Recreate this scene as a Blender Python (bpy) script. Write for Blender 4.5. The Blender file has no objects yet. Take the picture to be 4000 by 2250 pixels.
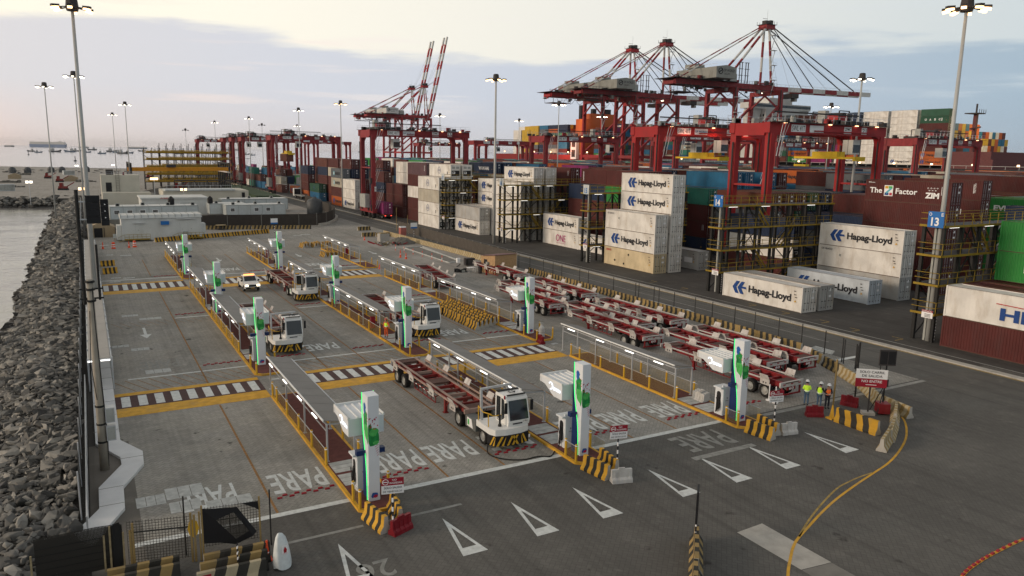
import bpy, bmesh, math, random
from mathutils import Vector, Matrix
random.seed(7)
S = bpy.context.scene
COL = S.collection
R_ = math.radians
# ---------------- camera ----------------
camd = bpy.data.cameras.new('camera'); cam = bpy.data.objects.new('camera', camd); COL.objects.link(cam)
camd.sensor_width = 36; camd.lens = 36*2946.73/4000; camd.clip_end = 60000; camd.clip_start = .5
def cam_matrix(pitch=0.176467466, roll=0.0173619, H=17.184, th=1.05615123):
    cp, sp = math.cos(pitch), math.sin(pitch); cr, sr = math.cos(roll), math.sin(roll)
    fw = Vector((0, cp, -sp)); up = Vector((0, sp, cp)); rt = Vector((1, 0, 0))
    r2 = rt*cr+up*sr; u2 = up*cr-rt*sr
    v = (math.sin(th), math.cos(th)); u = (-math.cos(th), math.sin(th))
    def w(a): return Vector((a.x*v[0]+a.y*v[1], a.x*u[0]+a.y*u[1], a.z))
    a, b, c = w(r2), w(u2), -w(fw)
    m = Matrix(((a.x, b.x, c.x, 0), (a.y, b.y, c.y, 0), (a.z, b.z, c.z, H), (0, 0, 0, 1)))
    return m
cam.matrix_world = cam_matrix(); S.camera = cam
# ---------------- world: dusk sky ----------------
W = bpy.data.worlds.new('World'); S.world = W; W.use_nodes = True
nt = W.node_tree; nt.nodes.clear()
def NN(t, **k):
    n = nt.nodes.new(t)
    for a, b in k.items(): setattr(n, a, b)
    return n
def lk(a, b): nt.links.new(a, b)
def mth(op, a, b=None, c=None, clamp=False):
    n = NN('ShaderNodeMath', operation=op, use_clamp=clamp)
    for i, q in enumerate((a, b, c)):
        if q is None: continue
        if isinstance(q, (int, float)): n.inputs[i].default_value = q
        else: lk(q, n.inputs[i])
    return n.outputs[0]
def srgb(r, g, b):
    f = lambda c: (c/255/12.92 if c <= 10 else ((c/255+.055)/1.055)**2.4)
    return (f(r), f(g), f(b), 1)
def ramp(fac, stops):
    n = NN('ShaderNodeValToRGB'); cr = n.color_ramp
    while len(cr.elements) < len(stops): cr.elements.new(.5)
    for e, (p, c) in zip(cr.elements, stops): e.position = p; e.color = c
    lk(fac, n.inputs[0]); return n.outputs[0]
def mixc(f, a, b):
    n = NN('ShaderNodeMix', data_type='RGBA')
    if isinstance(f, (int, float)): n.inputs[0].default_value = f
    else: lk(f, n.inputs[0])
    for i, q in ((6, a), (7, b)):
        if isinstance(q, tuple): n.inputs[i].default_value = q
        else: lk(q, n.inputs[i])
    return n.outputs[2]
tc = NN('ShaderNodeTexCoord'); sx = NN('ShaderNodeSeparateXYZ'); lk(tc.outputs['Generated'], sx.inputs[0])
dx, dy, dz = sx.outputs
sa = mth('ADD', mth('MULTIPLY', dx, .8705), mth('MULTIPLY', dy, -.4922))   # across: -1 west (sunset) .. 1 east
sf = mth('MULTIPLY_ADD', sa, .8, .5, clamp=True)
low = ramp(sf, [(0, srgb(240, 205, 190)), (.08, srgb(216, 203, 197)), (.5, srgb(196, 195, 199)), (1, srgb(148, 166, 180))])
mid = ramp(sf, [(0, srgb(212, 208, 208)), (.3, srgb(200, 203, 211)), (.6, srgb(186, 194, 206)), (1, srgb(150, 171, 186))])
top = ramp(sf, [(0, srgb(247, 240, 220)), (.25, srgb(240, 235, 220)), (.6, srgb(222, 221, 214)), (1, srgb(188, 199, 204))])
mp = NN('ShaderNodeMapping'); mp.inputs['Scale'].default_value = (1.6, 1.6, 13); lk(tc.outputs['Generated'], mp.inputs[0])
nz = NN('ShaderNodeTexNoise'); nz.inputs['Scale'].default_value = 1.7; nz.inputs['Detail'].default_value = 7; nz.inputs['Roughness'].default_value = .55; lk(mp.outputs[0], nz.inputs[0])
mp2 = NN('ShaderNodeMapping'); mp2.inputs['Scale'].default_value = (2.2, 2.2, 34); mp2.inputs['Location'].default_value = (3, 1, 0); lk(tc.outputs['Generated'], mp2.inputs[0])
nz2 = NN('ShaderNodeTexNoise'); nz2.inputs['Scale'].default_value = 1.8; nz2.inputs['Detail'].default_value = 6; lk(mp2.outputs[0], nz2.inputs[0])
f1 = mth('MULTIPLY', dz, 14, clamp=True)
c1 = mixc(f1, low, mid)
edge = mth('ADD', dz, mth('MULTIPLY_ADD', nz.outputs[0], .16, -.205))
f2 = NN('ShaderNodeMapRange', interpolation_type='SMOOTHSTEP'); lk(edge, f2.inputs[0]); f2.inputs[1].default_value = -.012; f2.inputs[2].default_value = .014
c2 = mixc(f2.outputs[0], c1, top)
st_ = NN('ShaderNodeMapRange', interpolation_type='SMOOTHSTEP'); lk(nz2.outputs[0], st_.inputs[0]); st_.inputs[1].default_value = .56; st_.inputs[2].default_value = .74
wn = NN('ShaderNodeMapRange', interpolation_type='SMOOTHSTEP'); lk(dz, wn.inputs[0]); wn.inputs[1].default_value = .02; wn.inputs[2].default_value = .08
c3 = mixc(mth('MULTIPLY', mth('MULTIPLY', st_.outputs[0], wn.outputs[0]), .6), c2, ramp(sf, [(0, srgb(245, 215, 200)), (.4, srgb(232, 224, 218)), (1, srgb(190, 202, 208))]))
zen = NN('ShaderNodeMapRange', interpolation_type='SMOOTHSTEP'); lk(dz, zen.inputs[0]); zen.inputs[1].default_value = .28; zen.inputs[2].default_value = .75
c4 = mixc(zen.outputs[0], c3, srgb(150, 150, 152))
sky = NN('ShaderNodeTexSky', sky_type='NISHITA', sun_disc=False, sun_elevation=R_(7), sun_rotation=R_(-72), air_density=1.5, dust_density=3)
b1 = NN('ShaderNodeBackground'); b1.inputs[1].default_value = .06; lk(sky.outputs[0], b1.inputs[0])
b2 = NN('ShaderNodeBackground'); b2.inputs[1].default_value = 1.08; lk(c4, b2.inputs[0])
ad = NN('ShaderNodeMixShader'); ad.inputs[0].default_value = .98; lk(b1.outputs[0], ad.inputs[1]); lk(b2.outputs[0], ad.inputs[2])
wo = NN('ShaderNodeOutputWorld'); lk(ad.outputs[0], wo.inputs[0])
# ---------------- sun (already very low, in thin cloud) ----------------
sd = bpy.data.lights.new('sun', 'SUN'); sd.energy = 1.7; sd.angle = R_(14); sd.color = (1, .8, .62)
so = bpy.data.objects.new('sun', sd); COL.objects.link(so)
so.rotation_euler = Vector((.94, -.25, -.24)).to_track_quat('-Z', 'Y').to_euler()
S.view_settings.view_transform = 'Standard'; S.view_settings.look = 'None'; S.view_settings.exposure = .16; S.view_settings.gamma = 1
S.render.engine = 'CYCLES'; S.cycles.use_denoising = True; S.cycles.max_bounces = 5; S.cycles.diffuse_bounces = 2; S.cycles.glossy_bounces = 2; S.cycles.transparent_max_bounces = 10
S.cycles.use_adaptive_sampling = True; S.cycles.adaptive_threshold = .02
try: S.cycles.use_light_tree = True
except Exception: pass
# ---------------- materials ----------------
MATS = {}
def mat(key, col=(.5, .5, .5), rough=.7, metal=0., var=.18, vs=1.5, bump=0., emit=0., ecol=None, dirt=None, dirtamt=.0, ds=.6, spec=.22):
    if key in MATS: return MATS[key]
    m = bpy.data.materials.new(key); m.use_nodes = True; t = m.node_tree; N = t.nodes; L = t.links
    b = N['Principled BSDF']; b.inputs['Roughness'].default_value = rough; b.inputs['Metallic'].default_value = metal
    b.inputs['Specular IOR Level'].default_value = spec
    c = (*col, 1)
    tcn = N.new('ShaderNodeTexCoord')
    src = None
    if var > 0:
        n = N.new('ShaderNodeTexNoise'); n.inputs['Scale'].default_value = vs; n.inputs['Detail'].default_value = 5; L.new(tcn.outputs['Object'], n.inputs[0])
        r = N.new('ShaderNodeMapRange'); L.new(n.outputs[0], r.inputs[0]); r.inputs[1].default_value = .25; r.inputs[2].default_value = .75; r.inputs[3].default_value = 1-var; r.inputs[4].default_value = 1+var*.7
        hs = N.new('ShaderNodeHueSaturation'); hs.inputs['Color'].default_value = c; L.new(r.outputs[0], hs.inputs['Value']); src = hs.outputs[0]
    if dirt is not None and dirtamt > 0:
        n2 = N.new('ShaderNodeTexNoise'); n2.inputs['Scale'].default_value = ds; n2.inputs['Detail'].default_value = 8; n2.inputs['Roughness'].default_value = .7
        mpn = N.new('ShaderNodeMapping'); mpn.inputs['Scale'].default_value = (1, 1, .35); L.new(tcn.outputs['Object'], mpn.inputs[0]); L.new(mpn.outputs[0], n2.inputs[0])
        r2 = N.new('ShaderNodeMapRange'); L.new(n2.outputs[0], r2.inputs[0]); r2.inputs[1].default_value = .5; r2.inputs[2].default_value = .75; r2.inputs[3].default_value = 0; r2.inputs[4].default_value = dirtamt
        mx = N.new('ShaderNodeMix'); mx.data_type = 'RGBA'; L.new(r2.outputs[0], mx.inputs[0])
        if src: L.new(src, mx.inputs[6])
        else: mx.inputs[6].default_value = c
        mx.inputs[7].default_value = (*dirt, 1); src = mx.outputs[2]
    if src: L.new(src, b.inputs['Base Color'])
    else: b.inputs['Base Color'].default_value = c
    if bump > 0:
        n3 = N.new('ShaderNodeTexNoise'); n3.inputs['Scale'].default_value = vs*12; L.new(tcn.outputs['Object'], n3.inputs[0])
        bp = N.new('ShaderNodeBump'); bp.inputs['Strength'].default_value = bump; L.new(n3.outputs[0], bp.inputs['Height']); L.new(bp.outputs[0], b.inputs['Normal'])
    if emit > 0:
        b.inputs['Emission Color'].default_value = (*(ecol or col), 1); b.inputs['Emission Strength'].default_value = emit
    MATS[key] = m; return m
def wire_mat(key, col, cell, wire, axis='YZ'):
    """woven wire: opaque on the wires, clear in the openings"""
    if key in MATS: return MATS[key]
    m = bpy.data.materials.new(key); m.use_nodes = True; t = m.node_tree; N = t.nodes; L = t.links
    b = N['Principled BSDF']; b.inputs['Base Color'].default_value = (*col, 1); b.inputs['Roughness'].default_value = .6
    g = N.new('ShaderNodeTexCoord'); s = N.new('ShaderNodeSeparateXYZ'); L.new(g.outputs['Object'], s.inputs[0]); outs = []
    for ax in axis:
        o = s.outputs['XYZ'.index(ax)]
        a = N.new('ShaderNodeMath'); a.operation = 'MULTIPLY'; a.inputs[1].default_value = 1/cell; L.new(o, a.inputs[0])
        f = N.new('ShaderNodeMath'); f.operation = 'FRACT'; L.new(a.outputs[0], f.inputs[0])
        l = N.new('ShaderNodeMath'); l.operation = 'LESS_THAN'; l.inputs[1].default_value = wire; L.new(f.outputs[0], l.inputs[0]); outs.append(l.outputs[0])
    mx = N.new('ShaderNodeMath'); mx.operation = 'MAXIMUM'; L.new(outs[0], mx.inputs[0]); L.new(outs[-1], mx.inputs[1])
    L.new(mx.outputs[0], b.inputs['Alpha']); MATS[key] = m; return m
# base palette
mat('asphalt_yard', (.085, .082, .078), .85, var=.3, vs=.12, dirt=(.16, .15, .14), dirtamt=.5, ds=.08)
mat('steel_black', (.02, .02, .02), .6); mat('steel_galv', (.5, .52, .54), .45, .5, var=.1)
mat('steel_white', (.72, .73, .72), .45, var=.08); mat('yellow', (.62, .36, .03), .55, dirt=(.25, .16, .05), dirtamt=.5)
mat('yellow_rail', (.27, .18, .02), .65); mat('concrete', (.42, .40, .36), .85, dirt=(.2, .19, .17), dirtamt=.6)
mat('concrete_white', (.66, .67, .67), .8, var=.1, vs=1); mat('concrete_dark', (.2, .19, .17), .9, dirt=(.1, .09, .08), dirtamt=.5); mat('white_paint', (.72, .74, .72), .7, var=.12)
mat('pale_line', (.46, .47, .45), .8, var=.3, vs=3); mat('black', (.015, .015, .017), .55); mat('mid_grey', (.14, .145, .14), .6, dirt=(.06, .055, .05), dirtamt=.6, ds=2); mat('rubber', (.022, .021, .02), .85)
mat('navy', (.012, .03, .11), .4); mat('red', (.42, .02, .025), .55); mat('sign_red', (.3, .015, .03), .5, var=0); mat('sign_white', (.78, .78, .78), .5, var=0); mat('sign_blue', (.02, .14, .42), .5, var=0)
mat('txt_black', (.02, .02, .025), .6, var=0); mat('txt_white', (.8, .8, .8), .6, var=0)
mat('glass_dark', (.015, .018, .02), .12, spec=.6, var=0); mat('tube_on', (1, 1, 1), emit=2.2, ecol=(1, .97, .9), var=0)
mat('led_green', (.05, 1, .15), emit=1.0, ecol=(.08, 1, .25), var=0); mat('lamp_white', (1, 1, 1), emit=4, ecol=(1, .88, .68), var=0)
mat('lamp_warm', (1, .7, .4), emit=3.5, ecol=(1, .62, .3), var=0); mat('lamp_red', (1, .1, .1), emit=3, ecol=(1, .06, .03), var=0)
mat('chassis_red', (.2, .022, .02), .6, dirt=(.16, .11, .085), dirtamt=.75, ds=1.2); mat('crane_red', (.36, .024, .03), .5, var=.15, dirt=(.13, .05, .04), dirtamt=.6, ds=.25)
mat('crane_old', (.25, .03, .035), .6, var=.25, dirt=(.07, .035, .035), dirtamt=.6, ds=.2); mat('crane_white', (.55, .55, .53), .6, dirt=(.3, .28, .25), dirtamt=.5, ds=.3)
mat('grey_box', (.34, .35, .33), .7, dirt=(.16, .15, .13), dirtamt=.7, ds=.3); mat('dark_steel', (.05, .045, .045), .7)
mat('wood', (.42, .27, .14), .75, var=.25, vs=4); mat('spreader_yellow', (.62, .42, .02), .5)
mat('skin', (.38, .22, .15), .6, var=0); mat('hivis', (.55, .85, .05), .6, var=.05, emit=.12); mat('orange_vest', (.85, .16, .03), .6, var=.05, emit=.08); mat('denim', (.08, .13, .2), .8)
mat('cloth_dark', (.02, .02, .03), .85); mat('orange_suit', (.7, .12, .03), .7); mat('helmet_white', (.8, .8, .8), .35, var=0); mat('helmet_red', (.5, .12, .08), .35, var=0)
# ---------------- mesh builder ----------------
TXT = {}
def text_geo(s, bold=.0):
    k = (s, bold)
    if k in TXT: return TXT[k]
    cu = bpy.data.curves.new('lettering', 'FONT'); cu.body = s; cu.resolution_u = 3; cu.offset = bold
    o = bpy.data.objects.new('lettering', cu); me = bpy.data.meshes.new_from_object(o)
    vs = [v.co.copy() for v in me.vertices]; fs = [tuple(p.vertices) for p in me.polygons]
    x0 = min(v.x for v in vs); x1 = max(v.x for v in vs); y0 = min(v.y for v in vs); y1 = max(v.y for v in vs)
    vs = [((v.x-x0)/(x1-x0), (v.y-y0)/(y1-y0)) for v in vs]
    bpy.data.objects.remove(o); bpy.data.curves.remove(cu); bpy.data.meshes.remove(me)
    TXT[k] = (vs, fs); return TXT[k]
class MB:
    def __init__(s): s.v = []; s.f = []; s.m = []; s.ms = []
    def mi(s, k):
        if k not in s.ms: s.ms.append(k)
        return s.ms.index(k)
    def add(s, vs, fs, k):
        o = len(s.v); i = s.mi(k); s.v += [tuple(v) for v in vs]
        for f in fs: s.f.append(tuple(o+a for a in f)); s.m.append(i)
    def b6(s, x0, x1, y0, y1, z0, z1, k):
        s.add([(x0, y0, z0), (x1, y0, z0), (x1, y1, z0), (x0, y1, z0), (x0, y0, z1), (x1, y0, z1), (x1, y1, z1), (x0, y1, z1)],
              [(0, 3, 2, 1), (4, 5, 6, 7), (0, 1, 5, 4), (1, 2, 6, 5), (2, 3, 7, 6), (3, 0, 4, 7)], k); return s
    def bar(s, p, q, w, k, h=None):
        p = Vector(p); q = Vector(q); h = h or w; d = (q-p).normalized()
        up = Vector((0, 0, 1)) if abs(d.z) < .95 else Vector((0, 1, 0))
        a = d.cross(up).normalized()*w/2; b = a.cross(d).normalized()*h/2
        s.add([p-a-b, p+a-b, p+a+b, p-a+b, q-a-b, q+a-b, q+a+b, q-a+b], [(0, 1, 2, 3), (7, 6, 5, 4), (1, 0, 4, 5), (2, 1, 5, 6), (3, 2, 6, 7), (0, 3, 7, 4)], k); return s
    def tube(s, p, q, r, k, n=6, r2=None, cap=True):
        p = Vector(p); q = Vector(q); d = (q-p).normalized(); r2 = r if r2 is None else r2
        up = Vector((0, 0, 1)) if abs(d.z) < .95 else Vector((1, 0, 0))
        a = d.cross(up).normalized(); b = a.cross(d)
        vs = []
        for i in range(n):
            t = 2*math.pi*i/n; e = a*math.cos(t)+b*math.sin(t); vs += [p+e*r, q+e*r2]
        fs = [(2*i, 2*i+1, (2*i+3) % (2*n), (2*i+2) % (2*n)) for i in range(n)]
        if cap: fs += [tuple(2*i for i in range(n)), tuple(2*i+1 for i in reversed(range(n)))]
        s.add(vs, fs, k); return s
    def path(s, pts, r, k, n=5):
        for a, b in zip(pts, pts[1:]): s.tube(a, b, r, k, n, cap=False)
        return s
    def prism(s, poly, ax, a, b, k):
        n = len(poly)
        def P(u, v, w): return {'x': (w, u, v), 'y': (u, w, v), 'z': (u, v, w)}[ax]
        s.add([P(u, v, a) for u, v in poly]+[P(u, v, b) for u, v in poly], [tuple(range(n))[::-1], tuple(range(n, 2*n))]+[(i, (i+1) % n, n+(i+1) % n, n+i) for i in range(n)], k); return s
    def lathe(s, prof, k, c=(0, 0), n=12, cap=True):
        vs = []; m = len(prof)
        for i in range(n):
            t = 2*math.pi*i/n
            for r, z in prof: vs.append((c[0]+r*math.cos(t), c[1]+r*math.sin(t), z))
        fs = [(i*m+j, ((i+1) % n)*m+j, ((i+1) % n)*m+j+1, i*m+j+1) for i in range(n) for j in range(m-1)]
        if cap: fs += [tuple(i*m+m-1 for i in range(n)), tuple(i*m for i in reversed(range(n)))]
        s.add(vs, fs, k); return s
    def text(s, t, o, x, y, w, h, k, bold=.01):
        vs, fs = text_geo(t, bold); o = Vector(o); x = Vector(x)*w; y = Vector(y)*h
        s.add([o+x*a+y*b for a, b in vs], fs, k); return s
    def quad(s, pts, k): s.add(pts, [tuple(range(len(pts)))], k); return s
    def build(s, name, parent=None, loc=(0, 0, 0), rz=0, smooth=False, objmat=None):
        me = bpy.data.meshes.new(name); me.from_pydata(s.v, [], s.f); me.update()
        for k in s.ms: me.materials.append(MATS[k] if k in MATS else mat(k))
        me.polygons.foreach_set('material_index', s.m)
        if smooth: me.polygons.foreach_set('use_smooth', [True]*len(s.f))
        bm = bmesh.new(); bm.from_mesh(me); bmesh.ops.recalc_face_normals(bm, faces=bm.faces) if len(s.f) < 60000 else None; bm.to_mesh(me); bm.free()
        o = bpy.data.objects.new(name, me); COL.objects.link(o); o.location = loc; o.rotation_euler = (0, 0, rz)
        if parent is not None: o.parent = parent
        return o
def tag(o, label, cat, group=None):
    o['label'] = label; o['category'] = cat
    if group: o['group'] = group
    return o
def struct(o): o['kind'] = 'structure'; return o
def thing(name, label, cat, loc=(0, 0, 0), rz=0, group=None):
    o = bpy.data.objects.new(name, None); COL.objects.link(o); o.location = loc; o.rotation_euler = (0, 0, rz); o.empty_display_size = .3
    return tag(o, label, cat, group)
KIDS = {}
def dup(o, loc=None, rz=None, label=None, parent=None, group=None):
    c = o.copy(); COL.objects.link(c)
    if parent is not None: c.parent = parent
    if loc is not None: c.location = loc
    if rz is not None: c.rotation_euler = (0, 0, rz)
    if label: c['label'] = label
    if group: c['group'] = group
    for ch in list(o.children): dup(ch, parent=c)
    return c
ORD = ['zeroth', 'first', 'second', 'third', 'fourth', 'fifth', 'sixth', 'seventh', 'eighth', 'ninth', 'tenth', 'eleventh', 'twelfth', 'thirteenth', 'fourteenth', 'fifteenth', 'sixteenth', 'seventeenth', 'eighteenth', 'nineteenth', 'twentieth']
def od(n):
    if n <= 20: return ORD[n]
    if n < 30: return 'twenty-'+ORD[n-20]
    if n == 30: return 'thirtieth'
    return 'thirty-'+ORD[n-30] if n < 40 else ('fortieth' if n == 40 else 'forty-'+ORD[n-40])
# ================= SETTING =================
def ground_mat(key, c1, c2, c3, brick=True, rough=.85):
    m = bpy.data.materials.new(key); m.use_nodes = True; t = m.node_tree; N = t.nodes; L = t.links; b = N['Principled BSDF']
    b.inputs['Roughness'].default_value = rough; b.inputs['Specular IOR Level'].default_value = .15
    g = N.new('ShaderNodeTexCoord')
    def noise(sc, det, lo, hi, rg=.6):
        n = N.new('ShaderNodeTexNoise'); n.inputs['Scale'].default_value = sc; n.inputs['Detail'].default_value = det; n.inputs['Roughness'].default_value = rg; L.new(g.outputs['Object'], n.inputs[0])
        r = N.new('ShaderNodeMapRange'); r.interpolation_type = 'SMOOTHSTEP'; L.new(n.outputs[0], r.inputs[0]); r.inputs[1].default_value = lo; r.inputs[2].default_value = hi; return r.outputs[0]
    def mx(f, a, c):
        n = N.new('ShaderNodeMix'); n.data_type = 'RGBA'; L.new(f, n.inputs[0])
        for i, q in ((6, a), (7, c)):
            if isinstance(q, tuple): n.inputs[i].default_value = (*q, 1)
            else: L.new(q, n.inputs[i])
        return n.outputs[2]
    a = mx(noise(.11, 6, .38, .66), c1, c2); a = mx(noise(.55, 8, .5, .78, .7), a, c3)
    # streaks left by tyres, running with the lanes
    mp = N.new('ShaderNodeMapping'); mp.inputs['Scale'].default_value = (1.6, .05, 1); L.new(g.outputs['Object'], mp.inputs[0])
    n = N.new('ShaderNodeTexNoise'); n.inputs['Scale'].default_value = 1.; n.inputs['Detail'].default_value = 5; L.new(mp.outputs[0], n.inputs[0])
    r = N.new('ShaderNodeMapRange'); L.new(n.outputs[0], r.inputs[0]); r.inputs[1].default_value = .5; r.inputs[2].default_value = .72; r.inputs[4].default_value = .45
    a = mx(r.outputs[0], a, tuple(q*.55 for q in c1))
    if key == 'paver_grey':      # dry dust drifted on to the western lanes
        sp = N.new('ShaderNodeSeparateXYZ'); L.new(g.outputs['Object'], sp.inputs[0]); dr = N.new('ShaderNodeMapRange'); L.new(sp.outputs[0], dr.inputs[0]); dr.inputs[1].default_value = 13; dr.inputs[2].default_value = .5; dr.inputs[3].default_value = .12
        dm = N.new('ShaderNodeMath'); dm.operation = 'MULTIPLY'; L.new(dr.outputs[0], dm.inputs[0]); L.new(noise(.23, 7, .4, .66, .65), dm.inputs[1]); a = mx(dm.outputs[0], a, (.36, .34, .295))
        a = mx(noise(.9, 4, .66, .72, .5), a, (.09, .085, .075))
    if key == 'paver_dark': a = mx(noise(.7, 5, .66, .74, .5), a, (.065, .06, .055))
    if brick:
        # herringbone block paving: two brick grids swapped on a diagonal chequer
        rt = N.new('ShaderNodeMapping'); rt.inputs['Rotation'].default_value = (0, 0, R_(45)); L.new(g.outputs['Object'], rt.inputs[0])
        hs = []
        for rz in (0, 90):
            m2 = N.new('ShaderNodeMapping'); m2.inputs['Rotation'].default_value = (0, 0, R_(rz)); L.new(rt.outputs[0], m2.inputs[0])
            br = N.new('ShaderNodeTexBrick'); br.inputs['Scale'].default_value = 1; br.inputs['Brick Width'].default_value = .44; br.inputs['Row Height'].default_value = .22; br.inputs['Mortar Size'].default_value = .016; br.inputs['Mortar Smooth'].default_value = .3
            br.inputs['Color1'].default_value = (.82, .82, .82, 1); br.inputs['Color2'].default_value = (1.1, 1.1, 1.1, 1); br.inputs['Mortar'].default_value = (.42, .42, .42, 1); L.new(m2.outputs[0], br.inputs[0]); hs.append(br)
        ck = N.new('ShaderNodeTexChecker'); ck.inputs['Scale'].default_value = 1/.44; L.new(rt.outputs[0], ck.inputs[0])
        hb = mx(ck.outputs['Fac'], hs[0].outputs[0], hs[1].outputs[0])
        mu = N.new('ShaderNodeMix'); mu.data_type = 'RGBA'; mu.blend_type = 'MULTIPLY'; mu.inputs[0].default_value = .6 if key == 'paver_grey' else .42; L.new(a, mu.inputs[6]); L.new(hb, mu.inputs[7]); a = mu.outputs[2]
        bp = N.new('ShaderNodeBump'); bp.inputs['Strength'].default_value = .35; bp.inputs['Distance'].default_value = .02; L.new(hb, bp.inputs['Height']); L.new(bp.outputs[0], b.inputs['Normal'])
    L.new(a, b.inputs['Base Color']); MATS[key] = m
ground_mat('paver_grey', (.255, .246, .222), (.33, .318, .29), (.41, .39, .345))
ground_mat('paver_dark', (.112, .107, .098), (.14, .134, .122), (.17, .16, .145))
ground_mat('yard', (.062, .058, .054), (.085, .081, .076), (.12, .112, .1), False)
ground_mat('road_mat', (.10, .098, .092), (.13, .127, .118), (.16, .155, .14), False)
ground_mat('sand', (.30, .28, .25), (.36, .335, .30), (.2, .18, .155), False)
ground_mat('works_ground', (.26, .24, .215), (.34, .32, .29), (.17, .15, .13), False)
ground_mat('works_dark', (.13, .12, .105), (.17, .155, .135), (.2, .185, .16), False)
def sheet(name, pts, z, k):
    m = MB(); m.quad([(x, y, z) for x, y in pts], k); return struct(m.build(name))
def slab_sheet(name, pts, z, k, th=.5):
    m = MB(); m.prism(pts, 'z', z-th, z, k); return struct(m.build(name))
# quay and yard
slab_sheet('ground', [(-1.25, 20), (-1.25, 290), (-70, 300), (-420, 380), (-420, 660), (-60, 740), (60, 668), (150, 640), (306, 800), (306, -60), (-1.25, -60)], 0, 'yard', 5)
sheet('sand_area', [(-420, 381), (-70, 301), (-1.2, 292), (8, 292), (60, 470), (64, 655), (50, 660), (-60, 738), (-420, 658)], .01, 'sand')
sheet('paving', [(.7, 34.5), (57, 34.5), (57, 240), (.7, 240)], .004, 'paver_grey')
sheet('paving', [(-1.0, -40), (300, -40), (300, 6), (66.5, 24), (66.2, 34.5), (-1.0, 34.5)], .0045, 'paver_dark')
sheet('road', [(57, 34.5), (64.2, 34.5), (66, 440), (58, 440), (57, 240)], .006, 'road_mat')
sheet('construction_ground', [(43, 100), (57, 100), (57.5, 150), (45, 150)], .012, 'works_ground')
sheet('sand_area', [(2, 180), (57, 200), (58, 300), (2, 300)], .012, 'works_ground')
sheet('bare_ground', [(-.9, 30), (1.2, 30), (1.2, 48), (-.9, 48)], .008, 'works_dark')
# sea
wm = bpy.data.materials.new('sea_water'); wm.use_nodes = True; t = wm.node_tree; b = t.nodes['Principled BSDF']
b.inputs['Base Color'].default_value = (.24, .235, .225, 1); b.inputs['Roughness'].default_value = .09; b.inputs['IOR'].default_value = 1.33; b.inputs['Specular IOR Level'].default_value = 1
g = t.nodes.new('ShaderNodeTexCoord'); prev = None
for sc, st in ((.35, .25), (1.6, .18), (.06, .3)):
    n = t.nodes.new('ShaderNodeTexNoise'); n.inputs['Scale'].default_value = sc; n.inputs['Detail'].default_value = 6; t.links.new(g.outputs['Object'], n.inputs[0])
    bp = t.nodes.new('ShaderNodeBump'); bp.inputs['Strength'].default_value = st; bp.inputs['Distance'].default_value = .5 if sc > .1 else 2; t.links.new(n.outputs[0], bp.inputs['Height'])
    if prev: t.links.new(prev.outputs[0], bp.inputs['Normal'])
    prev = bp
t.links.new(prev.outputs[0], b.inputs['Normal']); MATS['sea_water'] = wm
sheet('sea', [(-42000, -500), (42000, -500), (42000, 42000), (-42000, 42000)], -2.4, 'sea_water')
# far shore on the right
m = MB(); xs = [900+i*90 for i in range(40)]
mat('far_land', (.10, .13, .12), .9, var=.4, vs=.01)
top = [(x, 1050-.12*(x-900), 4+random.random()*6+ (x-900)*.004) for x in xs]
for a, b_ in zip(top, top[1:]):
    m.quad([(a[0], a[1], -3), (b_[0], b_[1], -3), b_, a], 'far_land'); m.quad([a, b_, (b_[0], b_[1]+600, b_[2]+12), (a[0], a[1]+600, a[2]+12)], 'far_land')
struct(m.build('hills'))
# kerb, channel and road lines
k_ = MB(); k_.b6(64.2, 65.0, 20, 440, -.2, .10, 'concrete'); struct(k_.build('kerb'))
mat('line_yellow', (.62, .34, .035), .7, var=.25, vs=2, dirt=(.25, .2, .13), dirtamt=.5, ds=.8)
mat('line_old_yellow', (.36, .25, .08), .8, var=.4, vs=4); mat('line_orange', (.30, .16, .06), .8, var=.5, vs=6)
mat('line_white', (.62, .64, .62), .7, var=.2, vs=4, dirt=(.3, .3, .28), dirtamt=.5, ds=1.5); mat('line_faded', (.27, .27, .25), .8, var=.3, vs=3)
mat('cross_brown', (.085, .05, .048), .85, var=.25, vs=2); mat('walk_red', (.13, .045, .04), .85, var=.25, vs=3)
mk = MB(); Z = .012
def rect(x0, x1, y0, y1, k, z=Z): mk.quad([(x0, y0, z), (x1, y0, z), (x1, y1, z), (x0, y1, z)], k)
def line(p, q, w, k, z=Z):
    d = Vector((q[0]-p[0], q[1]-p[1])).normalized(); n = Vector((-d.y, d.x))*w/2
    mk.quad([(p[0]-n.x, p[1]-n.y, z), (q[0]-n.x, q[1]-n.y, z), (q[0]+n.x, q[1]+n.y, z), (p[0]+n.x, p[1]+n.y, z)], k)
rect(65.05, 65.25, 20, 440, 'line_old_yellow'); rect(63.9, 64.1, 20, 440, 'line_old_yellow'); rect(66.4, 66.6, 20, 300, 'line_faded')
rect(60.7, 60.85, 46, 240, 'line_faded')
ISL = (10.4, 22.95, 35.5)
LANES = ((.8, 10.4), (12.55, 22.95), (25.1, 35.5))
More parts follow.
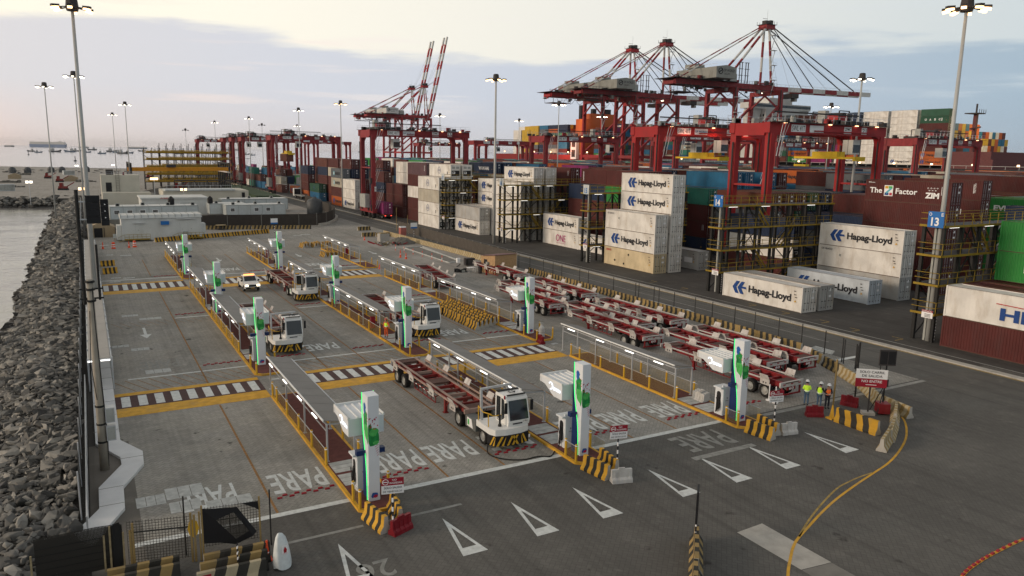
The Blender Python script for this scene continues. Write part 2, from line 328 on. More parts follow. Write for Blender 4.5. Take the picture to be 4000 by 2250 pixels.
for a, b_ in LANES:      # stop lines
    rect(a, b_, 34.35, 34.75, 'line_white'); rect(a+1, b_, 61.25, 61.5, 'line_white'); rect(b_-3.3, b_, 82.4, 82.7, 'line_white'); rect(a, b_, 109.5, 109.9, 'line_white')
    for y0, y1, y2, y3, y4, y5 in ((52.6, 54.4, 54.5, 57.1, 57.2, 57.9), (99.2, 101.4, 101.5, 105.9, 106, 106.9)):
        e = b_+.05; s_ = a-.1
        rect(s_, e, y0, y1, 'line_yellow'); rect(s_, e, y4, y5, 'line_yellow'); rect(s_, e, y1, y4, 'cross_brown', .010)
        x = a+.35
        while x < b_-.5:
            mk.quad([(x, y2+.15, Z), (x+.55, y2+.15, Z), (x+.55, y3-.1, Z), (x, y3-.1, Z)], 'line_white'); x += 1.05
    # hatched box behind the crossing
    x = a
    while x < b_-.5:
        line((x, 61.1), (min(x+1.4, b_), 58.05), .07, 'line_orange'); line((x+.5, 82.2), (min(x+1.4, b_), 79.8), .05, 'line_orange'); x += .8
def pare(x0, x1, y0=36.8, y1=39.3, k='line_white'):
    mk.text('PARE', (x1, y1, Z+.004), (-1, 0, 0), (0, -1, 0), x1-x0, y1-y0, k, .015)
for x0, x1 in ((3.0, 5.6), (7.3, 10.1), (12.9, 15.6), (16.1, 18.9), (19.8, 22.6), (25.4, 28.1), (28.6, 31.3), (32.4, 35.1)):
    pare(x0, x1)
pare(2.85, 5.7, 63.6, 66.1, 'line_faded'); pare(15.95, 18.75, 63.7, 66); pare(28.7, 31.4, 63.8, 66); pare(12.8, 15.4, 63.7, 66, 'line_faded')
pare(16.2, 18.7, 112.6, 115.2); pare(28.5, 31.2, 112.6, 115.2); pare(30.2, 33.9, 31.3, 33.7, 'line_faded')
pare(38.2, 41, 36.8, 39.3, 'line_faded')
def arrow(x, y0, y1, k='line_white'):
    mk.quad([(x-.12, y1, Z), (x-.12, y0+1.6, Z), (x+.12, y0+1.6, Z), (x+.12, y1, Z)], k); mk.quad([(x-.5, y0+1.6, Z), (x, y0, Z), (x+.5, y0+1.6, Z)], k)
arrow(4.0, 74.6, 79.2); arrow(17.5, 122.6, 126.8); arrow(30, 123, 127); arrow(42.3, 121.5, 125.8); arrow(58.6, 62, 70)
for x in (6.97, 15.95, 19.4, 28.45, 31.95):      # lane lines
    rng = ((34.8, 52.5), (58, 99.1), (107, 131)) if x > 7 else ((34.8, 52.5), (58, 99.1), (112, 129))
    for y0, y1 in rng: rect(x-.06, x+.06, y0, y1, 'line_orange')
rect(34.8, 41.5, 36.0, 36.2, 'line_faded'); rect(39, 57, 33.9, 34.3, 'line_faded')
# painted give-way triangles
for x in (8.68, 13.74, 17.48, 21.18, 26.2, 29.97, 33.8, 38.9):
    y1, y0 = 30.65, 27.1; w = .6; a = (x, y1); yb = y0+.62; yt = y1-1.0
    for sg in (-1, 1):
        mk.quad([(x+.0, y1, Z), (x+sg*w, y0, Z), (x+sg*w*.56, yb, Z), (x, yt, Z)] if sg > 0 else [(x, y1, Z), (x, yt, Z), (x-w*.56, yb, Z), (x-w, y0, Z)], 'line_white')
    mk.quad([(x-w*.56, yb, Z), (x-w, y0, Z), (x+w, y0, Z), (x+w*.56, yb, Z)], 'line_white')
rect(6.4, 10.2, 31.6, 31.8, 'line_faded'); rect(11.3, 15.2, 31.5, 31.7, 'line_faded'); rect(29.5, 34.4, 30.35, 30.8, 'line_faded')
mk.text('26', (10.2, 28.5, Z), (-1, 0, 0), (0, -1, 0), 1.5, 1.4, 'line_faded')
mk.text('SALIDA', (58, 41.6, Z), (-1, .1, 0), (0, 1, 0), 2.1, 2.8, 'line_white') if False else None
for i in range(4): rect(57.1+i*.35, 57.3+i*.35, 42.8+i*.2, 45.2+i*.1, 'line_white')
line((55.9, 41.3), (58.6, 41.3), .45, 'line_white')
for x, y in ((66.9, 57), (67.2, 52), (66.8, 48), (67.3, 43.6), (67, 62), (67.2, 74), (67, 80)):
    line((x, y), (x+1.3, y), .12, 'line_old_yellow'); line((x+1.3, y), (x+1.3, y+1.2), .12, 'line_old_yellow')
# yellow curve round the corner
def curve(pts, w, k, z=Z, dash=0):
    for i in range(len(pts)-1):
        a, c = pts[i], pts[i+1]
        if not dash: line(a, c, w, k, z)
Y1 = [(48.6, 31.1), (46.86, 29.08), (44.4, 27.29), (41.94, 26.03), (39.38, 25.04), (37.12, 24.47), (34.77, 23.9), (32.47, 23.27), (30.51, 22.61), (28.65, 21.89), (27.37, 21.38), (26.6, 20.97), (25.86, 20.47), (24.47, 19.43), (23.2, 18.2), (22, 16.8)]
def smooth(p, n=4):
    o = []
    for i in range(len(p)-1):
        p0 = p[max(i-1, 0)]; p1 = p[i]; p2 = p[i+1]; p3 = p[min(i+2, len(p)-1)]
        for j in range(n):
            t = j/n; o.append(tuple(.5*(2*p1[q]+(p2[q]-p0[q])*t+(2*p0[q]-5*p1[q]+4*p2[q]-p3[q])*t*t+(3*p1[q]-p0[q]-3*p2[q]+p3[q])*t**3) for q in (0, 1)))
    return o+[p[-1]]
curve(smooth(Y1), .13, 'line_yellow'); curve(smooth([(37.2, 24.55), (36.0, 24.5), (34.88, 24.36), (33.67, 24.12), (31.65, 23.38), (29.32, 22.37), (27.6, 21.5)]), .1, 'line_old_yellow')
rc = smooth([(29.6, 15.4), (31.18, 16.01), (32.76, 16.28), (34.54, 16.41), (36.69, 16.46), (39, 16.3)], 4)
curve(rc, .16, 'line_yellow')
struct(mk.build('road_markings'))
# concrete slab strips in the front apron
sl = MB(); sl.prism([(25.34, 23.12), (27.05, 23.2), (27.02, 19.3), (25.36, 19.5)], 'z', -.2, .008, 'concrete'); sl.prism([(25.36, 19.45), (27.0, 19.25), (27.0, 10), (25.3, 10)], 'z', -.2, .008, 'concrete_dark'); struct(sl.build('pavement_slab'))
# islands: raised platforms with yellow kerb
for xi in ISL:
    for (y0, y1, fl) in ((32.6, 52.55, 1), (58.0, 99.1, 0), (107.0, 131.5, 0)):
        for nm, k, ins, h in (('kerb', 'line_yellow', 0, .15), ('footpath', 'walk_red', .17, .156)):
            ch = .5-ins*.5; xa, xb, ya, yb = xi+ins, xi+2.15-ins, y0+ins, y1-ins
            P = [(xa+ch, ya), (xb-ch, ya), (xb, ya+ch), (xb, yb), (xa, yb), (xa, ya+ch)]
            mm = MB(); mm.prism(P, 'z', -.1, h, k); struct(mm.build(nm))
# pale service lids
sd_ = MB()
for x0, x1, y0, y1 in ((2.4, 3.9, 85.2, 86.1), (3.9, 5.9, 82.9, 83.8), (1.1, 2.4, 72, 72.8), (2.5, 3.9, 70.2, 71.1), (3.1, 4.9, 62.3, 63.4), (1.1, 2.4, 38.3, 39.5), (2.45, 4.2, 38.6, 40), (2.5, 3.9, 37, 38.2), (4.1, 6.2, 36.6, 37.6), (2, 3.2, 108.3, 109), (2.2, 3.4, 111.5, 112.2), (3.6, 5, 110.9, 111.6), (2.3, 3.2, 136, 137), (4.2, 5.8, 134.5, 135.5), (36.3, 37.9, 154.3, 155), (38, 40, 155.5, 156.5), (1.6, 3, 150, 151)):
    sd_.prism([(x0, y0), (x1, y0), (x1, y1), (x0, y1)], 'z', -.05, .018, 'pale_line')
    for i in (1, 2): sd_.b6(x0+(x1-x0)*i/3-.015, x0+(x1-x0)*i/3+.015, y0+.05, y1-.05, 0, .022, 'concrete_dark')
struct(sd_.build('pavement_covers'))
# concrete footpath beside the sea wall
P = [(-.78, 140), (.72, 140), (.78, 48.0), (1.82, 45.6), (1.76, 43.7), (.65, 41.0), (.6, 38.4), (-.9, 35), (-2.3, 35), (-.48, 38.8), (-.46, 41.35), (.69, 44.05), (.67, 45.2), (-.5, 48.0)]
mm = MB(); mm.prism(P, 'z', -.2, .16, 'concrete_white')
struct(mm.build('footpath'))
mm = MB()
for a, b_ in (((.69, 44.9), (1.8, 44.9)), ((-.46, 41.1), (.65, 41.1)), ((-.48, 39), (.6, 39))): mm.bar((a[0], a[1], .163), (b_[0], b_[1], .163), .03, 'concrete_dark', .01)
for i in range(30): mm.bar((-.6, 50+i*3, .163), (.76, 50+i*3, .163), .04, 'concrete_dark', .01)
struct(mm.build('footpath_joints'))
# ================= BREAKWATER =================
mat('rock', (.165, .16, .148), .9, var=.45, vs=.9, bump=.4, dirt=(.09, .085, .075), dirtamt=.6, ds=1.2)
mat('rock_pale', (.29, .275, .245), .9, var=.35, vs=1.2, bump=.4); mat('rock_dark', (.075, .074, .07), .9, var=.4, vs=1, bump=.4)
mat('rock_wet', (.035, .033, .03), .5, var=.3)
def rock_mesh(seed, k, bev=True):
    rnd = random.Random(seed); bm = bmesh.new(); pts = []
    for i in range(rnd.choice([9, 11, 13])):
        v = Vector((rnd.gauss(0, 1), rnd.gauss(0, 1), rnd.gauss(0, 1))).normalized(); v = Vector((v.x*rnd.uniform(.8, 1.15), v.y*rnd.uniform(.42, .75), v.z*rnd.uniform(.25, .6))); pts.append(bm.verts.new(v))
    r = bmesh.ops.convex_hull(bm, input=pts); bmesh.ops.delete(bm, geom=[v for v in bm.verts if not v.link_faces], context='VERTS')
    if bev: bmesh.ops.bevel(bm, geom=list(bm.edges), offset=.05, segments=1, affect='EDGES')
    me = bpy.data.meshes.new('boulder'); bm.to_mesh(me); bm.free(); me.materials.append(MATS[k]); return me
RM = [rock_mesh(i, ('rock', 'rock_pale', 'rock', 'rock_dark')[i % 4]) for i in range(12)]
def mound_z(x, y):           # x from wall (-1.4) down to the water (-10)
    t = (-1.4-x)/8.2
    crown = .9 if x > -3.6 else .9-(-3.6-x)*.56
    return crown-.55+.35*math.sin(x*1.3+y*.21)*.6
core = MB(); ys = [24+4*i for i in range(68)]; xs = [-1.3, -2.5, -3.6, -5.2, -7, -8.6, -10.5]
g_ = [[(x, y, mound_z(x, y)-.35) for x in xs] for y in ys]
vs = [p for r in g_ for p in r]; nx = len(xs)
core.add(vs, [(j*nx+i, j*nx+i+1, (j+1)*nx+i+1, (j+1)*nx+i) for j in range(len(ys)-1) for i in range(nx-1)], 'rock_dark'); struct(core.build('embankment', smooth=True))
spots = []
y = 33.2
while y < 292:
    sc = .28 if y < 90 else (.36 if y < 150 else .5)
    x = -1.55
    while x > -8.5-.5*math.sin(y*.23)-.3*math.sin(y*.71):
        spots.append((x+random.uniform(-.25, .25)*sc*2, y+random.uniform(-.3, .3)*sc*2, sc*random.choice([.6, .8, 1, 1.15, 1.4, 2.0])*random.uniform(.85, 1.15))); x -= sc*1.15
    y += sc*1.02
# arm of the breakwater running west at the far end
for i in range(420):
    x = -8-random.random()*50; d = random.random(); yy = 283+d*9-(x+8)*.18
    spots.append((x, yy, .95*random.uniform(.7, 1.3)))
def vis_near(s):
    x, y, _ = s; return x > -3.4-(y-34)*.36
near = sorted([s for s in spots if vis_near(s)], key=lambda s: s[1]+abs(s[0])*.3)[:292]
nset = set(near)
lit = ['pale angular boulder', 'grey angular boulder', 'brown-grey boulder', 'dark flat boulder']
for s in near:
    x, y, r = s; i = random.randrange(12); o = bpy.data.objects.new('boulder', RM[i]); COL.objects.link(o)
    o.location = (x, y, mound_z(x, y)+.12*r); o.scale = (r, r, r*1.1); o.rotation_euler = (random.uniform(-.8, .8), random.uniform(-.8, .8), random.random()*6.3)
    tag(o, 'angular grey-brown boulder among hundreds piled on the sea wall beside the netted fence', 'boulder', 'near boulders of the rock sea wall')
big = MB(); tpl = [([v.co.copy() for v in me.vertices], [tuple(p.vertices) for p in me.polygons], me.materials[0].name) for me in [rock_mesh(50+i, ('rock', 'rock_dark', 'rock', 'rock_pale')[i % 4], i < 0) for i in range(12)]]
for s in spots:
    if s in nset: continue
    x, y, r = s; vs, fs, k = random.choice(tpl)
    if y >= 283 and x < -8: z0 = -2.2+max(0, 2.6-abs(y-(288-(x+8)*.18))*.55)
    else: z0 = mound_z(x, y)
    if z0 < -2.1: k = 'rock_wet'
    M_ = Matrix.Translation((x, y, z0+.1*r)) @ Matrix.Rotation(random.random()*6.3, 4, 'Z') @ Matrix.Rotation(random.uniform(-.9, .9), 4, 'X') @ Matrix.Scale(r, 4)
    big.add([M_ @ v for v in vs], fs, k)
o = big.build('rocks'); o['kind'] = 'stuff'; tag(o, 'long bank of grey boulders stretching away between the sea and the walkway', 'rocks')
# ================= SEA-WALL FENCE AND COVERED FOOTPATH =================
wire_mat('black_net', (.02, .018, .015), .12, .62, 'YZ'); wire_mat('black_net_x', (.022, .019, .015), .05, .6, 'XZ'); wire_mat('bare_wire_x', (.05, .045, .035), .12, .16, 'XZ')
f = thing('wire_fence', 'tall dark wire fence standing along the top of the boulder bank', 'fence', (-1.22, 34, 0))
m = MB(); m.quad([(0, 4, 0), (0, 218, 0), (0, 218, 2.3), (0, 4, 2.3)], 'black_net'); m.build('netting', f)
for i in range(55):
    m = MB(); m.tube((0, 4+i*4, -.2), (0, 4+i*4, 2.5), .04, 'steel_galv'); m.build('post', f)
m = MB(); m.b6(-.3, .36, -6, 226, -.4, .12, 'strip_dark'); mat('strip_dark', (.035, .032, .028), .9, var=.5, vs=6, bump=.6); m.build('dark_strip', f)  # low dark strip along the fence foot, between boulders and railing
# covered footpath roof
w = thing('covered_walkway', 'long pale roofed walkway on steel posts between boulder bank and parking lanes', 'walkway', (0, 59.5, 0))
m = MB()
for i in range(26):
    y0 = i*3.05; m.b6(-.62, .72, y0+.02, y0+3.03, 2.3, 2.36, 'sheet_pale')
mat('sheet_pale', (.36, .34, .31), .6, var=.1, vs=.7)
m.build('roof', w)
m = MB(); [m.bar((x, 0, 2.24), (x, 79, 2.24), .09, 'steel_galv') for x in (-.66, .8)]; [m.bar((-.7, i*3.05, 2.25), (.85, i*3.05, 2.25), .07, 'steel_galv') for i in range(27)]; m.build('roof_frame', w)
for i in range(27):
    for x in (-.68, .84):
        m = MB(); m.bar((x, i*3.05, 0), (x, i*3.05, 2.4), .09, 'steel_galv'); m.build('post', w)
m = MB(); [m.bar((.86, 0, z), (.86, 79, z), .04, 'steel_galv') for z in (.5, 1.05)]; [m.bar((-.7, 0, z), (-.7, 79, z), .04, 'steel_galv') for z in (.5, 1.05)]; m.build('handrail', w)
for (x, y) in ((-.38, -.15), (.42, -.15), (-.3, 70), (.5, 70)):
    m = MB(); m.bar((x-.3, y, 2.2), (x+.3, y, 2.2), .07, 'tube_on', .06); m.build('light_tube', w)
g2 = thing('guard_rail', 'galvanised railing on the sea side of the bare footpath near the concrete pole', 'railing', (-.95, 36, 0))
for i in range(9):
    m = MB(); m.bar((0, i*3, -.1), (0, i*3, 1.15), .07, 'steel_galv'); m.build('post', g2)
m = MB(); [m.bar((0, 0, z), (0, 24, z), .06, 'steel_galv') for z in (.1, .6, 1.1)]; m.build('rail', g2)
# concrete utility pole
p = thing('utility_pole', 'stout grey concrete pole with electrical boxes beside the white footpath', 'utility pole', (-.12, 44.1, 0))
m = MB(); m.tube((0, 0, -.2), (0, 0, 10.4), .24, 'pole_concrete', 14, .15); mat('pole_concrete', (.33, .30, .25), .85, var=.15, vs=2, dirt=(.2, .18, .15), dirtamt=.5)
m.build('shaft', p, smooth=True)
for z, y in ((3.1, 1), (2.1, 1)):
    m = MB(); m.b6(.22, .66, -.3, .25, z-.42, z+.4, 'steel_galv'); m.b6(.26, .62, -.32, -.3, z-.36, z+.34, 'grey_box'); m.build('electrical_box', p)
m = MB()
for z in (1.6, 2.6, 3.6, 9.3, 9.9, 10.3): m.tube((0, 0, z-.05), (0, 0, z+.05), .24, 'steel_black', 12)
m.build('bracket', p)
m = MB(); m.path([(.2, -.1, .2), (.26, -.1, 2), (.2, -.12, 4), (.15, -.2, 6), (.1, -.26, 8), (.1, -.1, 10)], .025, 'black'); m.path([(-.1, -.2, 4), (-.25, -.3, 6), (-.1, -.2, 8.8)], .02, 'black'); m.build('cable', p)
m = MB(); m.tube((-.28, .1, 9.1), (-.28, .1, 15), .09, 'steel_black', 8); m.tube((.42, .1, 9.3), (.42, .1, 12.2), .06, 'steel_black', 8)
for z in (9.4, 9.9): m.bar((-.5, .1, z), (.6, .1, z), .08, 'steel_black')
m.build('extension_post', p)
s_ = thing('speaker_array', 'black four-tier loudspeaker column fixed to the top of the black post', 'loudspeaker', (-.12, 44.1, 13.3))
for i in range(4):
    m = MB(); m.b6(.1, .74, -.2, .2, i*.36, i*.36+.34, 'black'); m.b6(.76, 1.12, -.15, .2, i*.34-.12, i*.34+.2, 'black'); m.build('speaker_box', s_)
m = MB()
for z in (.2, 1.1): m.bar((-.3, .1, z), (.12, .1, z), .06, 'steel_galv')
m.build('bracket', s_)
for i in range(3):
    m = MB(); m.add([(.93, -.17, .25+i*.34), (1.0, -.17, .28+i*.34), (.93, -.17, .33+i*.34)], [(0, 1, 2)], 'txt_white'); m.build('indicator_light', s_)
# ================= ISLANDS: BOLLARDS, FENCES, CANOPIES =================
ISN = ['left', 'middle', 'right']
bol = thing('bollard', 'x', 'bollard', (0, 0, 0), group='yellow bollards edging the charging islands')
m = MB(); m.lathe([(.075, 0), (.075, .98), (.06, 1.02)], 'yellow', n=10); m.build('post', bol, smooth=False)
m = MB(); m.lathe([(.077, .9), (.077, .96)], 'txt_white', n=10); m.build('reflective_band', bol)
first = [True]
def place_bollard(x, y, lab):
    if first[0]: bol.location = (x, y, .15); bol['label'] = lab; first[0] = False; return
    dup(bol, (x, y, .15), label=lab)
wire_mat('yellow_mesh', (.26, .19, .05), .06, .13, 'YZ'); wire_mat('yellow_mesh_dense', (.34, .22, .04), .05, .38, 'YZ'); wire_mat('yellow_mesh_x', (.30, .21, .05), .06, .28, 'XZ')
for ii, xi in enumerate(ISL):
    cols = {0: [], 1: []}
    nearY = [33.1, 34.15, 38.95, 41.95, 45.0, 48.1, 51.1, 52.4]; s2 = [58.1, 60.5, 65.6, 68.7, 71.8, 74.9, 78, 81.2, 86.6, 89.7, 92.8, 95.9, 98.9]; s3 = [107.2, 109.8, 115.2, 118.3, 121.4, 124.5, 127.6, 131.2]
    for side, dx_ in ((0, .1), (1, 2.05)):
        n = 0
        for y in nearY+s2+s3:
            if side and y in (33.1, 52.4): continue
            n += 1
            place_bollard(xi+dx_, y+(.35 if side else 0), f'yellow bollard, {od(n)} from the near end, on the {"left" if side == 0 else "right"} edge of the {ISN[ii]} charging island')
        for q, (a, b_) in enumerate(((33.1, 34.15), (38.95, 52.4), (65.6, 81.2), (86.6, 98.9), (115.2, 131.2))):
            d = ii == 0 and side == 0 and q > 1
            fn = thing('mesh_fence', f'yellow wire mesh, {od(q+1)} section back, {"left" if side == 0 else "right"} edge of the {ISN[ii]} island', 'fence', (xi+dx_, a, .15), group='low mesh fences between the bollards')
            m = MB(); m.quad([(0, 0, .08), (0, b_-a, .08), (0, b_-a, .86), (0, 0, .86)], 'yellow_mesh_dense' if d else 'yellow_mesh'); m.build('mesh_panel', fn)
            m = MB(); m.tube((0, 0, .88), (0, b_-a, .88), .022, 'steel_galv', 5); m.build('top_rail', fn)
# canopy prototype (length 14.8)
mat('roof_sheet', (.19, .18, .168), .55, var=.12, vs=.8); mat('roof_dark', (.13, .125, .12), .6, var=.12, vs=.8)
can = thing('walkway_canopy', 'x', 'canopy', (0, 0, 0), group='steel canopies over the charging islands')
m = MB()
for i in range(9): m.prism([(.12, 2.56), (1.72, 2.26), (1.72, 2.30), (.12, 2.60)], 'y', i*1.645+.01, i*1.645+1.62, 'roof_sheet')
m.b6(.05, .12, 0, 14.8, 2.54, 2.62, 'steel_white')
m.build('roof', can)
m = MB(); m.bar((.3, 0, 2.32), (.3, 14.8, 2.32), .08, 'steel_galv'); m.bar((1.85, 0, 2.16), (1.85, 14.8, 2.16), .07, 'steel_galv'); m.bar((.3, 0, 1.9), (.3, 14.8, 1.9), .05, 'steel_galv')
for y in (.1, 5, 9.8, 14.7): m.bar((.3, y, 2.32), (1.85, y, 2.2), .07, 'steel_galv'); m.bar((.1, y, 2.5), (.3, y, 2.33), .06, 'steel_galv')
m.build('roof_frame', can)
for y in (.1, 5, 9.8, 14.7):
    for x, h in ((.3, 2.32), (1.85, 2.16)):
        m = MB(); m.bar((x, y, .15), (x, y, h), .09, 'steel_galv'); m.b6(x-.1, x+.1, y-.1, y+.1, .15, .18, 'steel_galv'); m.build('post', can)
for y in (1.2, 4.6, 8.4, 12.6):
    m = MB(); m.bar((.04, y, 2.36), (.04, y+1.0, 2.36), .06, 'tube_on', .06); m.build('light_tube', can)
k = 0; fc = True
DN = ['nearest', 'second', 'third', 'farthest']
for ii, xi in enumerate(ISL):
    for q, y in enumerate((39.3, 66.1, 86.6, 115.4)):
        lab = f'{DN[q]} grey roofed canopy with white tube lights along the {ISN[ii]} charging island'
        if fc: can.location = (xi, y, 0); can['label'] = lab; fc = False
        else: dup(can, (xi, y, 0), label=lab)
# ================= CHARGING TOWERS =================
tower = thing('charging_tower', 'x', 'charging tower', (0, 0, 0), group='white and navy truck charging towers')
mat('tower_white', (.66, .69, .72), .35, var=.05); mat('green_art', (.02, .26, .06), .4, var=.5, vs=3); mat('art_red', (.45, .02, .06), .4, var=0); mat('art_blue', (.02, .1, .35), .4, var=0); mat('art_green2', (.08, .42, .1), .4, var=.3, vs=5)
m = MB(); m.b6(-.25, .25, .05, .95, .15, 5.5, 'navy'); m.b6(-.27, .27, -.0, .97, 5.5, 5.53, 'navy'); m.build('column', tower)
def scurve(z):   # where the white shell ends on the side faces (depth from the front)
    t = (z-.15)/5.35; return .18+.62*(1/(1+math.exp(-(t-.5)*9)))
zz = [.15+5.4*i/24 for i in range(25)]
m = MB()
for a, b_ in zip(zz, zz[1:]):
    m.add([(-.28, -.02, a), (.28, -.02, a), (.28, scurve(a), a), (-.28, scurve(a), a), (-.28, -.02, b_), (.28, -.02, b_), (.28, scurve(b_), b_), (-.28, scurve(b_), b_)], [(0, 1, 5, 4), (1, 2, 6, 5), (3, 0, 4, 7), (0, 3, 2, 1) if a == zz[0] else (2, 3, 7, 6), (4, 5, 6, 7) if b_ == zz[-1] else (2, 3, 7, 6)], 'tower_white')
m.b6(-.285, .285, -.025, .0, .15, .3, 'tower_white')
m.build('white_shell', tower)
for sx_ in (-1, 1):
    m = MB(); m.path([(sx_*.3, scurve(z)+.02, z) for z in zz], .017, 'led_green', 5); m.build('led_strip', tower)
m = MB()
rg = random.Random(4)
def blob(cx, cz, rx, rz_, k, face, n=11, off=.0):
    pts = []
    for i in range(n):
        t = 2*math.pi*i/n; q = rg.uniform(.65, 1.1); pts.append((cx+rx*q*math.cos(t), cz+rz_*q*math.sin(t)))
    if face == 'f': m.quad([(max(-.275, min(.275, a)), -.026-off, b_) for a, b_ in pts], k)
    else: m.quad([(-.286-off, max(-.015, min(scurve(b_)-.03, a)), b_) for a, b_ in pts], k)
blob(.0, 3.4, .42, .5, 'green_art', 'f', 15); blob(.0, 3.72, .26, .22, 'art_green2', 'f', off=.002); blob(-.2, 3.9, .12, .3, 'green_art', 'f', off=.001); blob(.1, 3.15, .18, .12, 'art_green2', 'f', off=.003)
m.build('artwork', tower); m = MB(); blob(.35, 4.2, .32, .7, 'green_art', 's', 15); blob(.2, 3.7, .36, .55, 'art_green2', 's', off=.002); blob(.45, 4.85, .2, .26, 'art_blue', 's', off=.001); blob(.1, 3.4, .12, .3, 'green_art', 's')
for i in range(0): blob(rg.uniform(-.22, .24), rg.uniform(3.85, 4.45), .035, .04, 'art_red', 'f', 6, .004)
for i in range(7): blob(rg.uniform(.05, .3), rg.uniform(4.2, 4.7), .03, .04, 'art_red', 's', 5, .004)
m.build('artwork', tower); m = MB()
for i in range(16): blob(rg.uniform(-.22, .24), rg.uniform(3.85, 4.45), .035, .04, 'art_red', 'f', 6, .004)
for i in range(5): m.bar((.05+i*.03, -.03, 2.95-i*.12), (.24, -.03, 3.05-i*.12), .012, 'art_red')
blob(0, .45, .22, .16, 'art_blue', 'f', 9); blob(.05, .4, .14, .1, 'art_red', 'f', 7, .002)
m.build('artwork', tower)
m = MB(); m.b6(-.72, -.26, .42, .72, 2.42, 2.68, 'navy'); m.b6(.26, .72, .42, .72, 2.42, 2.68, 'navy'); m.build('cross_arm', tower)
# hood over the walkway behind the column
m = MB()
prof = [(1.05, 3.25), (1.95, 3.25), (2.9, 3.75), (3.4, 3.8), (3.4, 4.14), (1.05, 4.14)]
m.prism([(y, z) for y, z in prof], 'x', -.93, .9, 'tower_white')
for i in range(5):
    x = -.8+i*.38; m.b6(x-.03, x+.03, 1.1, 3.3, 4.14, 4.19, 'steel_white')
m.b6(-.96, .93, 3.36, 3.44, 3.8, 4.24, 'steel_white'); m.b6(-.96, -.9, 1.05, 3.4, 4.1, 4.24, 'steel_white'); m.b6(.87, .93, 1.05, 3.4, 4.1, 4.24, 'steel_white')
m.build('hood', tower)
mat('logo_glow', (.9, .95, 1), emit=1.3, ecol=(.75, .85, 1), var=0)
m = MB()
for i in range(12):
    t0 = .5+i*.45; t1 = t0+.38; m.bar((-.945, 2.25+.2*math.cos(t0), 3.82+.2*math.sin(t0)), (-.945, 2.25+.2*math.cos(t1), 3.82+.2*math.sin(t1)), .035, 'logo_glow') if i < 10 else None
m.text('SPINCALA', (-.95, 1.98, 3.62), (0, -1, 0), (0, 0, 1), .8, .2, 'logo_glow')
m.build('logo', tower)
m = MB(); m.bar((0, 1, 3.7), (0, 1.2, 3.7), .3, 'navy'); m.bar((.6, 1.6, .15), (.6, 1.6, 3.3), .09, 'steel_white'); m.bar((-.6, 3.1, .15), (-.6, 3.1, 3.8), .09, 'steel_white') if False else None; m.build('hood_post', tower)
chg = thing('charger_cabinet', 'x', 'charger', (0, 0, 0), group='white charger cabinets beside the towers')
m = MB(); P = [(-.4, 0), (.28, 0), (.28, .72), (-.4, .72)]
m.prism([(-.36, 0), (.3, 0), (.34, .06), (.34, .7), (.3, .76), (-.36, .76), (-.4, .7), (-.4, .06)], 'z', .15, 2.0, 'tower_white'); m.b6(-.58, .38, .03, .73, 2.0, 2.1, 'tower_white'); m.b6(-.35, -.2, .1, .2, 2.1, 2.2, 'tower_white'); m.build('body', chg)
m = MB(); ov = []
for i in range(16):
    t = 2*math.pi*i/16; cz = 1.15+(.42 if math.sin(t) > 0 else -.42)
    ov.append((.38+.2*math.cos(t), cz+.2*math.sin(t)))
m.prism(ov, 'x', -.41, -.402, 'black'); m.build('oval_panel', chg)
m = MB()
for j in range(4):
    pts = [(-.43-.05*j, .25+.06*j, 1.35), (-.52-.03*j, .15, .95-.1*j), (-.5, .35+.05*j, .55-.08*j), (-.45, .5, .8), (-.43, .48, 1.35)]; m.path(smooth3(pts), .022, 'black', 5) if False else m.path(pts, .022, 'black', 5)
m.build('charging_cable', chg)
m = MB(); m.b6(.342, .346, .2, .5, 1.2, 1.25, 'txt_black'); m.text('9', (-.05, -.004, 1.25), (1, 0, 0), (0, 0, 1), .1, .14, 'txt_black'); m.text('SPINCALA', (-.12, -.004, 1.12), (1, 0, 0), (0, 0, 1), .26, .07, 'txt_black'); m.b6(.2, .22, -.006, -.002, .7, 1.8, 'grey_box'); m.build('logo', chg)
ft = True
for ii, xi in enumerate(ISL):
    for q, y in enumerate((33.65, 60.7, 82.3, 110.4)):
        if ii == 2 and q > 1: continue
        a = f'{DN[q]} tall white and navy charging tower with green light strips on the {ISN[ii]} island'; b_ = f'white charger with black oval panel beside the {DN[q]} tower on the {ISN[ii]} island'
        x = xi+1.02
        if ft: tower.location = (x, y, 0); chg.location = (x-.05, y+1.35, 0); tower['label'] = a; chg['label'] = b_; ft = False
        else: dup(tower, (x, y, 0), label=a); dup(chg, (x-.05, y+1.35, 0), label=b_)
# pale service hatches in the island tops + power-sign boards
hm = MB()
for xi in ISL:
    for y in (35.9, 62.9, 84.6, 112.7):
        for q in range(2):
            y0 = y+q*1.75; hm.prism([(xi+.25, y0), (xi+1.85, y0), (xi+1.85, y0+1.45), (xi+.25, y0+1.45)], 'z', .1, .172, 'pale_line')
            for i in (1, 2): hm.b6(xi+.25, xi+1.85, y0+i*.48-.012, y0+i*.48+.012, .12, .176, 'concrete_dark')
    hm.b6(xi+.9, xi+1.5, 56.6, 57, 0, .02, 'pale_line')
struct(hm.build('pavement_hatches'))
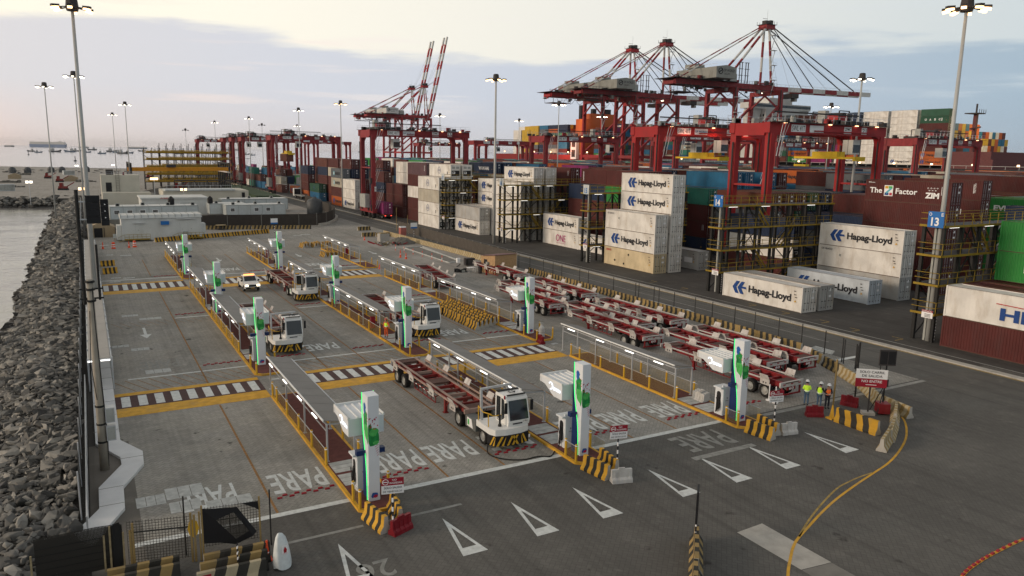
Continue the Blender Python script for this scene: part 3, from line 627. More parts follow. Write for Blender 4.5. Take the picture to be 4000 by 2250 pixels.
# red rubber studs in a zigzag before each stop line
mat('stud_red', (.32, .02, .03), .6, var=.1)
_m = MB(); _m.prism([(-.13, -.05), (.13, -.05), (.1, .06), (-.1, .06)], 'z', 0, .07, 'stud_red'); _o = _m.build('road_stud'); STUD = _o.data; bpy.data.objects.remove(_o)
def stud(x, y, rz, lab, grp):
    o = bpy.data.objects.new('road_stud', STUD); COL.objects.link(o); o.location = (x, y, 0); o.rotation_euler = (0, 0, rz); tag(o, lab, 'road stud', grp)
def studs(x0, x1, y, k, lab):
    x = x0; i = 0
    while x < x1: stud(x, y+(.23 if i % 2 else 0), 0, lab, lab); x += .3; i += 1
sn = 0
for rowi, y in enumerate((36.3, 63.0, 84.1, 111.0)):
    for j, (x0, x1) in enumerate(((7.4, 10.3), (12.9, 15.6), (19.7, 22.7), (25.5, 28.2), (32.6, 35.3), (38, 41))):
        if rowi > 1 and j in (3, 5): continue
        if rowi == 1 and j == 5: continue
        sn += 1
        studs(x0, x1, y, 'stud_red', f'red stud in the zigzag, {od(j+1)} lane from the left, {od(rowi+1)} stop line')
for a, b_ in rc: stud(a, b_, .15, 'red stud on the curved yellow line at the bottom right corner', 'red studs of the bottom right curve')
# ================= VEHICLES =================
def wheel(parent, x, y, r=.52, w=.3, out=-1, mk_='rubber'):
    t = MB(); n = 18
    t.lathe([(r*.62, -w/2), (r*.93, -w/2), (r, -w/2+.05), (r, w/2-.05), (r*.93, w/2), (r*.62, w/2)], mk_, n=n, cap=False)
    o = t.build('wheel', parent, (x, y, r)); o.rotation_euler = (0, R_(90), 0)
    for i, v in enumerate(o.data.vertices): pass
    h = MB(); s_ = out
    h.lathe([(.08, s_*(w/2-.02)), (r*.3, s_*(w/2-.03)), (r*.5, s_*(w/2-.12)), (r*.62, s_*(w/2-.01)), (r*.64, s_*(w/2-.08))], 'rim_grey', n=12); q = h.build('rim', o)
    return o
mat('deck_rust', (.10, .055, .045), .8, var=.3, vs=3); mat('rim_grey', (.38, .38, .36), .5, .3); mat('flap_white', (.5, .48, .46), .6, dirt=(.24, .15, .12), dirtamt=.8, ds=2.5); mat('rail_dirty', (.34, .24, .2), .7, dirt=(.22, .12, .1), dirtamt=.7, ds=1.5)
mat('trail_red', (.22, .014, .017), .55, var=.3, dirt=(.11, .05, .04), dirtamt=.85, ds=1.3)
def make_trailer(label, rk, num, clean=True, n_axle=2, group='red skeletal container trailers'):
    """origin: centre of rear bumper at the ground; the frame runs to -y (front) when dirn=-1"""
    t = thing('container_trailer', label, 'trailer', group=group)
    L = 12.6
    m = MB()
    for sx_ in (-.78, .78): m.b6(sx_-.07, sx_+.07, 0, L, 1.02, 1.36, rk); m.b6(sx_-.1, sx_+.1, 0, L, 1.361, 1.39, 'rail_dirty' if not clean else rk)
    for i in range(13): m.b6(-.71, .71, .5+i*.96, .62+i*.96, 1.1, 1.3, rk if i % 3 else 'rail_dirty')
    for y in (.35, 6.2, 12.2): m.b6(-.98, .98, y-.16, y+.16, 1.12, 1.34, rk); m.b6(-.7, .7, y-.5, y+.5, 1.31, 1.37, 'deck_rust')
    m.build('frame', t)
    m = MB(); m.b6(-1.1, 1.1, L, L+.12, 1.12, 1.4, 'flap_white' if clean else 'rail_dirty'); m.b6(-1.2, 1.2, -.12, 0, 1.05, 1.42, 'flap_white')
    for x in (-.8, 0, .8): m.b6(x-.12, x+.12, -.135, -.12, 1.2, 1.28, 'sign_red')
    m.text(num, (.25 if 0 else -.3, -.14, .82), (1, 0, 0), (0, 0, 1), .5, .2, 'txt_white'); m.b6(-.42, .42, -.1, -.02, .78, 1.05, rk)
    m.b6(-1.05, 1.05, -.1, 0, .42, .52, rk); m.b6(-1.0, -.9, -.1, 0, .5, 1.1, rk); m.b6(.9, 1.0, -.1, 0, .5, 1.1, rk); m.build('bumper', t)
    for sx_ in (-1, 1):
        m = MB(); m.bar((sx_*1.24, .9, 1.4), (sx_*1.24, L-.6, 1.4), .09, 'flap_white' if clean else 'rail_dirty'); [m.bar((sx_*.8, y, 1.2), (sx_*1.22, y, 1.22), .06, rk) for y in (1.2, 4.4, 8, 11.4)]; m.build('guide_rail', t)
        for y in (1.2, 4.4, 8.0, 11.4):
            m = MB(); a = sx_*1.3; e = sx_*.03
            for off in (0, e): pass
            m.add([(a, y-.42, 1.0), (a, y+.42, 1.0), (a, y+.42, 1.42), (a, y-.42, 1.42), (a+sx_*.2, y+.38, 1.8), (a+sx_*.2, y-.38, 1.8), (a+e, y-.42, 1.0), (a+e, y+.42, 1.0), (a+e, y+.42, 1.41), (a+e, y-.42, 1.41), (a+e+sx_*.2, y+.38, 1.79), (a+e+sx_*.2, y-.38, 1.79)], [(0, 1, 2, 3), (3, 2, 4, 5), (6, 9, 8, 7), (9, 11, 10, 8), (4, 10, 11, 5), (0, 3, 9, 6), (3, 5, 11, 9), (1, 7, 8, 2), (2, 8, 10, 4), (0, 6, 7, 1)], 'flap_white')
            for j in (-.12, .12): m.b6(a+sx_*.04-.01, a+sx_*.04+.01, y+j-.04, y+j+.04, 1.1, 1.22, 'txt_black')
            m.build('guide_flap', t)
        m = MB()
        for j in (0, 1): m.bar((sx_*1.12, 4.6, .95-j*.4), (sx_*1.12, 8.3, .95-j*.4), .06, rk)
        for j in range(6): m.bar((sx_*1.12, 4.6+j*.74, .55), (sx_*1.12, 4.6+j*.74, 1.0), .05, rk); m.bar((sx_*.8, 4.6+j*.74, 1.05), (sx_*1.12, 4.6+j*.74, .97), .05, rk)
        for j in range(5): m.b6(sx_*1.155-.008, sx_*1.155+.008, 4.8+j*.72, 5.05+j*.72, .93, .98, 'txt_white')
        m.build('side_guard', t)
        m = MB(); m.b6(sx_*.7-.09, sx_*.7+.09, 8.9, 9.1, .05, 1.1, rk); m.b6(sx_*.7-.16, sx_*.7+.16, 8.84, 9.16, 0, .06, rk); m.bar((sx_*.7, 9, .4), (sx_*.7, 9.7, 1.05), .06, rk); m.build('landing_leg', t)
        for k in range(n_axle): wheel(t, sx_*1.02, 1.25+k*1.38, .52, .42, sx_)
    m = MB(); m.tube((-1, 1.25, .52), (1, 1.25, .52), .08, 'steel_black'); m.tube((-1, 2.63, .52), (1, 2.63, .52), .08, 'steel_black'); m.b6(-.3, .3, .6, 3.2, .7, 1.05, rk); m.tube((-.5, 3.6, .95), (.3, 3.6, .95), .16, 'steel_black', 10); m.build('axle', t)
    return t
def place_trailer(t, x, yrear, front_y=None): t.location = (x, yrear, 0)
mat('cab_white', (.74, .74, .72), .35, var=.04); mat('stripe_dirty', (.5, .3, .03), .6)
def make_tractor(label, num, tr_label, x, yf, dyflag=0, open_door=False):
    t = thing('terminal_tractor', label, 'tractor', (x, yf, 0), group='white electric terminal tractors')
    m = MB(); m.b6(-.45, .45, .9, 6.0, .5, .9, 'steel_black'); m.b6(-1.0, 1.0, 4.0, 5.7, .62, .95, 'dark_steel'); m.b6(-.5, .5, 4.2, 5.2, .95, 1.15, 'dark_steel'); m.build('chassis', t)
    # front platform skirt, a shallow tray
    m = MB(); P = [(-1.28, .42), (-1.1, .02), (-.5, -.16), (.5, -.16), (1.1, .02), (1.28, .42), (1.28, 2.15), (-1.28, 2.15)]
    m.prism(P, 'z', .93, 1.3, 'cab_white'); m.build('platform', t)
    m = MB(); m.prism([(a*1.0, b-.06 if b < 1 else b) for a, b in P[:6]]+[(1.28, .72), (-1.28, .72)], 'z', .3, .93, 'black')
    # chevron stripes on the bumper faces
    fr = [(-1.30, .42), (-1.12, -.05), (-.5, -.23), (.5, -.23), (1.12, -.05), (1.30, .42)]
    for (a, b_), sgn in zip(zip(fr, fr[1:]), (1, 1, 0, -1, -1)):
        Ls = math.dist(a, b_); n = max(1, round(Ls/.3))
        for i in range(n):
            if sgn == 0 and i == n//2: pass
            s2 = sgn or (1 if i < n/2 else -1)
            u0 = (i+.1)/n; u1 = (i+.55)/n; sh = .16*s2/Ls*1.2
            def Pp(u, z): u = min(max(u, 0), 1); return (a[0]+(b_[0]-a[0])*u, a[1]+(b_[1]-a[1])*u-.008, z)
            m.quad([Pp(u0, .32), Pp(u1, .32), Pp(u1+sh*1.6, .9), Pp(u0+sh*1.6, .9)], 'yellow')
    m.b6(.98, 1.24, -.02, .0, .5, .7, 'txt_white'); m.build('bumper', t)
    m = MB(); cx0, cx1 = -.18, 1.26      # cab stands on the right half
    prof = [(.18, 1.3), (.10, 1.62), (.42, 2.86), (.6, 3.02), (1.66, 3.06), (1.78, 2.95), (1.78, 1.3)]
    m.prism(prof, 'x', cx0, cx1, 'cab_white'); m.build('cab', t)
    m = MB(); m.quad([(cx0+.1, .09, 1.66), (cx1-.08, .09, 1.66), (cx1-.1, .385, 2.8), (cx0+.12, .385, 2.8)], 'glass_dark'); m.build('windscreen', t)
    for xs_, nm in ((cx0-.006, 0), (cx1+.006, 1)):
        m = MB(); m.quad([(xs_, .62, 1.7), (xs_, 1.02, 1.45), (xs_, 1.02, 2.85), (xs_, .68, 2.8)], 'glass_dark'); m.quad([(xs_, 1.12, 1.5), (xs_, 1.66, 1.5), (xs_, 1.62, 2.85), (xs_, 1.12, 2.87)], 'glass_dark'); m.build('side_window', t)
    m = MB(); m.text('T-'+num, (cx1-.5, .105, 1.5), (1, 0, 0), (0, .07, 1), .34, .11, 'txt_black'); m.b6(cx0+.3, cx0+.95, .12, .13, 1.4, 1.48, 'txt_black')
    m.text('-'+num, (cx0-.012, 1.6, 1.36), (0, -1, 0), (0, 0, 1), .3, .14, 'txt_black'); m.text(num, (cx1-.4, 1.35, 3.09), (-1, 0, 0), (0, -1, 0), .5, .42, 'txt_black'); m.text(num, (1.0, -.012, .54), (1, .3, 0), (0, 0, 1), .2, .12, 'txt_black')
    m.build('lettering', t)
    m = MB(); m.b6(cx0+.12, cx1-.1, .5, .62, 3.06, 3.12, 'steel_black'); m.b6(cx0, cx1, 1.5, 1.7, 3.06, 3.12, 'steel_black'); m.build('roof_bar', t)
    m = MB(); m.tube((cx0-.05, .55, 2.9), (cx0-.05, .55, 3.1), .05, 'sign_red', 8); m.build('beacon', t)
    # rear gantry
    m = MB()
    for x_ in (-1.0, .9): m.bar((x_, 1.95, 1.1), (x_*.95, 2.2, 3.1), .12, 'steel_galv', .16)
    m.bar((-.98, 2.2, 3.15), (1.15, 2.2, 3.2), .12, 'steel_galv'); m.bar((-1, 2.05, 2), (.9, 2.05, 2), .07, 'steel_galv'); m.build('rear_gantry', t)
    m = MB(); m.path([(-1.2, .7, 1.3), (-1.22, .7, 2.1), (-.9, .6, 1.95), (-.4, .6, 1.95)], .03, 'yellow', 6); m.path([(-1.2, 2.0, 1.3), (-1.22, 2.0, 2.2), (-1.22, 1.4, 2.0), (-.9, .9, 1.95)], .03, 'yellow', 6); m.build('handrail', t)
    m = MB(); m.tube((-.55, .5, 1.3), (-.55, .5, 2.0), .06, 'steel_black'); m.lathe([(.12, 1.3), (.1, 1.42), (.03, 1.5)], 'steel_black', (-.55, .5), 8); m.path([(-.6, .45, 2.0), (-.6, .45, 2.7)], .02, 'steel_black'); m.build('exhaust_post', t)
    for sx_ in (-1, 1):
        m = MB(); xx = cx1+.12 if sx_ > 0 else cx0-.2; m.bar((xx-.1*sx_, .5, 2.8), (xx+.1*sx_, .3, 2.8), .03, 'steel_black'); m.b6(xx+.0, xx+.16, .2, .28, 2.1, 2.75, 'black'); m.build('mirror', t)
    for sx_ in (-1, 1):
        m = MB(); m.b6(sx_*.9-.32, sx_*.9+.32, 2.35, 3.75, .42, 1.12, 'mid_grey'); m.quad([(sx_*1.23, 3.5, .5), (sx_*1.23, 2.7, .5), (sx_*1.23, 2.9, 1.05), (sx_*1.23, 3.5, 1.05)], 'txt_white'); m.quad([(sx_*1.235, 3.42, .6), (sx_*1.235, 3.2, .6), (sx_*1.235, 3.2, .95), (sx_*1.235, 3.42, .95)], 'art_green2'); m.build('battery_box', t)
        wheel(t, sx_*1.08, 1.35, .5, .36, sx_); wheel(t, sx_*1.02, 4.75, .52, .5, sx_)
        m = MB(); m.prism([(4.1, .95), (4.2, 1.1), (5.3, 1.1), (5.4, .95)], 'x', sx_*1.0-.28, sx_*1.0+.28, 'steel_black'); m.build('mudguard', t)
    if open_door:
        m = MB(); m.b6(-.9, -.2, 1.75, 1.8, 1.4, 2.9, 'cab_white'); m.b6(-.84, -.28, 1.74, 1.81, 1.7, 2.8, 'glass_dark'); m.build('door', t)
    return t
make_tractor('white terminal tractor with 43 on its roof, nearest the camera, charging by cable', '43', '', 20.95, 36.75)
make_tractor('white terminal tractor parked beside the second tower of the left charging island', '51', '', 14.2, 63.5)
make_tractor('white terminal tractor with open side door, coupled behind the white pickup', '46', '', 21.5, 85.6, open_door=True)
make_tractor('white terminal tractor beside the stored barrier blocks, right of the middle island', '52', '', 27.15, 63.6)
tA = make_trailer('worn rusty trailer coupled to the nearest terminal tractor', 'chassis_red', '47', clean=False)
# the frame faces the other way: rear wheels far from the camera
def flip(o, x, yfront):
    o.rotation_euler = (0, 0, R_(180)); o.location = (x, yfront+12.6, 0)
flip(tA, 20.75, 40.6)
m = MB(); m.text('47', (-.1, 12.74, 1.12), (-1, 0, 0), (0, 0, 1), .42, .24, 'txt_black'); m.build('number', tA)
for x, y, lb in ((14.0, 67.6, 'rusty trailer behind the tractor on the left charging island'), (21.3, 89.6, 'rusty trailer behind the open-door tractor near the white pickup'), (26.9, 67.6, 'dark red trailer behind the tractor right of the middle island canopy')):
    o = dup(tA, label=lb); flip(o, x, y)
tB = make_trailer('x', 'trail_red', '60', clean=True, group='red trailers parked in rows beside the road')
RW = [(43.35, 35.9, 0, 'column nearest the charging island'), (46.7, 39.6, 1, 'middle column'), (50.0, 39.9, 2, 'column beside the striped barriers')]
q = 0
for x, y0, ci, nm in RW:
    for k in range(4 if ci == 2 else 3):
        lb = f'red parked trailer, {od(k+1)} from the near end in the {nm}'
        o = tB if q == 0 else dup(tB)
        o.location = (x+.12*random.uniform(-1, 1)-(.9 if (ci == 1 and k) else 0), y0+k*15.25+random.uniform(-.4, .4), 0); o.rotation_euler = (0, 0, R_(random.uniform(-1.2, 1.2))); o['label'] = lb; q += 1
o = dup(tB, (39.2, 86.3, 0), R_(-8), 'red trailer parked alone behind the right island canopy')
# pickup
pk = thing('pickup_truck', 'white pickup with lit headlights and orange roof light bar between the charging lanes', 'pickup', (17.0, 94.3, 0))
m = MB(); m.prism([(-.1, .45), (.0, .95), (1.25, 1.12), (1.3, 1.1), (3.3, 1.12), (5.2, 1.1), (5.25, .45), (4.7, .42), (4.45, .75), (3.95, .75), (3.7, .42), (1.45, .42), (1.2, .78), (.75, .78), (.5, .42)], 'x', -.9, .9, 'cab_white'); m.build('body', pk)
m = MB(); m.prism([(1.2, 1.11), (1.95, 1.72), (3.0, 1.74), (3.45, 1.11)], 'x', -.78, .78, 'cab_white'); m.build('cabin', pk)
m = MB(); m.quad([(-.7, 1.26, 1.18), (.7, 1.26, 1.18), (.66, 1.92, 1.7), (-.66, 1.92, 1.7)], 'glass_dark'); m.build('windscreen', pk)
for sx_ in (-1, 1):
    m = MB(); m.quad([(sx_*.785, 1.45, 1.15), (sx_*.785, 3.3, 1.15), (sx_*.785, 2.95, 1.66), (sx_*.785, 1.98, 1.66)], 'glass_dark'); m.build('side_window', pk)
    m = MB(); m.b6(sx_*.68-.17, sx_*.68+.17, -.08, -.03, .74, .92, 'headlight'); mat('headlight', (1, 1, 1), emit=5, ecol=(1, .8, .5), var=0); m.build('headlight', pk)
    for y in (.95, 4.2): wheel(pk, sx_*.82, y, .37, .24, sx_)
    m = MB(); m.b6(sx_*1.0-.1, sx_*1.0+.1, 1.35, 1.5, 1.15, 1.33, 'black'); m.build('mirror', pk)
m = MB(); m.b6(-.45, .45, -.1, -.05, .68, .9, 'black'); m.b6(-.8, .8, -.12, -.05, .45, .6, 'black'); m.b6(-.2, .2, -.13, -.12, .48, .58, 'line_yellow'); m.build('grille', pk)
m = MB(); m.b6(-.62, .62, 2.1, 2.35, 1.78, 1.9, 'beacon_on'); mat('beacon_on', (1, .35, .08), emit=2.5, ecol=(1, .33, .1), var=0); m.build('light_bar', pk)
m = MB(); m.b6(-.75, .75, 3.5, 5.15, 1.06, 1.125, 'black'); m.build('bed', pk)
# charging cable of the near tractor
m = MB(); cp_ = smooth([(19.8, 37.5), (19.3, 36.6), (19.6, 35.6), (20.6, 34.9), (21.7, 34.9), (22.3, 34.6), (22.9, 35.1), (23.3, 35.3)], 5)
m.path([(a, b_, .05 if i > 3 else .5-.11*i) for i, (a, b_) in enumerate(cp_)]+[(23.45, 35.4, .6), (23.5, 35.45, 1.3)], .035, 'rubber', 6); tag(m.build('charging_cable'), 'thick black charging cable lying on the ground in front of the nearest tractor', 'cable')
# ================= BARRIERS =================
mat('jb_yellow', (.52, .29, .03), .75, dirt=(.35, .26, .12), dirtamt=.5, ds=1.4); mat('jb_black', (.035, .034, .03), .8, dirt=(.14, .12, .1), dirtamt=.4, ds=1.4); mat('jb_olive', (.30, .21, .085), .85, dirt=(.14, .13, .1), dirtamt=.6, ds=1.2); mat('jb_old', (.42, .36, .24), .85, dirt=(.2, .17, .12), dirtamt=.7, ds=1)
JP = [(-.3, 0), (.3, 0), (.3, .12), (.13, .38), (.09, .82), (-.09, .82), (-.13, .38), (-.3, .12)]
def jersey_mesh(L, ka, kb, n, kend='concrete', hs=1., slant=0.):
    m = MB(); P = [(a, b_*hs) for a, b_ in JP]
    for i in range(n):
        y0 = L*i/n; y1 = L*(i+1)/n; k = ka if i % 2 == 0 else kb
        q = len(P); vs = [(a, y0+slant*b_, b_) for a, b_ in P]+[(a, y1+slant*b_, b_) for a, b_ in P]
        if i == 0: vs[:q] = [(a, 0, b_) for a, b_ in P]
        if i == n-1: vs[q:] = [(a, L, b_) for a, b_ in P]
        m.add(vs, [(j, (j+1) % q, q+(j+1) % q, q+j) for j in range(q)], k)
    m.add([(a, 0, b_) for a, b_ in P], [tuple(range(len(P)))[::-1]], kend); m.add([(a, L, b_) for a, b_ in P], [tuple(range(len(P)))], kend)
    o = m.build('concrete_barrier'); COL.objects.unlink(o); me = o.data; bpy.data.objects.remove(o); return me
JM = {'new': jersey_mesh(2.1, 'jb_yellow', 'jb_black', 7, slant=-.12), 'bright': jersey_mesh(1.9, 'line_yellow', 'jb_black', 7), 'olive': jersey_mesh(3.0, 'jb_olive', 'jb_black', 8, slant=.25), 'old': jersey_mesh(3.0, 'jb_old', 'jb_olive', 10, slant=.2), 'plain': jersey_mesh(3.0, 'jb_old', 'jb_old', 2), 'big': jersey_mesh(3.0, 'jb_yellow', 'jb_black', 7, hs=1.15, slant=.3)}
JM['dim'] = jersey_mesh(2.6, 'jb_olive', 'jb_black', 6, hs=1.0, slant=.25); JM['cream'] = jersey_mesh(2.6, 'jb_old', 'jb_black', 6, slant=.3)
def jb(kind, x, y, ang, label, group=None, z=0):
    o = bpy.data.objects.new('concrete_barrier', JM[kind]); COL.objects.link(o); o.location = (x, y, z); o.rotation_euler = (0, 0, R_(ang)); tag(o, label, 'barrier', group); return o
def jrow(kind, pts, L, labf, group, z=0):
    n = 0; carry = 0
    for (a, b_) in zip(pts, pts[1:]):
        d = math.dist(a, b_); k = max(1, round(d/L)); ang = math.degrees(math.atan2(b_[1]-a[1], b_[0]-a[0]))-90
        for i in range(k):
            n += 1; jb(kind, a[0]+(b_[0]-a[0])*i/k, a[1]+(b_[1]-a[1])*i/k, ang+random.uniform(-1, 1), labf(n), group, z)
for ii, xi in enumerate(ISL):
    jb('bright', xi-.02 if 0 else xi+.5, 30.4 if 0 else 30.55, 9, f'bright yellow and black barrier at the left of the nose of the {ISN[ii]} charging island')
    jb('bright', xi+1.35, 30.95, -8, f'bright yellow and black barrier at the right of the nose of the {ISN[ii]} charging island')
jrow('olive', [(52.2, 37.9), (53.6, 41), (55.3, 44.6), (55.7, 55), (55.9, 94)], 2.9, lambda n: f'faded striped barrier, {od(n)} from the bend, in the line edging the parked trailers', 'striped barriers edging the trailer park')
jrow('old', [(52.2, 38.2), (51, 35.7), (49.6, 33.7), (48.2, 32), (47.8, 30.2)], 2.3, lambda n: f'cream and olive barrier, {od(n)} after the bend, behind the exit-lane sign', 'barriers around the bend')
jrow('old', [(47.9, 30.4), (44.9, 28.5), (43.1, 27.5), (41.3, 26.7)], 2.4, lambda n: f'weathered striped barrier, {od(n)} along the inside of the yellow curve', 'barriers inside the yellow curve')
jb('big', 42.7, 28.1, 2, 'yellow and black chevron barrier with white top stripes near the three workers')
jrow('old', [(54.2, 151), (54.6, 139.5), (55.2, 120), (55.8, 98)], 2.6, lambda n: f'cream barrier, {od(n)} from the far end, below the road fence by the building site', 'cream barriers along the building site')
jrow('new', [(10.5, 152.4), (32.9, 161.4)], 2.1, lambda n: f'striped barrier, {od(n)} from the left, in the long row before the white switch room', 'striped barriers before the switch room')
jrow('olive', [(22, 172.9), (43.2, 166.8)], 3.0, lambda n: f'weathered barrier, {od(n)} from the left, at the foot of the dark screened fence', 'weathered barriers at the dark fence')
jb('bright', 1.2, 123.6, -78, 'striped barrier, farther of two beside the far covered walkway'); jb('bright', 1.3, 115.9, -72, 'striped barrier, nearer of two beside the far covered walkway')
jb('olive', 51.4, 160, -84, 'lone olive striped barrier on the asphalt left of the road fence'); jb('olive', 48.4, 148, -90, 'olive striped barrier at the far left corner of the building site'); jb('olive', 51, 147, -90, 'olive striped barrier beside the toilet cabin'); 
# stored block of barriers
n = 0
for r_ in range(5):
    for c_ in range(5):
        n += 1; jb('new', 32.75+r_*.66, 64.6+c_*2.15+r_*.35, 0, f'yellow barrier in the stored block, {od(r_+1)} row from the left, {od(c_+1)} from the front', 'stored block of yellow striped barriers')
for r_ in range(4):
    jb('new', 33.4+r_*.7, 120.8, 5, f'yellow barrier, {od(r_+1)} of four beside the far right canopy', 'four barriers beside the far canopy')
for r_ in range(9): jb('new', 33.2+r_*.66, 133.8+(r_ % 3)*.7, 4, f'yellow barrier, {od(r_+1)} from the left in the far loose row behind the right island', 'far loose row of barriers')
# median with sign at bottom centre
jb('olive', 21.0, 21.2, -43, 'olive striped barrier under the thin edge-on sign at the bottom'); jb('olive', 18.9, 19.0, -43, 'olive striped barrier cut by the bottom edge of the picture')
s_ = thing('road_sign', 'thin road sign seen edge-on above the bottom striped barriers', 'sign', (22.5, 22.9, 0))
m = MB(); m.tube((0, 0, 0), (0, 0, 1.9), .035, 'txt_white', 8); m.tube((0, 0, 1.9), (0, 0, 2.7), .04, 'black', 6); [m.tube((0, 0, z), (0, 0, z+.25), .038, 'txt_black', 8) for z in (.3, .85, 1.4, 1.9)]; m.build('post', s_)
m = MB(); m.prism([(-.05, 1.2), (1.1, 1.2), (1.1, 2.6), (-.05, 2.6)], 'y', -.05, .05, 'black'); q = m.build('sign_panel', s_); q.rotation_euler = (0, 0, R_(45))
# ================= PLASTIC BARRIERS, CONES, SIGNS =================
mat('plastic_red', (.2, .013, .02), .45, dirt=(.2, .05, .05), dirtamt=.4); mat('plastic_white', (.5, .49, .47), .5, dirt=(.3, .27, .24), dirtamt=.6, ds=3); mat('cone_orange', (.75, .09, .03), .5)
def plastic(k, x, y, ang, label):
    t = thing('plastic_barrier', label, 'barrier', (x, y, 0), R_(ang)); m = MB()
    m.prism([(-.24, 0), (.24, 0), (.22, .2), (.1, .3), (.08, .72), (-.08, .72), (-.1, .3), (-.22, .2)], 'y', 0, 1.15, k); m.build('body', t)
    m = MB()
    for i in range(4):
        y0 = .12+i*.27; m.prism([(-.26, .05), (.26, .05), (.24, .2), (.13, .32), (.11, .62), (-.11, .62), (-.13, .32), (-.24, .2)], 'y', y0, y0+.12, k)
    m.build('rib', t); m = MB(); m.b6(-.06, .06, .4, .75, .72, .8, k); m.build('handle', t); return t
plastic('plastic_red', 11.02, 30.2, -68, 'dark red plastic barrier at the foot of the nearest left-island sign'); plastic('plastic_white', 23.35, 30.2, -105, 'dirty white plastic barrier at the foot of the middle-island sign'); plastic('plastic_white', 37.2, 31.0, -100, 'white plastic barrier with red bands at the foot of the right-island sign')
plastic('plastic_red', 35.6, 57.0, -10, 'small bright red plastic barrier at the end of the near zebra crossing'); plastic('plastic_red', 42.5, 32.1, 60, 'red plastic barrier on the ground beside the three workers'); plastic('plastic_red', 46.3, 32.2, 20, 'red plastic barrier under the exit-lane sign')
for i in range(3): plastic('plastic_white', 37.0+i*.28, 37.6+i*.1, 0, f'white bottle-shaped barrier, {od(i+1)} of three between canopy and nearest right charger')
def cone(x, y, lab, h=.75):
    t = thing('traffic_cone', lab, 'cone', (x, y, 0)); m = MB(); m.b6(-.2, .2, -.2, .2, 0, .05, 'cone_orange'); m.lathe([(.16, .05), (.04, h)], 'cone_orange', n=10); m.build('body', t)
    m = MB(); m.lathe([(.118, h*.4), (.085, h*.6)], 'txt_white', n=10); m.build('reflective_band', t)
def drum(x, y, lab):
    t = thing('traffic_drum', lab, 'drum', (x, y, 0)); m = MB(); m.lathe([(.38, 0), (.38, .06), (.3, .08), (.25, 1.05), (.1, 1.15)], 'cone_orange', n=12); m.build('body', t)
    m = MB(); [m.lathe([(.305-z*.05, z), (.295-z*.05, z+.16)], 'txt_white', n=12) for z in (.3, .62)]; m.build('reflective_band', t)
cone(2.0, 145.1, 'orange cone nearest the covered walkway before the tan tent', 1.2); cone(6.0, 145.4, 'orange cone between the two red drums', 1.1); drum(3.6, 144.9, 'left of two red and white drums before the switch room'); drum(6.9, 146, 'right of two red and white drums before the switch room')
cone(44.6, 116.4, 'tall orange cone left of the excavated pit', 1.3); cone(44.75, 114.3, 'short orange cone left of the excavated pit', 1.0); cone(47.0, 142, 'orange cone beside the rubble heap'); cone(37.3, 105.9, 'orange cone at the end of the far zebra crossing'); cone(5.65, 30.7, 'red and white cone beside the covered fire extinguisher', .9); cone(42.2, 32.7, 'cone standing left of the red plastic barrier near the workers', .7)
def signpost(x, y, lab, rz=-14):
    t = thing('entry_sign', lab, 'sign', (x, y, 0), R_(rz)); m = MB(); n = 9
    for i in range(n): m.tube((0, 0, i*2.0/n), (0, 0, (i+1)*2.0/n), .045, 'txt_white' if i % 2 else 'txt_black', 8)
    m.build('post', t)
    m = MB(); m.b6(-.5, .5, -.07, -.045, 2.0, 2.4, 'sign_white'); m.b6(-.5, .5, -.075, -.045, 2.4, 2.75, 'sign_red'); m.build('sign_panel', t)
    m = MB(); r = [(-.32+.13*math.cos(a*.524), -.078, 2.57+.13*math.sin(a*.524)) for a in range(13)]; m.path(r, .014, 'txt_white', 4); m.b6(-.42, -.22, -.085, -.078, 2.55, 2.59, 'txt_white')
    m.text('NO', (-.02, -.08, 2.61), (1, 0, 0), (0, 0, 1), .2, .09, 'txt_white'); m.text('INGRESAR', (-.14, -.08, 2.47), (1, 0, 0), (0, 0, 1), .58, .09, 'txt_white')
    m.text('SOLO SALIDA', (-.38, -.08, 2.24), (1, 0, 0), (0, 0, 1), .8, .1, 'txt_black'); m.text('DE VEHÍCULOS', (-.44, -.08, 2.07), (1, 0, 0), (0, 0, 1), .86, .1, 'txt_black'); m.build('lettering', t)
signpost(11.15, 30.35, 'red and white no-entry sign at the nose of the left island'); signpost(24.4, 31.1, 'red and white no-entry sign at the nose of the middle island'); signpost(37.2, 31.6, 'red and white no-entry sign at the nose of the right island')
t = thing('exit_lane_sign', 'large sign reading SOLO CARRIL DE SALIDA NO ENTRE beside the curved barriers', 'sign', (45.7, 31.0, 0), R_(-40))
m = MB(); m.bar((0, 0, 0), (0, 0, 2.9), .09, 'dark_steel'); m.b6(-.4, .4, -.3, .3, 0, .2, 'concrete'); m.build('post', t)
m = MB(); m.b6(-1.0, 1.0, -.09, -.05, 2.55, 3.2, 'sign_white'); m.b6(-1.0, 1.0, -.095, -.05, 1.95, 2.55, 'sign_red'); m.build('sign_panel', t)
m = MB(); m.text('SOLO CARRIL', (-.78, -.1, 2.93), (1, 0, 0), (0, 0, 1), 1.6, .17, 'txt_black'); m.text('DE SALIDA', (-.62, -.1, 2.66), (1, 0, 0), (0, 0, 1), 1.3, .17, 'txt_black'); m.text('NO ENTRE', (-.62, -.1, 2.28), (1, 0, 0), (0, 0, 1), 1.3, .18, 'txt_white'); m.b6(-.35, .35, -.102, -.09, 2.1, 2.14, 'txt_white'); m.build('lettering', t)
t = thing('lamp_tower', 'portable light tower with dark panels standing behind the exit-lane sign', 'light tower', (46.8, 30.7, 0), R_(-35))
m = MB(); m.bar((0, 0, 0), (0, 0, 4.2), .08, 'steel_black'); m.bar((-.5, -.5, .1), (0, 0, 1.8), .05, 'steel_black'); m.bar((-.7, .3, .1), (0, 0, 2), .05, 'steel_black'); m.build('mast', t)
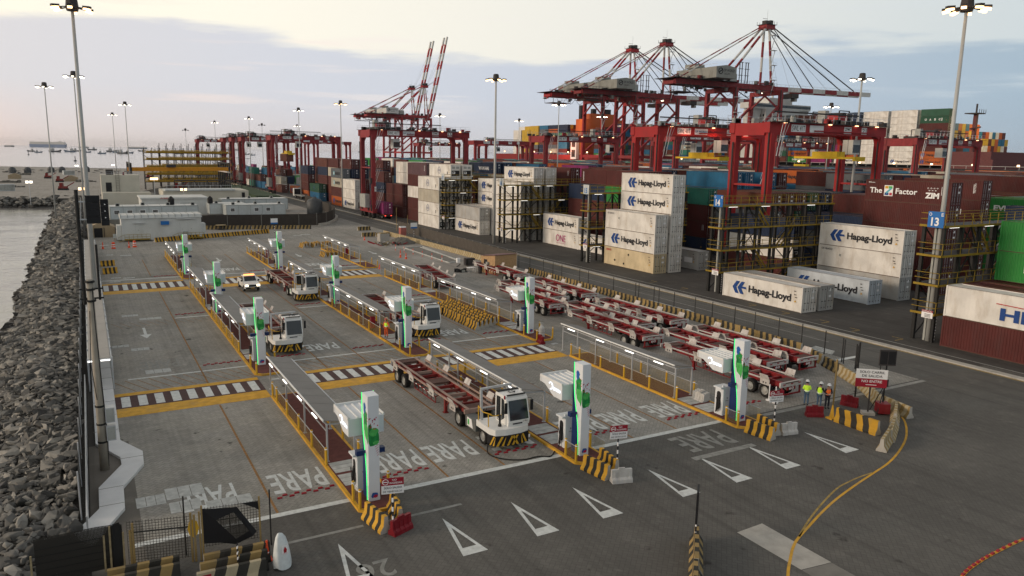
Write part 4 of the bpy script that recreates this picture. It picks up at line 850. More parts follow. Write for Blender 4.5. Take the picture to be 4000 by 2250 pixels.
m = MB(); m.b6(-.55, .55, -.1, 0, 3.4, 4.5, 'dark_steel'); m.b6(-.5, -.03, -.11, -.1, 3.5, 4.4, 'black'); m.b6(.03, .5, -.11, -.1, 3.5, 4.4, 'black'); m.build('solar_panel', t)
m = MB(); m.b6(-.75, .1, -.35, -.25, 2.0, 2.5, 'dark_steel'); m.build('floodlight', t); m = MB(); m.b6(-.4, .35, -.5, .3, .1, .8, 'plastic_red'); m.build('battery_box', t)
# posts with yellow bases
for i, (x, y, h) in enumerate(((44.7, 33, 3.5), (47.3, 33.2, 4.4))):
    m = MB(); m.tube((x, y, 0), (x, y, h), .06, 'steel_black' if i else 'jb_olive', 8); tag(m.build('post'), ['rusty slim post beside the three workers', 'tall slim post left of the exit-lane sign'][i], 'post')
m = MB(); m.prism([(42.4, 31.3), (42.9, 31.3), (42.9, 31.8), (42.4, 31.8)], 'z', 0, .1, 'line_yellow'); m.lathe([(.22, 0), (.05, .95)], 'line_yellow', (42.65, 31.5), 4); tag(m.build('marker_block'), 'yellow pointed concrete marker left of the chevron barrier', 'marker')
for i, (x, y) in enumerate(((41.87, 36.2), (41.85, 35.6))):
    m = MB(); m.lathe([(.22, 0), (.22, .06), (.04, .08), (.04, 1.15), (.03, 1.2)], 'txt_white', (x, y), 10); tag(m.build('delineator_post'), ['farther', 'nearer'][i]+' white delineator post under the nearest red trailer', 'post')
t = thing('bottle', 'white bottle-shaped urn near the second tower of the right island', 'container', (36.72, 59.1, .0))
m = MB(); m.lathe([(.26, 0), (.3, .1), (.3, .45), (.26, .55), (.3, .65), (.28, 1.0), (.12, 1.25), (.12, 1.4)], 'plastic_white', n=14); m.build('body', t); m = MB(); m.lathe([(.13, 1.38), (.13, 1.5)], 'grey_box', n=12); m.build('lid', t)
for i, (x, y, lb) in enumerate(((23.3, 68.4, 'red fire cabinet beside the orange-suited worker'), (24.6, 122.5, 'dark red fire cabinet under the farthest middle canopy'), (37, 121, 'red fire cabinet under the farthest right canopy'))):
    t = thing('fire_cabinet', lb, 'cabinet', (x, y, .15)); m = MB(); m.b6(-.2, .2, -.15, .15, .2, 1.35, 'plastic_red'); m.bar((0, 0, 0), (0, 0, .2), .1, 'steel_black'); m.build('body', t); m = MB(); m.b6(-.17, .17, -.16, -.15, .25, 1.3, 'sign_red'); m.build('door', t)
# ================= PEOPLE =================
def skin(name, parent, joints, edges, k, sub=1, root=0):
    bm = bmesh.new(); lay = bm.verts.layers.skin.verify(); vs = []
    for i, (p, r) in enumerate(joints):
        v = bm.verts.new(p); v[lay].radius = (r, r) if not isinstance(r, tuple) else r; v[lay].use_root = (i == root); vs.append(v)
    for a, b in edges: bm.edges.new((vs[a], vs[b]))
    me = bpy.data.meshes.new(name); bm.to_mesh(me); bm.free()
    o = bpy.data.objects.new(name, me); COL.objects.link(o); o.modifiers.new('skin', 'SKIN').use_smooth_shade = True
    s = o.modifiers.new('sub', 'SUBSURF'); s.levels = sub; s.render_levels = sub
    dg = bpy.context.evaluated_depsgraph_get(); m2 = bpy.data.meshes.new_from_object(o.evaluated_get(dg)); bpy.data.objects.remove(o); bpy.data.meshes.remove(me)
    m2.materials.clear(); m2.materials.append(MATS[k]); m2.polygons.foreach_set('material_index', [0]*len(m2.polygons)); m2.polygons.foreach_set('use_smooth', [True]*len(m2.polygons))
    o = bpy.data.objects.new(name, m2); COL.objects.link(o)
    if parent: o.parent = parent
    return o
def person(label, x, y, rz, top, legs, vest, hat, armL, armR, sleeve, lean=0., head_down=.03):
    """armL/armR: (elbow, wrist) in body space; +y is forward"""
    t = thing('person', label, 'person', (x, y, .02), R_(rz))
    if True:
        hd = head_down; L = lean
        sh = {}
        J = [((0, 0, .95), .12), ((0, L*.4, 1.15), .12), ((0, L, 1.38), .13), ((0, L+.01, 1.5), .055), ((0, L+.02+hd, 1.6), .075), ((0, L+.01+hd, 1.69), .085), ((0, L+hd, 1.75), .06), ((0, L+.1+hd, 1.62), .02),
             ((-.18, L, 1.42), .06), ((.18, L, 1.42), .06)]
        E = [(0, 1), (1, 2), (2, 3), (3, 4), (4, 5), (5, 6), (4, 7), (2, 8), (2, 9)]
        for s_, (el, wr) in ((8, armL), (9, armR)):
            a = len(J); J += [(el, .043), (wr, .028)]; E += [(s_, a), (a, a+1)]
            d = (Vector(wr)-Vector(el)).normalized(); sd2 = d.cross(Vector((0, 0, 1))).normalized() if abs(d.z) < .9 else Vector((0, 1, 0))
            c = Vector(wr)+d*.07; J.append((tuple(c), (.035, .018))); E.append((a+1, a+2))
            for f in range(4):
                b = c+sd2*(f-1.5)*.02+d*.04; e2 = b+d*(.05+.012*(1-abs(f-1.3)))+Vector((0, 0, -.012)); n = len(J); J += [(tuple(b), .009), (tuple(e2), .007)]; E += [(a+2, n), (n, n+1)]
            n = len(J); J += [(tuple(Vector(wr)+d*.04+sd2*.045), .01), (tuple(Vector(wr)+d*.085+sd2*.06), .008)]; E += [(a+1, n), (n, n+1)]
        skin('body', t, J, E, 'skin')
        st2 = .09
        skin('trousers', t, [((0, 0, 1.0), (.15, .12)), ((-st2, 0, .92), .1), ((-st2-.01, .01, .5), .07), ((-st2-.01, -.02, .12), .055), ((st2, 0, .92), .1), ((st2+.02, .03, .5), .07), ((st2+.03, .0, .12), .055)], [(0, 1), (1, 2), (2, 3), (0, 4), (4, 5), (5, 6)], legs)
        for s_ in (-1, 1): skin('boot', t, [((s_*(st2+.015), -.05, .06), .055), ((s_*(st2+.015), .06, .05), .05), ((s_*(st2+.02), .15, .04), .035)], [(0, 1), (1, 2)], 'cloth_dark')
        skin('shirt', t, [((0, 0, .98), (.16, .12)), ((0, L*.5, 1.2), (.16, .125)), ((0, L, 1.4), (.14, .12)), ((-.17, L, 1.42), .075), ((.17, L, 1.42), .075), (tuple(Vector((-.18, L, 1.42)).lerp(Vector(armL[0]), .95)), .055), (tuple(Vector(armL[0]).lerp(Vector(armL[1]), sleeve)), .045), (tuple(Vector((.18, L, 1.42)).lerp(Vector(armR[0]), .95)), .055), (tuple(Vector(armR[0]).lerp(Vector(armR[1]), sleeve)), .045)], [(0, 1), (1, 2), (2, 3), (2, 4), (3, 5), (5, 6), (4, 7), (7, 8)], top)
        skin('vest', t, [((0, 0, .93), (.18, .135)), ((0, L*.5, 1.18), (.18, .145)), ((0, L, 1.4), (.175, .14)), ((-.13, L, 1.45), .075), ((.13, L, 1.45), .075)], [(0, 1), (1, 2), (2, 3), (2, 4)], vest)
        m = MB(); cy = L+.01+hd
        m.lathe([(.125, 1.72), (.15, 1.725), (.12, 1.74), (.112, 1.8), (.075, 1.85), (.02, 1.865)], hat, (0, cy), 14); m.b6(-.08, .08, cy+.1, cy+.19, 1.715, 1.73, hat); m.build('helmet', t)
        m = MB(); m.lathe([(.09, 1.6), (.1, 1.7), (.09, 1.73)], 'cloth_dark', (0, cy-.025), 10); m.build('hair', t)
        m = MB(); [m.lathe([(.186, z), (.186, z+.05)], 'txt_white', (0, L*.3), 12) for z in (1.05, )]; m.build('reflective_band', t)
        m = MB(); [m.b6(s_*.035-.012, s_*.035+.012, cy+.078, cy+.09, 1.655, 1.67, 'txt_black') for s_ in (-1, 1)]; m.b6(-.025, .025, cy+.078, cy+.088, 1.575, 1.583, 'sign_red'); m.build('eyes', t)
    return t
down = (((-.27, -.02, 1.16), (-.27, .08, .92)), ((.27, -.02, 1.16), (.27, .08, .92)))
person('person in yellow vest and jeans, white helmet, standing apart left of the other two workers', 43.35, 34.2, -50, 'hivis', 'denim', 'hivis', 'helmet_white', ((-.26, .05, 1.16), (-.12, .28, 1.2)), ((.26, .05, 1.16), (.12, .28, 1.22)), .8, .03, .07)
person('person in sleeveless yellow vest and light jeans beside the orange-vested worker', 43.75, 33.45, -75, 'cloth_dark', 'jeans_pale' if 'jeans_pale' in MATS else 'denim', 'hivis', 'helmet_white', ((-.26, .1, 1.18), (-.1, .3, 1.2)), ((.26, .1, 1.18), (.12, .3, 1.15)), .1, .05, .08)
person('person in orange vest and dark trousers, white helmet, right of the two in yellow', 44.1, 33.05, 150, 'cloth_dark', 'cloth_dark', 'orange_vest', 'helmet_white', ((-.26, .06, 1.16), (-.12, .26, 1.12)), ((.26, .06, 1.16), (.12, .26, 1.12)), .9, .03, .06)
person('person in orange overalls and yellow vest standing by the second charger of the middle island', 23.45, 65.0, 130, 'orange_suit', 'orange_suit', 'hivis', 'helmet_red', ((-.34, .1, 1.2), (-.5, .3, 1.12)), down[1], .9, .02, .03).location.z = .17
# ================= FOREGROUND GATE AND NETTED FENCES =================
t = thing('netted_fence', 'black netted wire fence panel with timber props at the bottom left corner', 'fence', (-2.75, 32.95, 0), math.atan2(-.12, 3.05))
m = MB(); m.quad([(0, 0, .1), (3.05, 0, .1), (3.05, 0, 1.95), (2.2, .03, 2.0), (0, 0, 1.95)], 'black_net_x'); m.quad([(0, .05, .1), (3.1, .05, .1), (3.1, .05, 1.9), (0, .05, 1.85)], 'black_net_x'); m.build('netting', t)
m = MB(); [m.bar((0, -.02, z), (3.05, -.02, z), .02, 'steel_black') for z in (.3, .6, .9, 1.2, 1.5)]; m.quad([(2.72, -.03, .1), (3.05, -.03, .1), (3.12, -.06, 1.2), (3.0, -.04, 2.05), (2.75, -.02, 2.0)], 'steel_black'); m.build('wires', t)
for x, h in ((-.15, 1.3), (2.4, 1.6), (2.62, 1.95), (3.1, 1.6)):
    m = MB(); m.bar((x, -.06, 0), (x+.02, -.06, h), .07, 'wood_pale'); mat('wood_pale', (.3, .24, .14), .8, var=.3, vs=6); m.build('timber_prop', t)
t = thing('wire_gate', 'open wire mesh gate with dark frame between the two black nets', 'gate', (.5, 32.62, 0), math.atan2(-.63, 2.45))
m = MB(); m.quad([(0, 0, .2), (2.5, 0, .2), (2.5, 0, 2.1), (0, 0, 2.1)], 'bare_wire_x'); m.build('mesh_panel', t)
m = MB(); m.bar((.15, 0, 1.6), (2.45, 0, 1.6), .04, 'steel_black'); [m.bar((x, 0, 0), (x, 0, h), .08, 'jb_olive') for x, h in ((.12, 1.7), (.22, 2.0), (2.45, 2.2), (2.58, 2.1))]; m.build('frame', t)
m = MB(); m.tube((2.1, .6, 0), (2.1, .6, 2.7), .035, 'steel_black'); m.build('post', t)
t = thing('torn_net_fence', 'wire fence panel with a torn sagging black net above striped barriers', 'fence', (3.3, 31.95, 0), math.atan2(-.3, 2.3))
m = MB(); m.quad([(0, 0, .55), (2.35, 0, .6), (2.35, 0, 2.35), (0, 0, 2.35)], 'bare_wire_x'); m.build('mesh_panel', t)
m = MB(); o1 = [(0.02, -.03, .75), (.7, -.1, .7), (1.3, -.16, .55), (2.0, -.14, .8), (2.15, -.05, .95), (1.4, -.08, 2.2), (.02, -.03, 2.3)]
hole = [(.55, -.1, 1.75), (1.25, -.1, 2.0), (1.85, -.14, 1.05), (1.3, -.17, .8)]
m.quad([o1[0], o1[1], hole[3], hole[0], o1[6]], 'black'); m.quad([o1[1], o1[2], o1[3], hole[2], hole[3]], 'black'); m.quad([hole[0], hole[1], o1[5], o1[6]], 'black'); m.quad([hole[1], hole[2], o1[3], o1[4], o1[5]], 'black'); m.quad(hole, 'black_net_x'); m.quad([(1.6, -.05, 2.3), (2.25, -.05, 2.32), (2.28, -.05, 1.9), (2.1, -.06, 2.05)], 'black'); m.build('netting', t)
m = MB(); [m.bar((x, 0, 0), (x, 0, h), .07, 'jb_olive') for x, h in ((-.1, 2.2), (0, 2.45), (2.3, 2.5))]; m.tube((2.75, .3, 0), (2.75, .3, 2.6), .035, 'steel_black'); m.build('post', t)
m = MB(); m.prism([(-.35+.22*math.cos(a*.785), 1.5+.4*math.sin(a*.785)) for a in range(8)], 'y', -.02, .02, 'yellow'); m.build('oval_sign', t)
for x, y, k, lb in ((-.3, 31.35, 'dim', 'striped barrier under the open wire gate, farther row'), (-.35, 30.75, 'dim', 'striped barrier under the open wire gate, nearer row'), (3.17, 30.84, 'dim', 'striped barrier directly under the torn black net'), (2.95, 30.2, 'dim', 'striped barrier, middle row in front of the torn black net'), (2.75, 29.5, 'cream', 'cream and black barrier with red reflectors at the bottom edge')):
    jb(k, x, y, -92, lb)
for x in (3.1, 4.9): m = MB(); m.b6(x-.16, x+.16, 29.36, 29.40, .62, .72, 'sign_red'); tag(m.build('reflector'), f'small red reflector on the {"left" if x < 4 else "right"} of the cream bottom barrier', 'reflector')
m = MB(); n = 7
for i in range(n): m.tube((4.35, 30.0, .6+i*.12), (4.38, 30.0, .6+(i+1)*.12), .03, 'txt_white' if i % 2 else 'txt_black', 8)
tag(m.build('striped_post'), 'short black and white striped post in front of the torn net', 'post')
t = thing('covered_extinguisher', 'tall white cloth cover with a red flame mark over a wheeled fire extinguisher', 'cover', (6.1, 29.75, 0), R_(8))
mat('cloth_white', (.62, .66, .66), .8, var=.12, vs=5, bump=.3)
m = MB(); rg2 = random.Random(9); rings = []
for j, (z, rx, ry) in enumerate(((.08, .36, .27), (.3, .37, .28), (.7, .33, .24), (1.1, .27, .19), (1.4, .2, .14), (1.58, .1, .07), (1.62, .02, .02))):
    rings.append([(rx*(1+.09*math.sin(5*a+j*.3))*math.cos(a)-.02*j, ry*(1+.09*math.sin(5*a+j*.3))*math.sin(a), z-.05*math.sin(3*a)*(j == 0)) for a in [2*math.pi*i/20 for i in range(20)]])
m.add([p for r in rings for p in r], [(j*20+i, j*20+(i+1) % 20, (j+1)*20+(i+1) % 20, (j+1)*20+i) for j in range(6) for i in range(20)], 'cloth_white'); m.build('cloth_cover', t, smooth=True)
m = MB(); m.b6(-.12, .14, -.275, -.265, .75, 1.15, 'sign_white'); m.prism([(-.05, .82), (.06, .82), (.08, .95), (.0, 1.1), (-.06, .95)], 'y', -.28, -.275, 'red'); m.text('EXTINTOR', (-.11, -.28, .77), (1, 0, 0), (0, 0, 1), .22, .03, 'red'); m.build('flame_mark', t)
wheel(t, .25, .08, .12, .08, 1)
# ================= ROAD FENCE, SITE HUT ETC. =================
wire_mat('screen_cloth', (.04, .034, .03), .1, .9, 'YZ'); mat('fence_post', (.03, .03, .03), .6)
fe = thing('roadside_fence', 'row of thin black posts with faint wire between trailer park and road', 'fence', (57.05, 38, 0))
wire_mat('thin_wire', (.1, .1, .1), .25, .05, 'YZ')
for y in (46.1, 48.8, 51.8, 54.5, 57.7, 60.3, 63.7, 66.3, 67.2, 70.0, 70.6, 75, 80.5, 82.5, 86.9, 89.2, 91.8, 95.6, 98.9):
    m = MB(); m.bar((0, y-38, 0), (0, y-38, 2.15), .06, 'fence_post'); m.build('post', fe)
for x, y in ((56.6, 43.2), (55.7, 40.7), (55.4, 40.3), (54.9, 38.8), (54.5, 38.4), (54.4, 36.2)):
    m = MB(); m.bar((x-57.05, y-38, 0), (x-57.05, y-38, 2.15), .07, 'fence_post'); m.build('post', fe)
m = MB(); m.quad([(0, 8, .5), (0, 61, .5), (0, 61, 2.1), (0, 8, 2.1)], 'thin_wire'); m.build('wire_mesh', fe)
f2 = thing('screened_fence', 'brown screened fence panels running along the road beyond the timber hut', 'fence', (57.3, 100, 0))
for i in range(17):
    y = i*3.3; x = .12*i+.25*max(0, i-9)*0
    m = MB(); m.prism([(y+.08, .25), (y+3.2, .25), (y+3.2, 2.15), (y+.08, 2.15)], 'x', x-.01, x+.02, 'screen_brown'); mat('screen_brown', (.085, .075, .065), .85, var=.2); m.build('screen_panel', f2)
    m = MB(); m.bar((x, y, 0), (x, y, 2.25), .07, 'concrete'); m.build('post', f2)
m = MB(); m.tube((59.3, 157, 0), (59.3, 157, 5), .05, 'jb_olive'); m.tube((61.5, 156, 0), (61.5, 156, 3.5), .05, 'jb_olive'); tag(m.build('post'), 'pair of thin bare posts at the far end of the screened road fence', 'post')
h = thing('site_hut', 'small timber hut with rusty mono-pitch roof beside the road fence', 'hut', (50.4, 94.2, 0), R_(8))
m = MB(); m.prism([(0, 0), (3.4, 0), (3.4, 2.35), (0, 2.75)], 'x', 0, 3.9, 'wood'); m.build('wall', h)
m = MB()
for i in range(8): m.prism([(-.15, 2.82), (3.6, 2.42), (3.6, 2.46), (-.15, 2.86)], 'x', -.15+i*.53, .36+i*.53, 'rust_roof')
mat('rust_roof', (.2, .12, .12), .8, var=.3, vs=2); m.build('roof', h)
m = MB(); m.b6(-.03, -.005, 1.9, 2.7, 1.1, 2.0, 'black'); m.build('window', h); m = MB(); m.b6(-.03, -.005, .5, 1.3, 0, 1.95, 'wood'); m.b6(-.05, -.03, .6, .7, .95, 1.05, 'black'); m.build('door', h)
m = MB(); m.b6(-.35, -.05, 1.4, 1.8, 1.3, 1.7, 'grey_box'); m.build('ac_unit', h)
for i, (x, y, sx_, sy_, sz, k, lb) in enumerate(((49.1, 96.3, .6, .5, .95, 'dark_steel', 'dark waste bin beside the timber hut door'), (48.3, 97.6, 1.0, .7, .8, 'txt_white', 'white plastic table left of the timber hut'))):
    t = thing(['waste_bin', 'table'][i], lb, ['bin', 'table'][i], (x, y, 0)); m = MB()
    if i == 0: m.lathe([(.28, 0), (.33, .85), (.34, .95)], k, n=12); m.build('body', t); m = MB(); m.lathe([(.35, .95), (.3, 1.02)], 'black', n=12); m.build('lid', t)
    else:
        m.b6(-.6, .6, -.4, .4, .72, .76, k); m.build('top', t)
        for a in (-.5, .5):
            for b in (-.3, .3): q_ = MB(); q_.bar((a, b, 0), (a, b, .72), .06, k); q_.build('leg', t)
for i, (x, y) in enumerate(((47.2, 98.3), (52.5, 92.2))):
    m = MB(); rr = random.Random(i)
    for j in range(16): a = rr.uniform(-.9, .9); b = rr.uniform(-.6, .6); s2 = rr.uniform(.12, .35); m.prism([(a-s2, b-s2*.6), (a+s2, b-s2*.4), (a+s2*.7, b+s2*.7), (a-s2*.5, b+s2*.8)], 'z', 0, rr.uniform(.1, .5), rr.choice(['black', 'dark_steel', 'grey_box', 'steel_black']))
    o = m.build('debris', loc=(x, y, 0)); tag(o, ['dark clutter of bags and tools left of the timber hut', 'dark clutter heaped right of the timber hut'][i], 'debris')
t = thing('toilet_cabin', 'pinkish-red portable toilet cabin with pale roof beside the road fence', 'toilet', (54.7, 142.4, 0)); mat('toilet_red', (.36, .12, .1), .6)
m = MB(); m.b6(0, 1.15, 0, 1.15, .1, 2.15, 'toilet_red'); m.build('body', t); m = MB(); m.prism([(0, 2.15), (1.2, 2.15), (1.0, 2.35), (.2, 2.35)], 'x', -.03, 1.18, 'concrete_white'); m.build('roof', t); m = MB(); m.b6(.15, 1.0, -.03, 0, .2, 2.0, 'toilet_red'); m.build('door', t)
t = thing('block_stack', 'tan block stack beside the rubble at the far building site', 'block', (48.8, 138, 0)); m = MB(); m.prism([(0, 0), (1.8, 0), (1.7, 1.5), (.1, 1.5)], 'x', 0, 1.9, 'sheet_pale'); m.b6(.2, 1.5, .2, 1.4, 1.5, 1.7, 'wood_pale'); m.build('block', t)
mat('rubble', (.16, .15, .13), .95, var=.4, vs=2, bump=.5)
m = MB(); n = 14; vs = []; rr = random.Random(3)
for j in range(7):
    for i in range(n):
        a = 2*math.pi*i/n; q_ = (1-j/6.5); vs.append((3*q_*math.cos(a)*rr.uniform(.85, 1.1), 2.2*q_*math.sin(a)*rr.uniform(.85, 1.1), 1.25*(1-q_*q_)*rr.uniform(.85, 1.1)))
m.add(vs, [(j*n+i, j*n+(i+1) % n, (j+1)*n+(i+1) % n, (j+1)*n+i) for j in range(6) for i in range(n)]+[tuple(6*n+i for i in range(n))], 'rubble'); o = m.build('rubble', loc=(51.5, 134, 0)); o['kind'] = 'stuff'; tag(o, 'grey rubble heap at the building site beside the toilet cabin', 'rubble')
m = MB()
for i in range(26): a = rr.uniform(0, 5); b = rr.uniform(0, 4); m.bar((a, b, .1), (a+rr.uniform(-1.2, 1.2), b+rr.uniform(-1, 1), .5), rr.uniform(.08, .3), rr.choice(['plastic_red', 'flap_white', 'dark_steel', 'wood_pale', 'rubble']))
o = m.build('debris', loc=(46.5, 131, 0)); o['kind'] = 'stuff'; tag(o, 'scattered red and white site debris left of the rubble heap', 'debris')
m = MB(); P = [(49.6, 127.9), (53.4, 128.2), (51.6, 108.6), (49.2, 107.2)]
m.quad([(a, b, .02) for a, b in P], 'concrete_dark'); 
for a, b in zip(P, P[1:]+P[:1]): m.bar((*a, .08), (*b, .08), .18, 'pale_line', .16)
m.bar((52.6, 127, .1), (51.9, 109, .1), .3, 'pale_line', .1)
struct(m.build('pavement_pit'))
t = thing('generator', 'small dark generator box beside the excavated pit', 'generator', (50.2, 103.2, 0)); m = MB(); m.b6(0, 1.5, 0, .9, .15, 1.2, 'dark_steel'); m.b6(.05, .35, -.01, 0, .3, 1.0, 'steel_black'); m.build('housing', t); m = MB(); m.b6(-1.4, -.9, .2, .6, .6, 1.3, 'txt_white'); m.bar((-1.2, .3, 0), (-1.2, .3, .6), .06, 'steel_galv'); m.bar((-1.6, 0, 0), (-.6, .8, .3), .1, 'dark_steel'); m.build('control_box', t)
for i in range(6):
    m = MB(); x, y = 47+.35*i, 125-3.2*i
    for j in range(3): m.tube((x, y, j*.35), (x, y, j*.35+.35), .05, 'cone_orange' if j % 2 == 0 else 'txt_white', 6)
    tag(m.build('delineator_post'), f'thin orange and white post, {od(i+1)} from the far end beside the pit', 'post', 'orange posts along the pit')
def infosign(x, y, lb, h=2.6, k='sign_blue'):
    t = thing('info_sign', lb, 'sign', (x, y, 0)); m = MB()
    for i in range(7): m.tube((0, 0, i*h/9), (0, 0, (i+1)*h/9), .05, 'txt_white' if i % 2 else 'txt_black', 6)
    m.tube((0, 0, h*7/9), (0, 0, h), .05, 'steel_black'); m.build('post', t); m = MB(); m.b6(-.7, .7, -.08, -.04, h, h+.85, 'sign_white'); m.b6(-.7, .7, -.09, -.04, h-.3, h, k); m.build('sign_panel', t)
infosign(33.9, 161, 'white and blue sign on a striped post before the dark screened fence', 2.2); infosign(57.6, 142.7, 'white and blue sign on a striped post beside the toilet cabin', 2.2)
# ================= LEFT BUILDINGS =================
mat('wall_white', (.56, .575, .56), .6, var=.1, vs=.4, dirt=(.4, .38, .33), dirtamt=.5, ds=.25); mat('cabin_blue', (.46, .5, .51), .6, var=.08, dirt=(.3, .3, .28), dirtamt=.5, ds=.3); mat('cabin_trim', (.33, .36, .36), .6)
b = thing('switch_room', 'long white windowless switch room with yellow railed steps', 'building', (5.4, 155.6, 0))
m = MB(); m.b6(0, 13.7, 0, 5.5, .1, 4.15, 'wall_white'); m.build('wall', b)
m = MB(); m.prism([(-.25, 4.15), (5.8, 4.15), (5.6, 4.75), (.1, 4.75)], 'x', -.15, 13.85, 'wall_white')
for i in range(13): m.b6(-.1+i*1.15, -.02+i*1.15, -.2, 5.7, 4.3, 4.82, 'cabin_trim')
m.build('roof', b)
for x, w_ in ((2.3, 1.2), (6.9+3, 1.0), (11.3, 1.3)):
    m = MB(); m.b6(x, x+w_, -.03, 0, 1.1, 3.1, 'wall_white'); m.b6(x-.02, x, -.035, 0, 1.1, 3.12, 'cabin_trim'); m.b6(x+w_*.4, x+w_*.45, -.05, -.03, 1.9, 2.05, 'black'); m.build('door', b)
m = MB(); m.b6(6.6, 8.0, -.5, 0, 2.9, 3.55, 'sign_blue'); m.build('blue_cabinet', b); m = MB(); m.b6(2.0, 3.8, -.5, 0, 3.3, 3.36, 'concrete_white'); m.b6(9.3, 12.6, -.6, 0, 3.9, 3.96, 'concrete_white'); m.build('door_hood', b)
m = MB(); m.b6(-.8, -.02, .5, 3, .2, 2.9, 'wall_white'); m.b6(13.75, 14.5, .5, 3, .2, 2.9, 'wall_white'); m.build('side_cabinet', b)
m = MB(); m.b6(10.4, 11.2, -.4, 0, .6, 1.5, 'grey_box'); m.lathe([(.3, -.01), (.3, 0)], 'black', n=12); m.build('ac_unit', b)
for x0, x1 in ((.4, 4.6), (9.4, 13.9)):
    m = MB(); m.b6(x0, x1, -1.3, -.05, .3, .42, 'yellow_rail')
    for z in (.9, 1.35): m.bar((x0, -1.3, z), (x1, -1.3, z), .05, 'yellow_rail')
    n = 6
    for i in range(n+1): m.bar((x0+(x1-x0)*i/n, -1.3, .3), (x0+(x1-x0)*i/n, -1.3, 1.35), .05, 'yellow_rail')
    m.bar((x0-1, -1.3, 0), (x0, -1.3, .4), .08, 'yellow_rail'); m.bar((x0-1, -1.3, .9), (x0, -1.3, 1.35), .05, 'yellow_rail'); m.bar((x0-1, -1.3, 0), (x0-1, -1.3, .9), .05, 'yellow_rail'); m.build('platform', b)
def cabins(x, y, n, lb, z=0, wd=2.44, dep=6, k='cabin_blue', h=2.7, rz=0, wins=(0, 1, 2)):
    b = thing('site_cabin', lb, 'cabin', (x, y, z), R_(rz))
    m = MB()
    for i in range(n): m.b6(i*wd+.02, (i+1)*wd-.02, 0, dep, .15, h, k)
    m.build('wall', b)
    m = MB()
    for i in range(n+1): m.b6(i*wd-.07, i*wd+.07, -.04, dep+.04, .1, h+.05, 'cabin_trim')
    m.b6(0, n*wd, -.05, .05, h-.12, h+.06, 'cabin_trim'); m.b6(0, n*wd, -.05, .05, .08, .22, 'cabin_trim'); m.b6(0, n*wd, .1, dep-.1, h+.001, h+.04, 'wall_white'); m.build('frame', b)
    for i in wins:
        m = MB(); cx = (i+.5)*wd; m.b6(cx-.55, cx+.55, -.06, 0, 1.05, 2.0, 'txt_white'); m.b6(cx-.46, cx+.46, -.07, -.06, 1.13, 1.92, 'glass_dark'); [m.b6(cx-.46+j*.18, cx-.44+j*.18, -.085, -.07, 1.13, 1.92, 'txt_white') for j in range(1, 5)]; m.build('window', b)
    for i in range(0, n, 2):
        m = MB(); cx = (i+.6)*wd; m.b6(cx-.4, cx+.4, .8+(i % 3), 1.3+(i % 3), h+.05, h+.65, 'grey_box'); m.b6(cx-.25, cx+.25, .79+(i % 3), .8+(i % 3), h+.12, h+.58, 'black'); m.build('ac_unit', b)
    return b
cabins(4.3, 178, 7, 'row of pale blue-grey cabins with four barred windows behind the switch room', 2.1, wins=(0, 1, 2, 3))
m = MB(); m.b6(3.9, 22, 177.6, 184.5, 0, 2.18, 'concrete_dark'); struct(m.build('terrace_base'))
cabins(30.6, 200, 5, 'pale cabin row with black barred windows behind the dark screened fence', .5, wd=2.9, wins=(0, 2, 3)); cabins(27.5, 206, 3, 'pale cabins just behind the front cabin row, mostly hidden', .5, wd=2.9, wins=(1,)); cabins(32, 216, 6, 'long blue-white cabin row farthest behind the screened fence', .6, wd=2.9, wins=(), h=3.1)
cabins(21.5, 214, 1, 'white narrow cabin with ladder between the office building and cabin row', .3, wd=3.4, wins=(0,), k='wall_white')
b = thing('office_building', 'low white office building lettered ABB with an open dark doorway', 'building', (12.4, 214, 0))
m = MB(); m.b6(0, 15.5, 0, 12, 0, 4.1, 'wall_white'); m.build('wall', b); m = MB(); m.b6(-.3, 15.8, -.3, 12.3, 4.1, 4.5, 'wall_white'); m.build('roof', b)
m = MB(); m.b6(6.3, 7.3, -.04, 0, 0, 2.1, 'black'); m.build('doorway', b); m = MB(); m.b6(4.6, 6.2, -.06, 0, 0, 2.2, 'txt_white'); m.build('door', b); m = MB(); m.text('ABB', (4.3, -.32, 4.13), (1, 0, 0), (0, 0, 1), 2.0, .36, 'red'); m.build('lettering', b)
b = thing('office_building', 'two-storey cream plant building with roof rail, ladder and dark doorway', 'building', (4.5, 262, 0))
mat('wall_cream', (.5, .48, .41), .7, var=.1, vs=.3)
m = MB(); m.b6(0, 10.5, 0, 10, 0, 8.6, 'wall_cream'); m.b6(0, 13, -7, 0, 0, 3.6, 'wall_cream'); m.build('wall', b); m = MB(); [m.bar((0, 0, 8.6+z), (10.5, 0, 8.6+z), .06, 'steel_galv') for z in (.5, 1)]; [m.bar((i*1.5, 0, 8.6), (i*1.5, 0, 9.6), .06, 'steel_galv') for i in range(8)]; m.build('roof_rail', b)
m = MB(); m.b6(1.2, 2.8, -.05, 0, 3.6, 6.4, 'black'); m.build('doorway', b); m = MB(); [m.bar((4+s2, -.4, 3.6), (4+s2, -.4, 9.8), .08, 'dark_steel') for s2 in (0, .9)]; [m.bar((4, -.4, 4+i*.5), (4.9, -.4, 4+i*.5), .05, 'dark_steel') for i in range(11)]; m.build('ladder', b); m = MB(); m.b6(1.5, 3.5, 3, 5, 8.6, 10.2, 'dark_steel'); m.b6(6, 6.5, 2, 2.5, 8.6, 9.4, 'plastic_red'); m.build('roof_unit', b)
